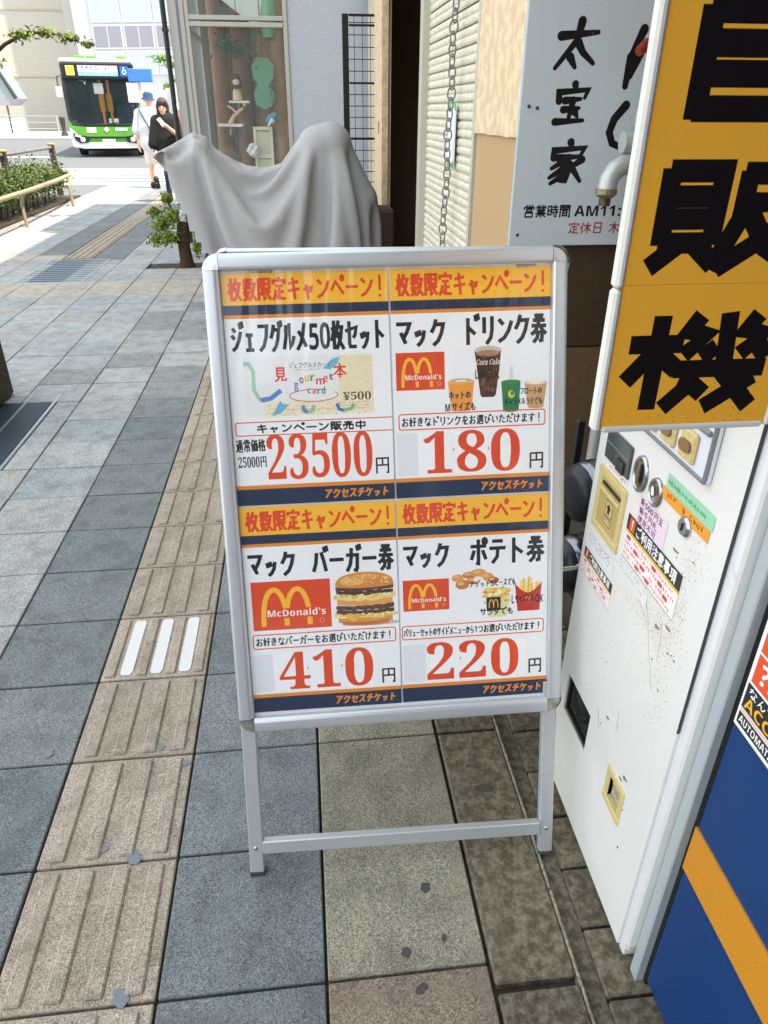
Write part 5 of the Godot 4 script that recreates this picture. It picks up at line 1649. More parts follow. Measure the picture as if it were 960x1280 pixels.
func build_far_buildings() -> void:
	var beige := thing("beige_building", "large beige windowless building wall far across the road", "building", Vector3(-27, 0, -66))
	block(beige, "wall", mat(rgb8(202, 197, 184), 0.85, 0.0, tex_grain, 0.3), Vector3(-14, -0.1, -8), Vector3(10.6, 24, 0))
	for k in 5:
		block(beige, "string_course", mat(rgb8(176, 168, 150), 0.85), Vector3(-14, 3.5 + k * 4.2, 0), Vector3(10.6, 3.62 + k * 4.2, 0.06))
	block(beige, "corner_pier", mat(rgb8(206, 204, 198), 0.8, 0.0, tex_grain, 0.4), Vector3(10.6, -0.1, -8), Vector3(12.9, 24, 0.5))
	var tower := thing("window_building", "white office building with bands of bluish windows beyond bus", "building", Vector3(-12.6, 0, -62), -0.28)
	var white := mat(rgb8(206, 208, 210), 0.8, 0.0, tex_grain, 0.4)
	block(tower, "wall", white, Vector3(-2.6, -0.1, -8), Vector3(11, 26, 0))
	var blue_pane := mat(rgb8(170, 186, 192), 0.12)
	var grey_pane := mat(rgb8(136, 136, 148), 0.2)
	var fr := mat(rgb8(214, 216, 218), 0.6)
	for j in 9:
		for i in 5:
			var x0 := -1.2 + i * 2.35
			var y0 := 3.6 + j * 1.55
			var w := block(tower, "window", fr, Vector3(x0, y0, 0.0), Vector3(x0 + 2.2, y0 + 1.42, 0.08))
			for k in 2:
				part(w, "pane", box(Vector3(0.98, 1.26, 0.03)), grey_pane if j % 2 == 1 else blue_pane, Vector3(-0.53 + k * 1.06, 0, 0.045))
	for k in 4:
		block(tower, "shop_front", mat(rgb8(186, 190, 192), 0.5), Vector3(-2.0 + k * 3.0, 0, 0), Vector3(0.6 + k * 3.0, 2.8, 0.1))
	# banner on the pier
	var ban := thing("wall_banner", "small orange, yellow and blue square signs on the white pier", "sign", Vector3(-14.0, 5.9, -65.3))
	block(ban, "pole", mat(rgb8(200, 200, 200), 0.5), Vector3(-0.05, 0.0, -0.2), Vector3(0.05, 2.6, -0.1))
	block(ban, "orange_square", mat(rgb8(232, 150, 50), 0.6), Vector3(-0.45, 1.0, -0.1), Vector3(0.45, 1.95, 0.0))
	block(ban, "yellow_mark", mat(rgb8(238, 210, 60), 0.6), Vector3(-0.2, 0.9, 0.0), Vector3(0.5, 1.5, 0.03))
	block(ban, "blue_square", mat(rgb8(70, 150, 190), 0.6), Vector3(-0.25, 0.1, -0.1), Vector3(0.4, 0.88, 0.0))
	block(ban, "pale_square", mat(rgb8(130, 196, 226), 0.6), Vector3(-0.45, 2.1, -0.1), Vector3(0.35, 2.9, 0.0))
	# grey canopy at the left
	var can := thing("grey_canopy", "grey sloping canopy with dark green edge behind far railing", "canopy", Vector3(-19.4, 0, -56.4))
	var gp := mat(rgb8(150, 156, 166), 0.6, 0.0, tex_grain, 0.5)
	var pr := PackedVector2Array([Vector2(-4, 3.9), Vector2(0.8, 3.9), Vector2(1.7, 2.0), Vector2(1.2, 1.6), Vector2(-4, 1.6)])
	part(can, "roof", prism(pr, 2.4), gp)
	part(can, "edge", tube([Vector3(-4, 3.95, 1.22), Vector3(0.8, 3.95, 1.22), Vector3(1.75, 2.0, 1.22)], 0.13, 8), mat(rgb8(40, 62, 54), 0.7))
	block(can, "counter", mat(rgb8(222, 224, 226), 0.7), Vector3(-3, 0.02, -0.8), Vector3(1.4, 0.9, 1.0), 0.05)
	for x in [-2.5, 1.0]:
		block(can, "post", mat(rgb8(90, 96, 92), 0.6), Vector3(x - 0.05, 0.02, 0.9), Vector3(x + 0.05, 1.6, 1.0))
# ---------------------------------------------------------------- on the shop
func build_shop_front() -> void:
	var t := thing("shop_sign", "pale blue metal shop sign with black brush lettering and opening hours", "sign", Vector3(0.782, 1.02, -2.795))
	var w := 0.78
	var h := 1.26
	var p := Print.new(self, 780, 1260, 1.0, rgb8(204, 211, 214))
	var brush := func(ch: String, x: float, y: float, s: float) -> void:
		for st in strokes_of(ch):
			var q := PackedVector2Array()
			for v in st:
				q.append(Vector2(x + v.x * s + (0.5 - v.y) * s * 0.1, y + v.y * s))
			p.line(q, s * 0.195, black_ink, 0.05, 0.5)
	# text column; y measured down from the sign's top, which stands at 2.28 m
	brush.call("太", 106, 548, 146)
	brush.call("宝", 118, 732, 126)
	brush.call("家", 120, 910, 138)
	for m in [[[404, 575], [376, 640]], [[372, 655], [366, 735]], [[402, 645], [378, 705]], [[378, 798], [344, 838], [332, 880], [348, 915], [378, 926]]]:
		var q := PackedVector2Array()
		for v in m:
			q.append(Vector2(v[0], v[1]))
		p.line(q, 30, black_ink, 0.1, 0.3)
	p.text("営業時間", 42, 1118, 184, 44, 5.4, black_ink)
	p.latin("AM11:00", 240, 1121, 250, 38, sans, black_ink)
	p.text("定休日", 222, 1179, 140, 42, 4.8, rgb8(164, 52, 32))
	p.glyph("木", 382, 1179, 44, 42, 4.8, rgb8(164, 52, 32))
	var g := RandomNumberGenerator.new()
	g.seed = 23
	for k in 60:
		p.disc(Vector2(g.randf() * 780, g.randf() * 1250), g.randf_range(0.8, 2.0), g.randf_range(0.8, 2.6), rgb8(140, 150, 154), 6)
	block(t, "plate", mat(rgb8(176, 190, 200), 0.5), Vector3(0, 0, 0), Vector3(w, h, 0.02), 0.002)
	var face := printed(p.done(), 0.4)
	part(t, "face", sheet_z(0.0206, 0.002, w - 0.002, 0.002, h - 0.002), face)
	for q in [[0.03, 0.46], [0.06, 0.455], [0.03, 0.04], [0.04, 0.83], [0.4, 0.83]]:
		part(t, "screw", lathe([Vector2(0.0, 0.005), Vector2(0.005, 0.004), Vector2(0.006, 0.0)], 10), mat(rgb8(70, 70, 72), 0.4, 0.7), Vector3(q[0], q[1], 0.0206), Vector3(PI / 2, 0, 0))

	var ch := thing("plastic_chain", "grey ring chain hanging in front of the cream shutter", "chain", Vector3(0.79, 0.62, -4.1))
	var ring := start()
	var path := []
	for k in 15:
		var a := TAU * k / 14
		path.append(Vector3(cos(a) * 0.021, sin(a) * 0.03, 0))
	add_tube(ring, path, 0.0042, 6, false)
	ring.generate_normals()
	var link := ring.commit()
	var plastic := mat(rgb8(120, 122, 116), 0.5)
	for k in 42:
		part(ch, "link", link, plastic, Vector3(0.004 * sin(k * 0.7), k * 0.046, 0.2 * (k * 0.046 - 0.9) * 0.35), Vector3(0, PI / 4 if k % 2 else -PI / 4 + 0.3 * sin(k * 1.3), 0.08 * sin(k * 2.1)))
	var strip := thing("paper_notice", "white paper strip held by green tape on the shutter", "notice", Vector3(0.824, 1.22, -4.2))
	part(strip, "sheet", box(Vector3(0.001, 0.26, 0.2)), mat(rgb8(230, 234, 240), 0.6), Vector3(0, 0.13, 0))
	for q in [[0.265, -0.07], [0.265, 0.07], [-0.005, -0.07], [-0.005, 0.07]]:
		part(strip, "tape", box(Vector3(0.0012, 0.03, 0.045)), mat(rgb8(70, 190, 100), 0.5), Vector3(-0.0015, q[0], q[1]), Vector3(0.3, 0, 0))

# ---------------------------------------------------------------- between shop and machine
func build_alley() -> void:
	var steel := mat(rgb8(140, 142, 146), 0.2, 0.95, tex_grain, 6.0)
	var dark := mat(rgb8(46, 48, 52), 0.35, 0.6)
	for k in 2:
		var t := thing("steel_canister", ["upper stainless steel canister lying between shop wall and ticket machine", "lower stainless steel canister lying between shop wall and ticket machine"][k], "canister", Vector3(0.70, 0.575 - k * 0.245, -1.62 - k * 0.02), 0.0, "steel canisters in the gap")
		var body := lathe([Vector2(0.0, 0.0), Vector2(0.06, 0.004), Vector2(0.078, 0.012), Vector2(0.086, 0.03), Vector2(0.088, 0.05), Vector2(0.088, 0.14), Vector2(0.084, 0.145), Vector2(0.084, 0.155), Vector2(0.088, 0.16), Vector2(0.088, 0.5), Vector2(0.0, 0.5)], 28)
		part(t, "shell", body, steel, Vector3(0, 0, 0), Vector3(0, 0.15, -PI / 2))
		part(t, "end_cap", lathe([Vector2(0.0, -0.012), Vector2(0.05, -0.01), Vector2(0.076, 0.0), Vector2(0.08, 0.012)], 24), dark, Vector3(-0.004, 0, 0), Vector3(0, 0.15, -PI / 2))
		part(t, "knob", lathe([Vector2(0, 0.03), Vector2(0.014, 0.028), Vector2(0.018, 0.0)], 12), steel, Vector3(0.1, -0.04, 0.072), Vector3(PI / 2, 0, 0))
	var rack := thing("canister_rack", "dark steel rack holding two canisters in the gap", "rack", Vector3(0.86, 0, -1.66))
	for s in [-1, 1]:
		for u in [-1, 1]:
			block(rack, "upright", dark, Vector3(s * 0.11 - 0.01, 0.0, u * 0.115 - 0.01), Vector3(s * 0.11 + 0.01, 0.72, u * 0.115 + 0.01), 0.002)
	for y in [0.225, 0.47]:
		for s in [-1, 1]:
			block(rack, "rung", dark, Vector3(s * 0.11 - 0.009, y - 0.006, -0.104), Vector3(s * 0.11 + 0.009, y + 0.012, 0.104))
	var cable := thing("white_cable", "thin white cables sagging between the two steel canisters", "cable", Vector3(0.66, 0.4, -1.5))
	for k in 2:
		part(cable, "wire", tube([Vector3(-0.03, 0.02 - k * 0.01, 0.0), Vector3(0.02, 0.022 - k * 0.006, 0.0), Vector3(0.07, 0.055 - k * 0.01, -0.02), Vector3(0.12, 0.1, -0.03)], 0.003, 6), mat(rgb8(210, 208, 202), 0.5))
	# water tap standing before the shop sign
	var tap := thing("water_tap", "galvanised standpipe with red valve handle before the shop sign", "tap", Vector3(1.14, 0, -2.6))
	var zinc := mat(rgb8(208, 212, 208), 0.4, 0.3, tex_grain, 6.0)
	part(tap, "riser", tube([Vector3(0.03, 0.0, 0), Vector3(0.03, 1.56, 0)], 0.026, 14), zinc)
	part(tap, "tee", tube([Vector3(-0.045, 1.375, 0), Vector3(0.07, 1.375, 0)], 0.034, 14), zinc)
	part(tap, "collar", lathe([Vector2(0.036, 0.0), Vector2(0.04, 0.005), Vector2(0.04, 0.05), Vector2(0.036, 0.055)], 16), zinc, Vector3(0.03, 1.42, 0))
	var elbow := part(tap, "elbow", tube([Vector3(0.02, 1.31, 0.0), Vector3(-0.03, 1.308, 0.005), Vector3(-0.062, 1.29, 0.01), Vector3(-0.078, 1.262, 0.012), Vector3(-0.082, 1.225, 0.012)], [0.034, 0.034, 0.034, 0.033, 0.032], 14), zinc)
	part(elbow, "ferrule", lathe([Vector2(0.0, 0.0), Vector2(0.024, 0.0), Vector2(0.037, 0.012), Vector2(0.037, 0.028), Vector2(0.033, 0.03)], 16), mat(rgb8(150, 140, 112), 0.4, 0.6), Vector3(-0.082, 1.205, 0.012))
	part(elbow, "nozzle", tube([Vector3(-0.082, 1.205, 0.012), Vector3(-0.082, 1.18, 0.012)], 0.02, 12), mat(rgb8(90, 80, 60), 0.4, 0.6))
	var valve := part(tap, "valve", tube([Vector3(0.03, 1.56, 0), Vector3(0.03, 1.62, 0)], 0.034, 14), zinc)
	part(valve, "handle", tube([Vector3(-0.05, 1.63, 0.03), Vector3(-0.02, 1.65, 0.02), Vector3(0.03, 1.655, 0.0), Vector3(0.11, 1.65, -0.02)], [0.014, 0.02, 0.018, 0.012], 10), mat(rgb8(140, 40, 24), 0.45))
	# black wire panel beside the door jamb
	var mesh := thing("wire_panel", "tall black wire mesh panel beside the shop door jamb", "panel", Vector3(0.67, 0, -8.3))
	var black := mat(rgb8(30, 26, 26), 0.5, 0.3)
	block(mesh, "post", black, Vector3(-0.165, 0, -0.02), Vector3(-0.105, 2.27, 0.02), 0.004)
	block(mesh, "top_rail", black, Vector3(-0.1, 2.25, -0.012), Vector3(0.3, 2.27, 0.012))
	for y in [0.7, 1.2, 1.69, 2.17]:
		block(mesh, "rail", black, Vector3(-0.1, y, -0.012), Vector3(0.3, y + 0.018, 0.012))
	for k in 22:
		part(mesh, "wire", tube([Vector3(-0.104, 0.1 + k * 0.1, 0.014), Vector3(0.3, 0.1 + k * 0.1, 0.014)], 0.004, 5), black)
	for k in 5:
		part(mesh, "wire", tube([Vector3(-0.05 + k * 0.08, 0.05, 0.02), Vector3(-0.05 + k * 0.08, 2.25, 0.02)], 0.003, 5), black)

# ---------------------------------------------------------------- the covered motorcycle
func build_bike_cover() -> void:
	var t := thing("covered_motorcycle", "motorcycle under a draped grey cloth cover beside shop door", "motorcycle", Vector3(-0.16, 0, -6.35))
	var cloth := bumped(mat(rgb8(186, 184, 184), 0.8, 0.0, tex_grain, 14.0), tex_grain, 0.06)
	cloth.rim_enabled = true
	cloth.rim = 0.25
	part(t, "cloth", motorcycle_cover(), cloth)
	# wheels and the rest beneath
	var rubber := mat(rgb8(30, 28, 27), 0.8)
	var rim := mat(rgb8(120, 122, 124), 0.35, 0.8)
	for x in [-0.36, 0.5]:
		var wheel := part(t, "wheel", lathe([Vector2(0.2, -0.05), Vector2(0.27, -0.055), Vector2(0.29, -0.03), Vector2(0.295, 0.0), Vector2(0.29, 0.03), Vector2(0.27, 0.055), Vector2(0.2, 0.05)], 28), rubber, Vector3(x, 0.295, 0), Vector3(PI / 2, 0, 0))
		part(wheel, "rim", lathe([Vector2(0.0, -0.03), Vector2(0.2, -0.04), Vector2(0.2, 0.04), Vector2(0.0, 0.03)], 20), rim)
	var brown := mat(rgb8(70, 42, 30), 0.75, 0.0, tex_grain, 5.0)
	part(t, "rear_box", box(Vector3(0.22, 0.5, 0.36), 0.02), brown, Vector3(0.845, 0.5, -0.14))
	part(t, "frame_tube", tube([Vector3(-0.5, 0.3, 0), Vector3(0.0, 0.35, 0), Vector3(0.58, 0.3, 0)], 0.03, 8), rim)

# ---------------------------------------------------------------- plants
func build_stump() -> void:
	var t := thing("tree_stump", "cut tree stump with leafy yellow green sprouts in pavement pit", "tree", Vector3(-1.22, 0, -8.15))
	var bark := bumped(mat(rgb8(84, 62, 46), 0.9, 0.0, tex_blotch, 5.0), tex_grain, 1.0)
	block(t, "pit_soil", mat(rgb8(84, 66, 48), 0.95, 0.0, tex_speckle, 2.0), Vector3(-0.34, -0.021, -0.34), Vector3(0.16, -0.008, 0.12))
	part(t, "trunk", tube([Vector3(0, -0.02, 0), Vector3(0.005, 0.06, 0), Vector3(-0.005, 0.2, 0), Vector3(0.01, 0.38, 0), Vector3(0.015, 0.44, 0.0)], [0.095, 0.07, 0.062, 0.066, 0.058], 12), bark)
	part(t, "limb", tube([Vector3(0, 0.2, 0), Vector3(-0.1, 0.3, 0.04), Vector3(-0.2, 0.4, 0.06)], [0.03, 0.02, 0.008], 8), bark)
	part(t, "limb", tube([Vector3(0.02, 0.3, 0), Vector3(0.09, 0.42, 0), Vector3(0.1, 0.6, -0.02)], [0.028, 0.02, 0.008], 8), bark)
	part(t, "limb", tube([Vector3(0, 0.36, 0), Vector3(-0.06, 0.5, 0), Vector3(-0.12, 0.66, 0.0)], [0.026, 0.018, 0.006], 8), bark)
	var lumps := [[Vector3(-0.2, 0.42, 0.06), Vector3(0.14, 0.13, 0.14)], [Vector3(-0.08, 0.5, 0.08), Vector3(0.14, 0.12, 0.12)], [Vector3(-0.26, 0.28, 0.04), Vector3(0.09, 0.07, 0.09)], [Vector3(-0.12, 0.3, 0.1), Vector3(0.12, 0.09, 0.08)], [Vector3(-0.26, 0.54, 0.0), Vector3(0.06, 0.05, 0.06)], [Vector3(-0.13, 0.67, 0.0), Vector3(0.055, 0.05, 0.05)], [Vector3(0.07, 0.6, 0.0), Vector3(0.08, 0.08, 0.07)], [Vector3(0.12, 0.42, 0.0), Vector3(0.05, 0.14, 0.06)], [Vector3(0.13, 0.2, 0.02), Vector3(0.05, 0.12, 0.05)]]
	part(t, "crown", foliage(lumps, 3400, 0.025, 71), leaf_mat(rgb8(138, 152, 56)))

func build_hedge() -> void:
	var t := thing("clipped_hedge", "low clipped green hedge beside the road kerb", "hedge", Vector3(-4.55, 0, -12.3))
	var lumps := []
	var g := RandomNumberGenerator.new()
	g.seed = 5
	for i in 22:
		for j in 4:
			lumps.append([Vector3(-0.30 + j * 0.2 + g.randf_range(-0.05, 0.05), 0.42 + g.randf_range(-0.05, 0.04), 2.3 - i * 0.23), Vector3(0.17, 0.25, 0.2)])
	part(t, "crown", foliage(lumps, 42000, 0.03, 6), leaf_mat(rgb8(86, 102, 36)))
	var bark := mat(rgb8(74, 54, 40), 0.9)
	for i in 16:
		var z := 2.2 - i * 0.31
		part(t, "stem", tube([Vector3(0.12, -0.1, z), Vector3(0.16 + g.randf_range(-0.05, 0.05), 0.2, z), Vector3(0.1, 0.46, z + 0.05)], [0.022, 0.016, 0.008], 6), bark)
	var bed := structure("planting_bed")
	block(bed, "soil", mat(rgb8(70, 56, 44), 0.95, 0.0, tex_speckle, 1.0), Vector3(-5.2, -0.11, -15.4), Vector3(-4.13, 0.02, -7.0))
	var rail := thing("bed_railing", "cream tube railing curving round the hedge bed", "railing", Vector3(-3.9, 0, -12.0))
	var cream := mat(rgb8(168, 154, 122), 0.5, 0.1, tex_grain, 4.0)
	part(rail, "rail", tube([Vector3(0.13, 0.45, 4.5), Vector3(0.14, 0.45, 1.8), Vector3(0.12, 0.45, 0.4), Vector3(0.04, 0.45, -1.2), Vector3(-0.05, 0.45, -2.3), Vector3(-0.16, 0.45, -2.75), Vector3(-0.4, 0.45, -2.95), Vector3(-0.8, 0.45, -3.0)], 0.032, 10), cream)
	for z in [3.2, 0.75, -1.7]:
		part(rail, "hoop", tube([Vector3(0.08, -0.01, z - 0.0), Vector3(0.07, 0.3, z), Vector3(0.09, 0.42, z - 0.08), Vector3(0.1, 0.45, z - 0.22)], 0.024, 8), cream)
	var fence := thing("road_railing", "dark brown post and beam railing behind the hedge", "railing", Vector3(-4.75, 0, -13.2))
	var dark := mat(rgb8(66, 56, 46), 0.7, 0.0, tex_grain, 4.0)
	for z in [5.0, 2.3, -0.4, -3.1]:
		var post := block(fence, "post", dark, Vector3(-0.05, -0.1, z - 0.05), Vector3(0.05, 0.84, z + 0.05), 0.01)
		part(post, "cap", box(Vector3(0.12, 0.04, 0.14), 0.012), mat(rgb8(150, 140, 80), 0.6), Vector3(0, 0.485, 0))
	for z in [5.0, 2.3, -0.4]:
		part(fence, "beam", tube([Vector3(0, 0.8, z - 0.055), Vector3(0, 0.8, z - 2.64)], 0.032, 8), mat(rgb8(120, 112, 112), 0.5, 0.3))

# ---------------------------------------------------------------- street
func build_street_things() -> void:
	# tree standing left of the view whose bough reaches over the pavement
	var t := thing("street_tree", "street tree whose leafy bough reaches over the hedge", "tree", Vector3(-5.6, -0.1, -12.4))
	var bark := bumped(mat(rgb8(60, 48, 40), 0.9, 0.0, tex_blotch, 3.0), tex_grain, 1.0)
	part(t, "trunk", tube([Vector3(0, 0, 0), Vector3(0.02, 1.0, 0), Vector3(-0.05, 2.2, 0), Vector3(-0.1, 3.6, 0), Vector3(-0.2, 5.0, 0)], [0.17, 0.13, 0.12, 0.1, 0.06], 12), bark)
	part(t, "bough", tube([Vector3(-0.02, 1.7, 0), Vector3(0.7, 1.9, 0.1), Vector3(1.5, 2.16, 0.3), Vector3(1.75, 2.32, 0.35), Vector3(2.1, 2.46, 0.4), Vector3(2.5, 2.43, 0.4), Vector3(2.78, 2.34, 0.4)], [0.06, 0.045, 0.03, 0.024, 0.018, 0.012, 0.006], 8), bark)
	var lumps := [[Vector3(2.0, 2.42, 0.4), Vector3(0.22, 0.08, 0.2)], [Vector3(2.3, 2.46, 0.4), Vector3(0.25, 0.07, 0.2)], [Vector3(2.62, 2.4, 0.4), Vector3(0.2, 0.06, 0.18)], [Vector3(2.85, 2.33, 0.4), Vector3(0.12, 0.05, 0.12)], [Vector3(1.5, 2.1, 0.3), Vector3(0.2, 0.1, 0.2)]]
	part(t, "crown", foliage(lumps, 620, 0.045, 33), leaf_mat(rgb8(118, 132, 52)))
	var more := []
	for k in 12:
		more.append([Vector3(-0.3 + 0.9 * cos(k * 2.4), 4.4 + 0.5 * sin(k * 1.7), 0.9 * sin(k * 2.4)), Vector3(0.8, 0.5, 0.8)])
	part(t, "crown", foliage(more, 5000, 0.06, 34), leaf_mat(rgb8(118, 132, 52)))
	# tree and signs beyond the side street
	var t2 := thing("pine_tree", "small pine tree with flat pads of foliage beyond the bus stop", "tree", Vector3(-4.0, 0.02, -29.5))
	part(t2, "trunk", tube([Vector3(1.6, 0, 0), Vector3(1.4, 1.2, 0), Vector3(0.9, 2.2, 0), Vector3(0.3, 2.6, 0), Vector3(-0.2, 2.9, 0)], [0.14, 0.11, 0.09, 0.06, 0.03], 8), bark)
	part(t2, "crown", foliage([[Vector3(-0.35, 2.95, 0), Vector3(0.45, 0.14, 0.4)], [Vector3(-0.05, 2.75, 0), Vector3(0.4, 0.1, 0.4)]], 700, 0.06, 41), leaf_mat(rgb8(112, 150, 60)))
	part(t2, "crown", foliage([[Vector3(0.0, 2.3, 0.2), Vector3(0.32, 0.1, 0.3)], [Vector3(-0.3, 2.15, 0.2), Vector3(0.14, 0.08, 0.2)], [Vector3(0.3, 2.28, 0.2), Vector3(0.2, 0.07, 0.2)]], 420, 0.06, 42), leaf_mat(rgb8(112, 150, 60)))
	var stop := thing("bus_stop_sign", "bus stop pole with blue roof panel and white boards", "sign", Vector3(-5.25, -0.1, -29.3))
	part(stop, "pole", tube([Vector3(0, 0, 0), Vector3(0.02, 2.5, 0)], 0.05, 8), mat(rgb8(190, 176, 150), 0.5))
	block(stop, "blue_panel", mat(rgb8(56, 116, 190), 0.5), Vector3(-0.3, 2.36, -0.1), Vector3(0.5, 2.75, 0.1), 0.02)
	block(stop, "white_board", mat(rgb8(232, 228, 236), 0.6), Vector3(-0.4, 1.75, -0.06), Vector3(-0.02, 2.34, 0.045), 0.01)
	# railing and bollard along the far pavement
	var rail := thing("far_railing", "thin pale railing along the pavement across the road", "railing", Vector3(-20, 0.02, -49.2))
	var pale := mat(rgb8(170, 166, 164), 0.5, 0.3)
	for k in 8:
		block(rail, "post", pale, Vector3(-6 + k * 1.75, 0, -0.04), Vector3(-5.92 + k * 1.75, 1.1, 0.04))
	for y in [0.4, 0.72, 1.04]:
		part(rail, "bar", tube([Vector3(-8, y, 0), Vector3(6.33, y, 0)], 0.025, 6), pale)
	var bol := thing("black_bollard", "black cast bollard on the far pavement beside the bus", "bollard", Vector3(-13.7, 0.02, -50.2))
	part(bol, "shaft", lathe([Vector2(0.0, 0.0), Vector2(0.22, 0.0), Vector2(0.2, 0.12), Vector2(0.1, 0.25), Vector2(0.12, 0.5), Vector2(0.17, 0.9), Vector2(0.15, 1.0), Vector2(0.0, 1.02)], 16), mat(rgb8(36, 36, 34), 0.6))
# a sheet dropped over the shape of the motorcycle and left to settle
func settle_cloth(p: PackedVector3Array, nx: int, nz: int, cell: float, caps: Array, steps: int, weight: float, pins: Dictionary) -> PackedVector3Array:
	var n := nx * nz
	var q := p.duplicate()
	var ca := PackedInt32Array()
	var cb := PackedInt32Array()
	var cl := PackedFloat32Array()
	for j in nz:
		for i in nx:
			var k := j * nx + i
			for e in [[1, 0, 1.0], [0, 1, 1.0], [1, 1, 1.41421], [1, -1, 1.41421], [2, 0, 2.0], [0, 2, 2.0]]:
				var ii: int = i + e[0]
				var jj: int = j + e[1]
				if ii < nx and jj >= 0 and jj < nz and not cut_away(i, j, nx, nz, cell) and not cut_away(ii, jj, nx, nz, cell):
					ca.append(k)
					cb.append(jj * nx + ii)
					# the elastic of the hem draws the edge in
					var edge: int = mini(mini(mini(i, ii), nx - 1 - maxi(i, ii)), mini(mini(j, jj), nz - 1 - maxi(j, jj)))
					cl.append(cell * e[2] * (0.62 if edge * cell < 0.07 else 1.0))
	var m := ca.size()
	var bend := cell * 1.35
	for s in steps:
		var damp := 0.98 if s < steps * 0.75 else 0.9
		for k in n:
			var v := (p[k] - q[k]) * damp
			q[k] = p[k]
			v.y -= weight
			p[k] += v
		var back := s % 2 == 1
		for c0 in m:
			var c := m - 1 - c0 if back else c0
			var a := ca[c]
			var b := cb[c]
			var d := p[b] - p[a]
			var l := d.length()
			var r := cl[c]
			var w := 0.5
			if r > bend and r > cell * 1.42:
				if l > r:
					continue
				w = 0.04
			elif r > cell * 1.1:
				w = 0.22
			d *= (l - r) / l * w
			p[a] += d
			p[b] -= d
		for k in n:
			var x := p[k]
			for c in caps:
				var A: Vector3 = c[0]
				var ab: Vector3 = c[1]
				var h := clampf((x - A).dot(ab) * c[2], 0.0, 1.0)
				var o := x - A - ab * h
				var rr: float = c[3]
				var d2 := o.length_squared()
				if d2 < rr * rr:
					x = A + ab * h + o * (rr / sqrt(maxf(d2, 1e-9)))
					q[k] = q[k].lerp(x, 0.6)
			if x.y < 0.03:
				x.y = 0.03
				q[k] = q[k].lerp(x, 0.8)
			p[k] = x
		for k in pins:
			p[k] = pins[k]
			q[k] = pins[k]
	return p

# the sheet is cut away at its front corners, so that its end hangs inwards
func cut_away(i: float, j: float, nx: int, nz: int, cell: float) -> bool:
	var u := (i - (nx - 1) * 0.5) * cell + 0.02
	var w := absf((j - (nz - 1) * 0.5) * cell)
	return u < -1.09 + maxf(0.0, w - 0.24) * 0.44

# bicubic refinement of the settled sheet
func refine(p: PackedVector3Array, nx: int, nz: int, by: int, cell: float) -> ArrayMesh:
	var mx := (nx - 1) * by + 1
	var mz := (nz - 1) * by + 1
	# points that were cut away follow the edge that is left
	for j in nz:
		for i in range(nx - 3, -1, -1):
			if cut_away(i, j, nx, nz, cell):
				p[j * nx + i] = p[j * nx + i + 1] * 2.0 - p[j * nx + i + 2]
	var mid := PackedVector3Array()
	mid.resize(mx * nz)
	for j in nz:
		for i in mx:
			var k := mini(i / by, nx - 2)
			var t := float(i - k * by) / by
			mid[j * mx + i] = p[j * nx + k].cubic_interpolate(p[j * nx + k + 1], p[j * nx + maxi(k - 1, 0)], p[j * nx + mini(k + 2, nx - 1)], t)
	var noise := FastNoiseLite.new()
	noise.seed = 8
	noise.frequency = 9.0
	noise.fractal_octaves = 3
	var st := SurfaceTool.new()
	st.begin(Mesh.PRIMITIVE_TRIANGLES)
	st.set_smooth_group(0)
	for j in mz:
		var k := mini(j / by, nz - 2)
		var t := float(j - k * by) / by
		for i in mx:
			var v := mid[k * mx + i].cubic_interpolate(mid[(k + 1) * mx + i], mid[maxi(k - 1, 0) * mx + i], mid[mini(k + 2, nz - 1) * mx + i], t)
			st.set_uv(Vector2(i, j) / float(mz))
			st.add_vertex(v + Vector3(0.4, 0.6, 1) * 0.0035 * noise.get_noise_3d(v.x * 1.6, v.y * 0.8, v.z))
	for j in mz - 1:
		for i in mx - 1:
			var a := j * mx + i
			if cut_away(i / by, j / by, nx, nz, cell) or cut_away(i / by, j / by + 1, nx, nz, cell):
				continue
			for e in [a, a + 1, a + mx + 1, a, a + mx + 1, a + mx]:
				st.add_index(e)
	st.generate_normals()
	return st.commit()

func capsule(a: Vector3, b: Vector3, r: float) -> Array:
	var d := b - a
	return [a, d, 1.0 / maxf(d.length_squared(), 1e-6), r]

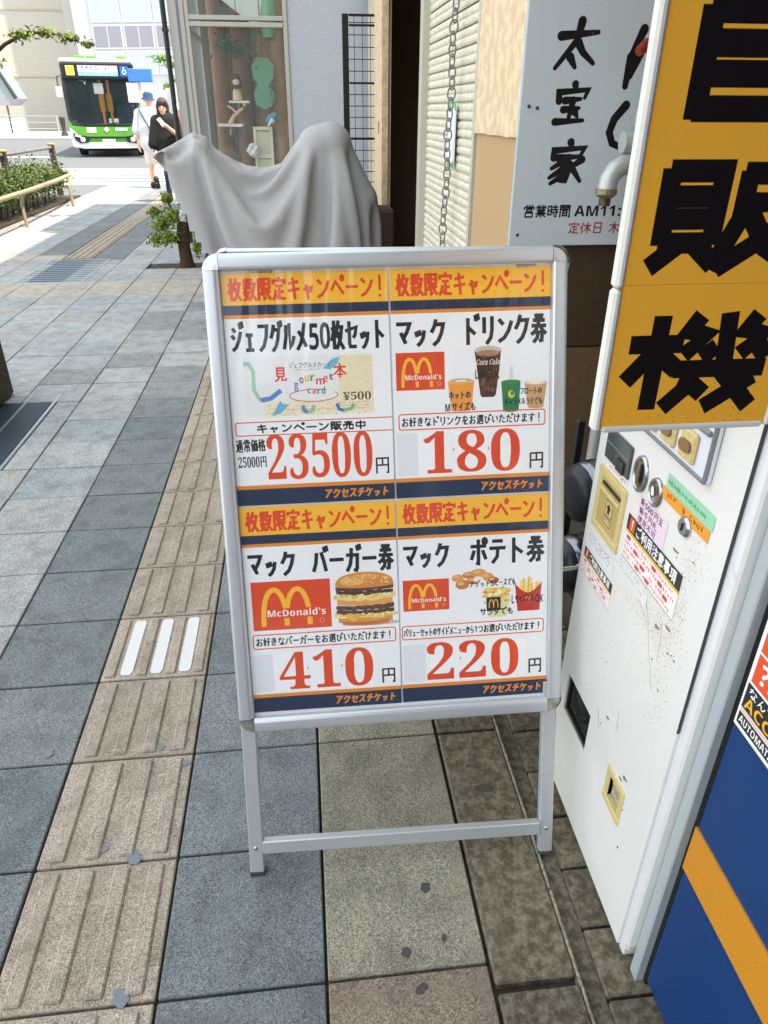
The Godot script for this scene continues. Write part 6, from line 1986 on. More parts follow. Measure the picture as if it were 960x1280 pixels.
func motorcycle_cover() -> ArrayMesh:
	var caps := [
		capsule(Vector3(-0.56, 1.20, -0.3), Vector3(-0.56, 1.20, 0.3), 0.05),
		capsule(Vector3(-0.62, 0.95, 0), Vector3(-0.6, 1.2, 0), 0.11),
		capsule(Vector3(-0.56, 1.22, 0.2), Vector3(-0.82, 1.18, 0.17), 0.025),
		capsule(Vector3(-0.56, 1.22, -0.22), Vector3(-0.70, 1.2, -0.26), 0.025),
		capsule(Vector3(-0.34, 0.32, 0), Vector3(-0.36, 0.5, 0), 0.22),
		capsule(Vector3(-0.45, 0.98, 0), Vector3(-0.1, 0.93, 0), 0.13),
		capsule(Vector3(-0.1, 0.93, 0), Vector3(0.3, 0.96, 0), 0.13),
		capsule(Vector3(0.34, 1.2, 0.02), Vector3(0.44, 1.22, 0.02), 0.165),
		capsule(Vector3(0.4, 0.85, 0), Vector3(0.66, 0.82, 0), 0.15),
		capsule(Vector3(0.45, 0.35, 0), Vector3(0.5, 0.45, 0), 0.24),
		capsule(Vector3(-0.3, 0.55, -0.1), Vector3(0.3, 0.5, -0.1), 0.16),
		capsule(Vector3(-0.3, 0.55, 0.1), Vector3(0.3, 0.5, 0.1), 0.16),
	]
	# start as a loose tent, coarse; then once more at twice the resolution
	var nx := 42
	var nz := 33
	var cell := 0.08
	var p := PackedVector3Array()
	var g := RandomNumberGenerator.new()
	g.seed = 77
	for j in nz:
		for i in nx:
			var u := (i - (nx - 1) * 0.5) * cell + 0.02
			var w := (j - (nz - 1) * 0.5) * cell
			var du := maxf(0.0, absf(u) - 0.88)
			var dw := maxf(0.0, absf(w) - 0.3)
			var x := signf(u) * (minf(absf(u), 0.88) * 0.84 + du * 0.1)
			var z := signf(w) * (minf(absf(w), 0.3) + dw * 0.3)
			var drop := sqrt(du * du + dw * dw) * 0.95
			p.append(Vector3(x, 1.46 - drop, z) + Vector3(g.randf_range(-1, 1), g.randf_range(-1, 1), g.randf_range(-1, 1)) * 0.006)
	# the cloth is caught on the handlebar and on the top box, with slack left between them
	var pins := {}
	var pins_fine := {}
	for j in nz:
		var w := (j - (nz - 1) * 0.5) * cell
		if absf(w) < 0.26:
			var hb := roundi((-0.70 - 0.02) / cell + (nx - 1) * 0.5)
			var tb := roundi((0.52 - 0.02) / cell + (nx - 1) * 0.5)
			pins[j * nx + hb] = Vector3(-0.585, 1.262 if absf(w) < 0.2 else 1.256, w)
			if absf(w) < 0.12:
				pins[j * nx + tb] = Vector3(0.41, 1.385 - w * w * 2.0, w)
		if absf(w - 0.2) < 0.05:
			pins[j * nx + roundi((-1.0 - 0.02) / cell + (nx - 1) * 0.5)] = Vector3(-0.85, 1.195, 0.17)
	for k in pins:
		pins_fine[(k / nx) * 2 * (nx * 2 - 1) + (k % nx) * 2] = pins[k]
	p = settle_cloth(p, nx, nz, cell, caps, 440, 0.00022, pins)
	var mx := nx * 2 - 1
	var mz := nz * 2 - 1
	var f := PackedVector3Array()
	for j in mz:
		for i in mx:
			var a := p[(j / 2) * nx + i / 2]
			var b := p[((j + 1) / 2) * nx + (i + 1) / 2]
			f.append((a + b) * 0.5 if (i % 2 == 0 or j % 2 == 0) else (a + b + p[(j / 2) * nx + (i + 1) / 2] + p[((j + 1) / 2) * nx + i / 2]) * 0.25)
	for j in mz:
		for i in range(mx - 3, -1, -1):
			if cut_away(i, j, mx, mz, cell * 0.5) or cut_away(i / 2, j / 2, nx, nz, cell) or cut_away(i / 2, (j + 1) / 2, nx, nz, cell):
				f[j * mx + i] = f[j * mx + i + 1] * 2.0 - f[j * mx + i + 2]
	f = settle_cloth(f, mx, mz, cell * 0.5, caps, 110, 0.00014, pins_fine)
	return refine(f, mx, mz, 2, cell * 0.5)
# ---------------------------------------------------------------- bus
# outline of the front in x, y, extruded backwards
func build_bus() -> void:
	var t := thing("city_bus", "green and white city bus coming head on along the road", "bus", Vector3(-6.75, -0.1, -30.2), 0.16)
	var white := mat(rgb8(226, 228, 226), 0.3)
	var green := mat(rgb8(84, 152, 48), 0.35)
	var black := mat(rgb8(26, 30, 32), 0.3)
	var rubber := mat(rgb8(28, 28, 28), 0.8)
	var L := 10.4
	var hw := 1.24
	var shell := func(pts: Array) -> PackedVector2Array:
		var o := PackedVector2Array()
		for q in pts:
			o.append(Vector2(q[0], q[1]))
		return o
	# body behind the front end: sides, roof and floor, so that the cabin can be seen into
	block(t, "side_panel", white, Vector3(-hw, 0.34, -L), Vector3(-hw + 0.06, 1.15, -0.5), 0.02)
	block(t, "side_panel", white, Vector3(hw - 0.06, 0.34, -L), Vector3(hw, 1.15, -0.5), 0.02)
	block(t, "roof", white, Vector3(-hw + 0.02, 2.94, -L), Vector3(hw - 0.02, 3.08, -0.06), 0.05)
	block(t, "floor", mat(rgb8(70, 72, 74), 0.8), Vector3(-hw + 0.07, 0.34, -L), Vector3(hw - 0.07, 0.42, -0.1))
	block(t, "rear_wall", black, Vector3(-hw, 1.15, -L), Vector3(hw, 2.93, -L + 0.1))
	for s in [-1, 1]:
		for k in 6:
			block(t, "side_window", glass(Color(0.12, 0.16, 0.18), 0.6), Vector3(s * (hw - 0.03) - 0.01, 1.16, -2.1 - k * 1.4), Vector3(s * (hw - 0.03) + 0.01, 2.6, -0.76 - k * 1.4))
		block(t, "cornice", white, Vector3(s * (hw - 0.04) - 0.03, 2.61, -L + 0.1), Vector3(s * (hw - 0.04) + 0.03, 2.935, -0.2))
	# front end
	var bumper := PackedVector2Array()
	for q in [[-1.22, 0.36], [-0.9, 0.3], [0.9, 0.3], [1.22, 0.36], [1.245, 0.62], [1.245, 0.98], [0.9, 0.8], [-0.9, 0.8], [-1.245, 0.98], [-1.245, 0.62]]:
		bumper.append(Vector2(q[0], q[1]))
	part(t, "bumper", prism(bumper, 0.5), white, Vector3(0, 0, -0.22))
	var band := shell.call([[-1.24, 1.16], [-1.2, 1.05], [-1.0, 0.9], [-0.5, 0.78], [0.5, 0.78], [1.0, 0.9], [1.2, 1.05], [1.24, 1.16], [1.1, 1.02], [0.7, 0.995], [-0.7, 0.995], [-1.1, 1.02]])
	var wide := shell.call([[-1.245, 1.24], [-1.245, 1.0], [-0.9, 0.66], [-0.62, 0.5], [0.62, 0.5], [0.9, 0.66], [1.245, 1.0], [1.245, 1.24], [1.13, 1.03], [0.7, 0.99], [-0.7, 0.99], [-1.13, 1.03]])
	part(t, "green_panel", prism(wide, 0.46), green, Vector3(0, 0, -0.195))
	part(t, "grille", prism(shell.call([[-1.0, 0.72], [-0.6, 0.68], [0.6, 0.68], [1.0, 0.72], [0.62, 0.63], [-0.62, 0.63]]), 0.03), black, Vector3(0, 0, 0.052))
	for s in [-1.0, 1.0]:
		var lamp := part(t, "headlight", prism(shell.call([[s * 1.16, 0.8], [s * 0.62, 0.66], [s * 0.66, 0.5], [s * 0.95, 0.46], [s * 1.12, 0.58]]), 0.05), black, Vector3(0, 0, 0.05))
		part(lamp, "lens", lathe([Vector2(0, 0.02), Vector2(0.07, 0.012), Vector2(0.085, 0.0)], 16), mat(rgb8(226, 226, 222), 0.15), Vector3(s * 0.86, 0.58, 0.026), Vector3(PI / 2, 0, 0))
		part(lamp, "lens", box(Vector3(0.2, 0.07, 0.02), 0.01), mat(rgb8(236, 236, 236), 0.15), Vector3(s * 1.0, 0.7, 0.03), Vector3(0, 0, s * 0.25))
	block(t, "number_plate", mat(rgb8(232, 234, 228), 0.5), Vector3(-0.2, 0.42, 0.035), Vector3(0.24, 0.6, 0.055), 0.004)
	block(t, "badge", white, Vector3(-0.68, 0.8, 0.036), Vector3(-0.36, 0.97, 0.045))
	part(t, "badge", box(Vector3(0.13, 0.13, 0.02)), white, Vector3(0.0, 0.9, 0.045), Vector3(0, 0, PI / 4))
	block(t, "badge", mat(rgb8(180, 206, 232), 0.5), Vector3(0.3, 0.86, 0.036), Vector3(0.72, 0.96, 0.045))
	# windscreen with its frame, display above
	for s in [-1, 1]:
		part(t, "pillar", tube([Vector3(s * 1.19, 0.98, -0.02), Vector3(s * 1.2, 1.6, -0.04), Vector3(s * 1.19, 2.5, -0.09)], 0.055, 8), black)
	block(t, "screen_sill", black, Vector3(-1.12, 0.985, -0.1), Vector3(1.12, 1.1, 0.01), 0.03)
	block(t, "windscreen", glass(Color(0.22, 0.28, 0.3), 0.16), Vector3(-1.15, 1.05, -0.05), Vector3(1.15, 2.42, -0.04))
	for s in [0.0, 1.0]:
		part(t, "wiper", tube([Vector3(-0.9 + s * 1.0, 1.08, 0.0), Vector3(-0.1 + s * 0.9, 1.2, 0.0)], 0.014, 6), black)
	block(t, "display_housing", black, Vector3(-1.22, 2.44, -0.4), Vector3(1.22, 2.96, -0.005), 0.05)
	var d := Print.new(self, 460, 100, 1.0, rgb8(38, 40, 48))
	d.rect(14, 14, 58, 70, rgb8(226, 214, 92))
	d.small_print(20, 26, 50, 1, 44, rgb8(120, 110, 50), 14)
	d.rect(96, 12, 276, 50, rgb8(206, 206, 222))
	d.small_print(110, 18, 250, 1, 46, rgb8(120, 110, 150), 15)
	d.rect(96, 64, 276, 22, rgb8(120, 190, 200))
	d.small_print(104, 68, 250, 1, 18, rgb8(240, 250, 250), 4)
	d.rect(388, 12, 58, 74, rgb8(42, 108, 196))
	d.disc(Vector2(417, 56), 15, 18, rgb8(230, 240, 250))
	d.disc(Vector2(417, 56), 9, 11, rgb8(42, 108, 196))
	d.disc(Vector2(415, 28), 6, 7, rgb8(230, 240, 250))
	part(t, "display", sheet_z(0.0, -1.1, 1.1, 2.5, 2.92), printed(d.done(), 0.2))
	for x in [-0.55, -0.15, 0.85]:
		block(t, "roof_vent", green, Vector3(x - 0.17, 3.08, -0.6), Vector3(x + 0.17, 3.17, -0.2), 0.03)
	# inside: dash, wheel, seats and orange grab rails
	block(t, "dashboard", mat(rgb8(56, 60, 62), 0.7), Vector3(-1.1, 0.43, -0.6), Vector3(1.1, 1.04, -0.12), 0.05)
	part(t, "partition", box(Vector3(1.0, 1.9, 0.05)), mat(rgb8(60, 66, 70), 0.7), Vector3(-0.55, 1.4, -1.9))
	for x in [-0.06, 0.2]:
		part(t, "grab_rail", tube([Vector3(x, 0.43, -1.0 - x), Vector3(x, 2.9, -1.0 - x)], 0.045, 8), mat(rgb8(236, 160, 30), 0.4))
		part(t, "seat", box(Vector3(0.2, 0.6, 0.12), 0.04), mat(rgb8(236, 170, 40), 0.6), Vector3(x - 0.02, 1.75, -1.3))
	for k in 8:
		for x in [-0.75, 0.75]:
			part(t, "seat", box(Vector3(0.8, 0.8, 0.14), 0.05), mat(rgb8(70, 84, 110), 0.8), Vector3(x, 1.3, -2.4 - k * 0.9))
	block(t, "notice", mat(rgb8(224, 226, 226), 0.6), Vector3(-0.22, 2.02, -0.072), Vector3(0.1, 2.34, -0.068))
	for s in [-1.0, 1.0]:
		var arm := part(t, "mirror", tube([Vector3(s * 1.2, 2.6, 0.0), Vector3(s * 1.36, 2.5, 0.12), Vector3(s * 1.36, 2.2, 0.14)], 0.022, 6), black)
		part(arm, "glass_box", box(Vector3(0.2, 0.34, 0.1), 0.03), mat(rgb8(206, 208, 210), 0.4), Vector3(s * 1.36, 2.05, 0.14))
		for z in [-1.9, -7.4]:
			var w := part(t, "wheel", lathe([Vector2(0.26, -0.14), Vector2(0.44, -0.14), Vector2(0.47, -0.1), Vector2(0.47, 0.1), Vector2(0.44, 0.14), Vector2(0.26, 0.14)], 26), rubber, Vector3(s * 1.06, 0.47, z), Vector3(0, 0, PI / 2))
			part(w, "rim", lathe([Vector2(0, -0.1), Vector2(0.26, -0.12), Vector2(0.26, 0.12), Vector2(0, 0.1)], 18), mat(rgb8(170, 172, 174), 0.4, 0.6))
	block(t, "underside", rubber, Vector3(-1.0, 0.2, -L + 0.5), Vector3(1.0, 0.335, -0.4))

# ---------------------------------------------------------------- people: smooth bodies meshed from tapered bones
func body_mesh(bones: Array, cell: float, blend: float) -> ArrayMesh:
	var lo := Vector3.INF
	var hi := -Vector3.INF
	for b in bones:
		var r := maxf(b[2], b[3]) + blend + cell * 2.0
		for e in 2:
			lo = lo.min(b[e] - Vector3.ONE * r)
			hi = hi.max(b[e] + Vector3.ONE * r)
	var n := Vector3i(((hi - lo) / cell).ceil()) + Vector3i.ONE
	var field := PackedFloat32Array()
	field.resize(n.x * n.y * n.z)
	field.fill(9.0)
	for b in bones:
		var A: Vector3 = b[0]
		var B: Vector3 = b[1]
		var squash: Vector3 = b[4] if b.size() > 4 else Vector3.ONE
		var r := maxf(b[2], b[3]) + blend + cell * 1.5
		var i0 := Vector3i(((A.min(B) - Vector3.ONE * r - lo) / cell).floor()).clamp(Vector3i.ZERO, n - Vector3i.ONE)
		var i1 := Vector3i(((A.max(B) + Vector3.ONE * r - lo) / cell).ceil()).clamp(Vector3i.ZERO, n - Vector3i.ONE)
		var ab := B - A
		var ll := maxf(ab.length_squared(), 1e-8)
		for z in range(i0.z, i1.z + 1):
			for y in range(i0.y, i1.y + 1):
				var row := (z * n.y + y) * n.x
				for x in range(i0.x, i1.x + 1):
					var p := lo + Vector3(x, y, z) * cell
					var h := clampf((p - A).dot(ab) / ll, 0.0, 1.0)
					var d: float = ((p - A - ab * h) / squash).length() - lerpf(b[2], b[3], h)
					var o := field[row + x]
					var m := clampf(0.5 + 0.5 * (o - d) / blend, 0.0, 1.0)
					field[row + x] = lerpf(o, d, m) - blend * m * (1.0 - m)
	var ids := {}
	var verts := PackedVector3Array()
	var sx := 1
	var sy := n.x
	var sz := n.x * n.y
	for z in n.z - 1:
		for y in n.y - 1:
			for x in n.x - 1:
				var i := z * sz + y * sy + x
				var mask := 0
				var c := [field[i], field[i + sx], field[i + sy], field[i + sx + sy], field[i + sz], field[i + sx + sz], field[i + sy + sz], field[i + sx + sy + sz]]
				for k in 8:
					if c[k] < 0.0:
						mask |= 1 << k
				if mask == 0 or mask == 255:
					continue
				var sum := Vector3.ZERO
				var cnt := 0
				for e in [[0, 1], [2, 3], [4, 5], [6, 7], [0, 2], [1, 3], [4, 6], [5, 7], [0, 4], [1, 5], [2, 6], [3, 7]]:
					var fa: float = c[e[0]]
					var fb: float = c[e[1]]
					if (fa < 0.0) != (fb < 0.0):
						var u := fa / (fa - fb)
						var pa := Vector3(e[0] & 1, (e[0] >> 1) & 1, e[0] >> 2)
						var pb := Vector3(e[1] & 1, (e[1] >> 1) & 1, e[1] >> 2)
						sum += pa.lerp(pb, u)
						cnt += 1
				ids[i] = verts.size()
				verts.append(lo + (Vector3(x, y, z) + sum / cnt) * cell)
	var st := SurfaceTool.new()
	st.begin(Mesh.PRIMITIVE_TRIANGLES)
	st.set_smooth_group(0)
	for v in verts:
		st.add_vertex(v)
	var steps := [[sx, sy, sz], [sy, sz, sx], [sz, sx, sy]]
	for i in ids:
		for s in steps:
			var a: bool = field[i] < 0.0
			var b: bool = field[i + s[0]] < 0.0
			if a == b:
				continue
			var q := [i, i - s[1], i - s[1] - s[2], i - s[2]]
			var ok := true
			for k in q:
				if not ids.has(k):
					ok = false
			if not ok:
				continue
			var f := [ids[q[0]], ids[q[1]], ids[q[2]], ids[q[3]]]
			if a:
				f = [f[0], f[3], f[2], f[1]]
			for k in [0, 1, 2, 0, 2, 3]:
				st.add_index(f[k])
	st.generate_normals()
	return st.commit()

func fingers(wrist: Vector3, along: Vector3, side: Vector3, curl: float) -> Array:
	var out := [[wrist, wrist + along * 0.075, 0.026, 0.03]]
	var palm := side.cross(along).normalized()
	for k in 4:
		var root := wrist + along * 0.078 + side * (-0.027 + k * 0.018)
		var len_: float = [0.06, 0.075, 0.07, 0.052][k]
		var mid := root + (along + palm * curl * 0.4).normalized() * len_ * 0.5
		out.append([root, mid, 0.0095, 0.009])
		out.append([mid, mid + (along + palm * curl).normalized() * len_ * 0.5, 0.009, 0.0075])
	var th := wrist + along * 0.03 - side * 0.024
	out.append([th, th - side * 0.024 + along * 0.03, 0.012, 0.01])
	out.append([th - side * 0.024 + along * 0.03, th - side * 0.026 + along * 0.06 + palm * 0.012, 0.01, 0.008])
	return out

func head_bones(c: Vector3) -> Array:
	return [
		[c + Vector3(0, 0.035, -0.012), c + Vector3(0, 0.045, 0.012), 0.084, 0.08, Vector3(0.93, 1.08, 1.0)],
		[c + Vector3(0, -0.03, 0.02), c + Vector3(0, -0.072, 0.036), 0.066, 0.04],
		[c + Vector3(0, 0.012, 0.088), c + Vector3(0, -0.018, 0.104), 0.009, 0.014],
		[c + Vector3(-0.02, -0.048, 0.086), c + Vector3(0.02, -0.048, 0.086), 0.008, 0.008],
		[c + Vector3(-0.082, 0.0, 0.0), c + Vector3(-0.084, 0.03, -0.006), 0.014, 0.018],
		[c + Vector3(0.082, 0.0, 0.0), c + Vector3(0.084, 0.03, -0.006), 0.014, 0.018],
		[c + Vector3(0, -0.06, -0.01), c + Vector3(0, -0.17, -0.02), 0.05, 0.055],
	]

func face(t: Node3D, c: Vector3, skin: Material) -> void:
	var dark := mat(rgb8(34, 24, 22), 0.4)
	for s in [-1.0, 1.0]:
		var eye := part(t, "eye", lathe([Vector2(0, 0.008), Vector2(0.01, 0.004), Vector2(0.013, 0.0)], 10), mat(rgb8(236, 232, 228), 0.3), c + Vector3(s * 0.033, 0.014, 0.079), Vector3(PI / 2, 0, 0))
		part(eye, "iris", lathe([Vector2(0, 0.01), Vector2(0.007, 0.006)], 8), dark)
		part(t, "eyebrow", tube([c + Vector3(s * 0.018, 0.036, 0.087), c + Vector3(s * 0.034, 0.042, 0.085), c + Vector3(s * 0.052, 0.036, 0.074)], 0.004, 5), dark)
	part(t, "mouth", tube([c + Vector3(-0.024, -0.045, 0.09), c + Vector3(0, -0.047, 0.098), c + Vector3(0.024, -0.045, 0.09)], 0.006, 6), mat(rgb8(176, 86, 80), 0.5))

func build_people() -> void:
	var skin := mat(rgb8(222, 178, 148), 0.6)
	skin.subsurf_scatter_enabled = true
	skin.subsurf_scatter_strength = 0.1
	var black := mat(rgb8(26, 22, 23), 0.85)
	var navy := mat(rgb8(34, 42, 66), 0.8)
	var hair := mat(rgb8(58, 38, 30), 0.55)
	# woman in black, walking towards the camera, looking at the phone in her raised hand
	var t := thing("person", "person in loose black tunic and navy leggings holding phone at chest", "person", Vector3(-2.2, 0, -14.35))
	var hd := Vector3(-0.02, 1.475, 0.03)
	var sh_r := Vector3(-0.17, 1.29, 0.0)
	var sh_l := Vector3(0.16, 1.29, 0.0)
	var el_l := Vector3(0.2, 1.06, 0.1)
	var wr_l := Vector3(0.04, 1.21, 0.24)
	var el_r := Vector3(-0.25, 1.02, 0.02)
	var wr_r := Vector3(-0.27, 0.78, 0.06)
	var bones := head_bones(hd)
	bones.append_array([
		[Vector3(0, 1.28, 0), Vector3(0, 0.95, 0), 0.12, 0.125, Vector3(1.2, 1, 0.85)], [Vector3(0, 0.95, 0), Vector3(0, 0.85, 0), 0.13, 0.14, Vector3(1.15, 1, 0.9)],
		[Vector3(0, 1.3, -0.01), sh_r, 0.06, 0.055], [Vector3(0, 1.3, -0.01), sh_l, 0.06, 0.055],
		[sh_r, el_r, 0.048, 0.038], [el_r, wr_r, 0.037, 0.026], [sh_l, el_l, 0.048, 0.038], [el_l, wr_l, 0.037, 0.026],
		[Vector3(-0.07, 0.84, 0), Vector3(-0.075, 0.46, 0.04), 0.085, 0.055], [Vector3(-0.075, 0.46, 0.04), Vector3(-0.09, 0.09, 0.02), 0.054, 0.036],
		[Vector3(0.075, 0.84, 0), Vector3(0.09, 0.46, -0.02), 0.085, 0.055], [Vector3(0.09, 0.46, -0.02), Vector3(0.125, 0.12, -0.14), 0.054, 0.036],
		[Vector3(-0.09, 0.07, 0.0), Vector3(-0.1, 0.04, 0.12), 0.035, 0.028], [Vector3(0.125, 0.1, -0.15), Vector3(0.13, 0.05, -0.04), 0.035, 0.028]])
	bones.append_array(fingers(wr_r, Vector3(0, -1, 0.05).normalized(), Vector3(0, 0, 1), 0.5))
	bones.append_array(fingers(wr_l, Vector3(-0.7, 0.5, 0.5).normalized(), Vector3(0.3, 0.8, -0.4).normalized(), 0.9))
	part(t, "body", body_mesh(bones, 0.0125, 0.02), skin)
	face(t, hd, skin)
	part(t, "tunic", body_mesh([[Vector3(0, 1.29, 0), Vector3(0, 1.0, 0), 0.145, 0.17, Vector3(1.2, 1, 0.85)], [Vector3(0, 1.0, 0), Vector3(0.0, 0.76, 0), 0.17, 0.175, Vector3(1.2, 1, 0.85)], [Vector3(0, 1.32, -0.01), sh_r + Vector3(0, 0.0, 0), 0.075, 0.075], [Vector3(0, 1.32, -0.01), sh_l, 0.075, 0.075], [sh_r, el_r + Vector3(0.0, -0.09, 0), 0.085, 0.095], [sh_l, el_l + Vector3(0.01, -0.02, 0), 0.08, 0.08]], 0.016, 0.03), black)
	part(t, "skirt", body_mesh([[Vector3(0, 0.82, 0), Vector3(0.02, 0.64, 0), 0.16, 0.15, Vector3(1.1, 1, 0.9)]], 0.02, 0.02), mat(rgb8(36, 32, 36), 0.85))
	part(t, "leggings", body_mesh([[Vector3(-0.07, 0.8, 0), Vector3(-0.075, 0.46, 0.04), 0.092, 0.062], [Vector3(-0.075, 0.46, 0.04), Vector3(-0.09, 0.12, 0.02), 0.062, 0.044], [Vector3(0.075, 0.8, 0), Vector3(0.09, 0.46, -0.02), 0.092, 0.062], [Vector3(0.09, 0.46, -0.02), Vector3(0.125, 0.14, -0.14), 0.062, 0.044]], 0.0125, 0.015), navy)
	for f in [[Vector3(-0.09, 0.075, -0.02), Vector3(-0.1, 0.042, 0.14)], [Vector3(0.125, 0.09, -0.17), Vector3(0.13, 0.042, -0.02)]]:
		part(t, "shoe", body_mesh([[f[0], f[1], 0.05, 0.042], [f[0] + Vector3(0, -0.035, -0.01), f[1], 0.04, 0.042]], 0.0125, 0.02), mat(rgb8(30, 28, 30), 0.6))
	part(t, "hair", body_mesh([[hd + Vector3(0, 0.06, -0.02), hd + Vector3(0, 0.065, 0.0), 0.094, 0.094, Vector3(1, 1.05, 1)], [hd + Vector3(0, 0.02, -0.05), hd + Vector3(0, -0.12, -0.06), 0.085, 0.07], [hd + Vector3(-0.08, 0.04, 0.0), hd + Vector3(-0.088, -0.13, 0.02), 0.03, 0.024], [hd + Vector3(0.08, 0.04, 0.0), hd + Vector3(0.088, -0.13, 0.02), 0.03, 0.024], [hd + Vector3(-0.055, 0.088, 0.07), hd + Vector3(0.055, 0.088, 0.07), 0.026, 0.026], [hd + Vector3(-0.05, 0.058, 0.083), hd + Vector3(0.05, 0.058, 0.083), 0.012, 0.012]], 0.011, 0.02), hair)
	var phone := thing("mobile_phone", "pale mobile phone in the raised hand of person in black", "phone", Vector3(-2.2, 0, -14.35) + Vector3(-0.03, 1.275, 0.315), 0.0)
	part(phone, "case", box(Vector3(0.07, 0.14, 0.01), 0.004), mat(rgb8(236, 222, 222), 0.35), Vector3.ZERO, Vector3(-0.5, 0.2, 0.6))
	part(phone, "lens", lathe([Vector2(0, 0.002), Vector2(0.009, 0.002), Vector2(0.01, 0)], 10), mat(rgb8(30, 30, 34), 0.2), Vector3(-0.03, 0.03, -0.008), Vector3(PI / 2 - 0.5, 0.2, 0.6))
	# man in white seen from behind, striding away, blue hat and shoulder strap
	var m := thing("person", "person in white shirt and blue hat seen striding from behind", "person", Vector3(-2.93, 0, -17.0))
	var mh := Vector3(0.03, 1.6, 0.0)
	var mb := head_bones(mh)
	for b in mb:
		for e in 2:
			b[e] = Vector3(b[e].x, b[e].y, -b[e].z)
	mb.append_array([
		[Vector3(0, 1.36, 0), Vector3(0, 1.0, 0), 0.14, 0.135, Vector3(1.2, 1, 0.85)], [Vector3(0, 1.0, 0), Vector3(0, 0.92, 0), 0.14, 0.14],
		[Vector3(0, 1.4, 0), Vector3(-0.2, 1.38, 0), 0.065, 0.06], [Vector3(0, 1.4, 0), Vector3(0.2, 1.38, 0), 0.065, 0.06],
		[Vector3(-0.2, 1.38, 0), Vector3(-0.28, 1.08, 0.03), 0.055, 0.045], [Vector3(-0.28, 1.08, 0.03), Vector3(-0.27, 0.82, 0.02), 0.042, 0.03],
		[Vector3(0.2, 1.38, 0), Vector3(0.26, 1.08, 0.03), 0.055, 0.045], [Vector3(0.26, 1.08, 0.03), Vector3(0.24, 0.82, -0.06), 0.042, 0.03],
		[Vector3(-0.09, 0.92, 0), Vector3(-0.1, 0.5, -0.08), 0.095, 0.062], [Vector3(-0.1, 0.5, -0.08), Vector3(-0.1, 0.1, -0.02), 0.06, 0.04],
		[Vector3(0.09, 0.92, 0), Vector3(0.06, 0.5, 0.02), 0.095, 0.062], [Vector3(0.06, 0.5, 0.02), Vector3(0.02, 0.16, 0.22), 0.06, 0.04],
		[Vector3(-0.1, 0.07, 0.0), Vector3(-0.1, 0.04, -0.14), 0.04, 0.032], [Vector3(0.02, 0.14, 0.24), Vector3(0.02, 0.05, 0.14), 0.04, 0.032]])
	mb.append_array(fingers(Vector3(-0.27, 0.82, 0.02), Vector3(0, -1, 0), Vector3(0, 0, 1), 0.5))
	mb.append_array(fingers(Vector3(0.24, 0.82, -0.06), Vector3(0, -1, 0), Vector3(0, 0, 1), 0.5))
	part(m, "body", body_mesh(mb, 0.0145, 0.02), skin)
	part(m, "shirt", body_mesh([[Vector3(0, 1.37, 0), Vector3(0, 1.1, 0), 0.165, 0.18, Vector3(1.2, 1, 0.85)], [Vector3(0, 1.1, 0), Vector3(-0.02, 0.86, 0.0), 0.18, 0.2, Vector3(1.2, 1, 0.85)], [Vector3(0, 1.41, 0), Vector3(-0.2, 1.38, 0), 0.08, 0.08], [Vector3(0, 1.41, 0), Vector3(0.2, 1.38, 0), 0.08, 0.08], [Vector3(-0.2, 1.38, 0), Vector3(-0.28, 1.08, 0.03), 0.08, 0.085], [Vector3(0.2, 1.38, 0), Vector3(0.26, 1.08, 0.03), 0.08, 0.085]], 0.018, 0.03), mat(rgb8(206, 209, 214), 0.8))
	part(m, "shorts", body_mesh([[Vector3(-0.09, 0.9, 0), Vector3(-0.1, 0.52, -0.07), 0.12, 0.1], [Vector3(0.09, 0.9, 0), Vector3(0.06, 0.52, 0.02), 0.12, 0.1]], 0.018, 0.02), mat(rgb8(216, 214, 208), 0.8))
	part(m, "hat", lathe([Vector2(0.135, 0.0), Vector2(0.13, 0.012), Vector2(0.1, 0.025), Vector2(0.098, 0.09), Vector2(0.07, 0.125), Vector2(0.0, 0.135)], 20), mat(rgb8(34, 66, 104), 0.8), mh + Vector3(0, 0.03, 0), Vector3(0.12, 0, -0.1))
	part(m, "strap", tube([Vector3(-0.17, 1.5, 0.08), Vector3(-0.12, 1.38, 0.17), Vector3(-0.03, 1.2, 0.178), Vector3(0.05, 1.06, 0.178)], 0.018, 6), mat(rgb8(70, 90, 112), 0.8))
	for f in [[Vector3(-0.1, 0.07, 0.03), Vector3(-0.1, 0.045, -0.17)], [Vector3(0.02, 0.2, 0.26), Vector3(0.02, 0.045, 0.14)]]:
		part(m, "shoe", body_mesh([[f[0], f[1], 0.056, 0.046], [f[0] + Vector3(0, -0.02, 0), f[1], 0.045, 0.046]], 0.0145, 0.02), mat(rgb8(40, 36, 32), 0.7))
	# third person, half hidden behind the corner: white cap, pink top
	var c := thing("person", "person in pink top and white cap half hidden by the corner", "person", Vector3(-2.19, 0, -15.9))
	var ch := Vector3(0.06, 1.42, 0.0)
	var cb := head_bones(ch)
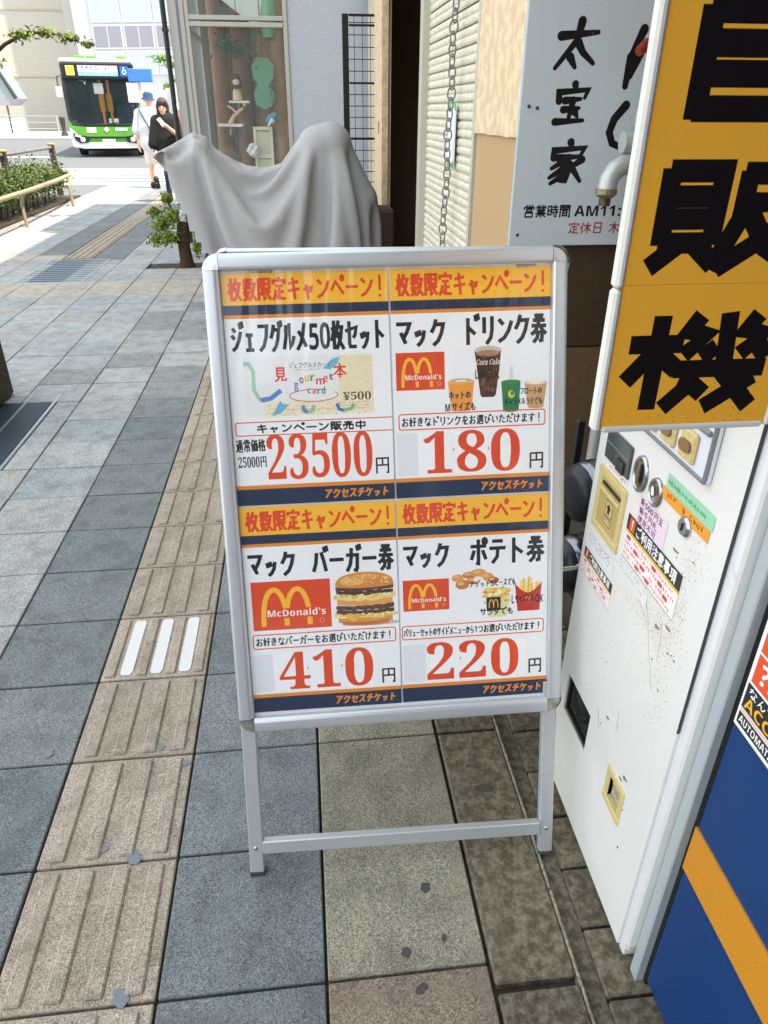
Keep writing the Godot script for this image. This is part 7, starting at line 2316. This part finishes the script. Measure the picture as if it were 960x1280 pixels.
	cb.append_array([
		[Vector3(0.08, 1.2, 0), Vector3(0.08, 0.9, 0), 0.12, 0.12, Vector3(1.15, 1, 0.85)], [Vector3(0.08, 0.9, 0), Vector3(0.08, 0.82, 0), 0.125, 0.13],
		[Vector3(0.08, 1.24, 0), Vector3(-0.08, 1.22, 0), 0.055, 0.05], [Vector3(0.08, 1.24, 0), Vector3(0.24, 1.22, 0), 0.055, 0.05],
		[Vector3(-0.08, 1.22, 0), Vector3(-0.12, 0.98, 0.02), 0.046, 0.037], [Vector3(-0.12, 0.98, 0.02), Vector3(-0.1, 0.76, 0.08), 0.036, 0.026],
		[Vector3(0.24, 1.22, 0), Vector3(0.28, 0.98, 0.02), 0.046, 0.037], [Vector3(0.28, 0.98, 0.02), Vector3(0.27, 0.76, 0.08), 0.036, 0.026],
		[Vector3(0.01, 0.82, 0), Vector3(0.0, 0.45, 0.04), 0.085, 0.055], [Vector3(0.0, 0.45, 0.04), Vector3(0.0, 0.09, 0.02), 0.054, 0.036],
		[Vector3(0.15, 0.82, 0), Vector3(0.16, 0.45, -0.02), 0.085, 0.055], [Vector3(0.16, 0.45, -0.02), Vector3(0.17, 0.1, -0.1), 0.054, 0.036],
		[Vector3(0.0, 0.07, 0.0), Vector3(0.0, 0.04, 0.12), 0.035, 0.028], [Vector3(0.17, 0.08, -0.1), Vector3(0.17, 0.045, 0.0), 0.035, 0.028]])
	cb.append_array(fingers(Vector3(-0.1, 0.76, 0.08), Vector3(0, -1, 0), Vector3(0, 0, 1), 0.5))
	cb.append_array(fingers(Vector3(0.27, 0.76, 0.08), Vector3(0, -1, 0), Vector3(0, 0, 1), 0.5))
	part(c, "body", body_mesh(cb, 0.015, 0.02), skin)
	face(c, ch, skin)
	part(c, "top", body_mesh([[Vector3(0.08, 1.22, 0), Vector3(0.08, 0.84, 0), 0.15, 0.16, Vector3(1.15, 1, 0.85)], [Vector3(0.08, 1.26, 0), Vector3(-0.08, 1.22, 0), 0.07, 0.07], [Vector3(0.08, 1.26, 0), Vector3(0.24, 1.22, 0), 0.07, 0.07], [Vector3(-0.08, 1.22, 0), Vector3(-0.11, 1.04, 0.01), 0.07, 0.07], [Vector3(0.24, 1.22, 0), Vector3(0.27, 1.04, 0.01), 0.07, 0.07]], 0.018, 0.03), mat(rgb8(238, 84, 138), 0.7))
	part(c, "trousers", body_mesh([[Vector3(0.01, 0.82, 0), Vector3(0.0, 0.45, 0.04), 0.1, 0.075], [Vector3(0.0, 0.45, 0.04), Vector3(0.0, 0.1, 0.02), 0.075, 0.06], [Vector3(0.15, 0.82, 0), Vector3(0.16, 0.45, -0.02), 0.1, 0.075], [Vector3(0.16, 0.45, -0.02), Vector3(0.17, 0.11, -0.1), 0.075, 0.06]], 0.018, 0.02), mat(rgb8(226, 160, 178), 0.8))
	part(c, "cap", lathe([Vector2(0.1, 0.0), Vector2(0.1, 0.05), Vector2(0.07, 0.1), Vector2(0.0, 0.115)], 18), mat(rgb8(236, 238, 240), 0.7), ch + Vector3(0, 0.03, 0))
	for f in [[Vector3(0.0, 0.07, -0.02), Vector3(0.0, 0.04, 0.13)], [Vector3(0.17, 0.085, -0.12), Vector3(0.17, 0.042, 0.0)]]:
		part(c, "shoe", body_mesh([[f[0], f[1], 0.048, 0.04]], 0.015, 0.02), mat(rgb8(226, 226, 226), 0.6))
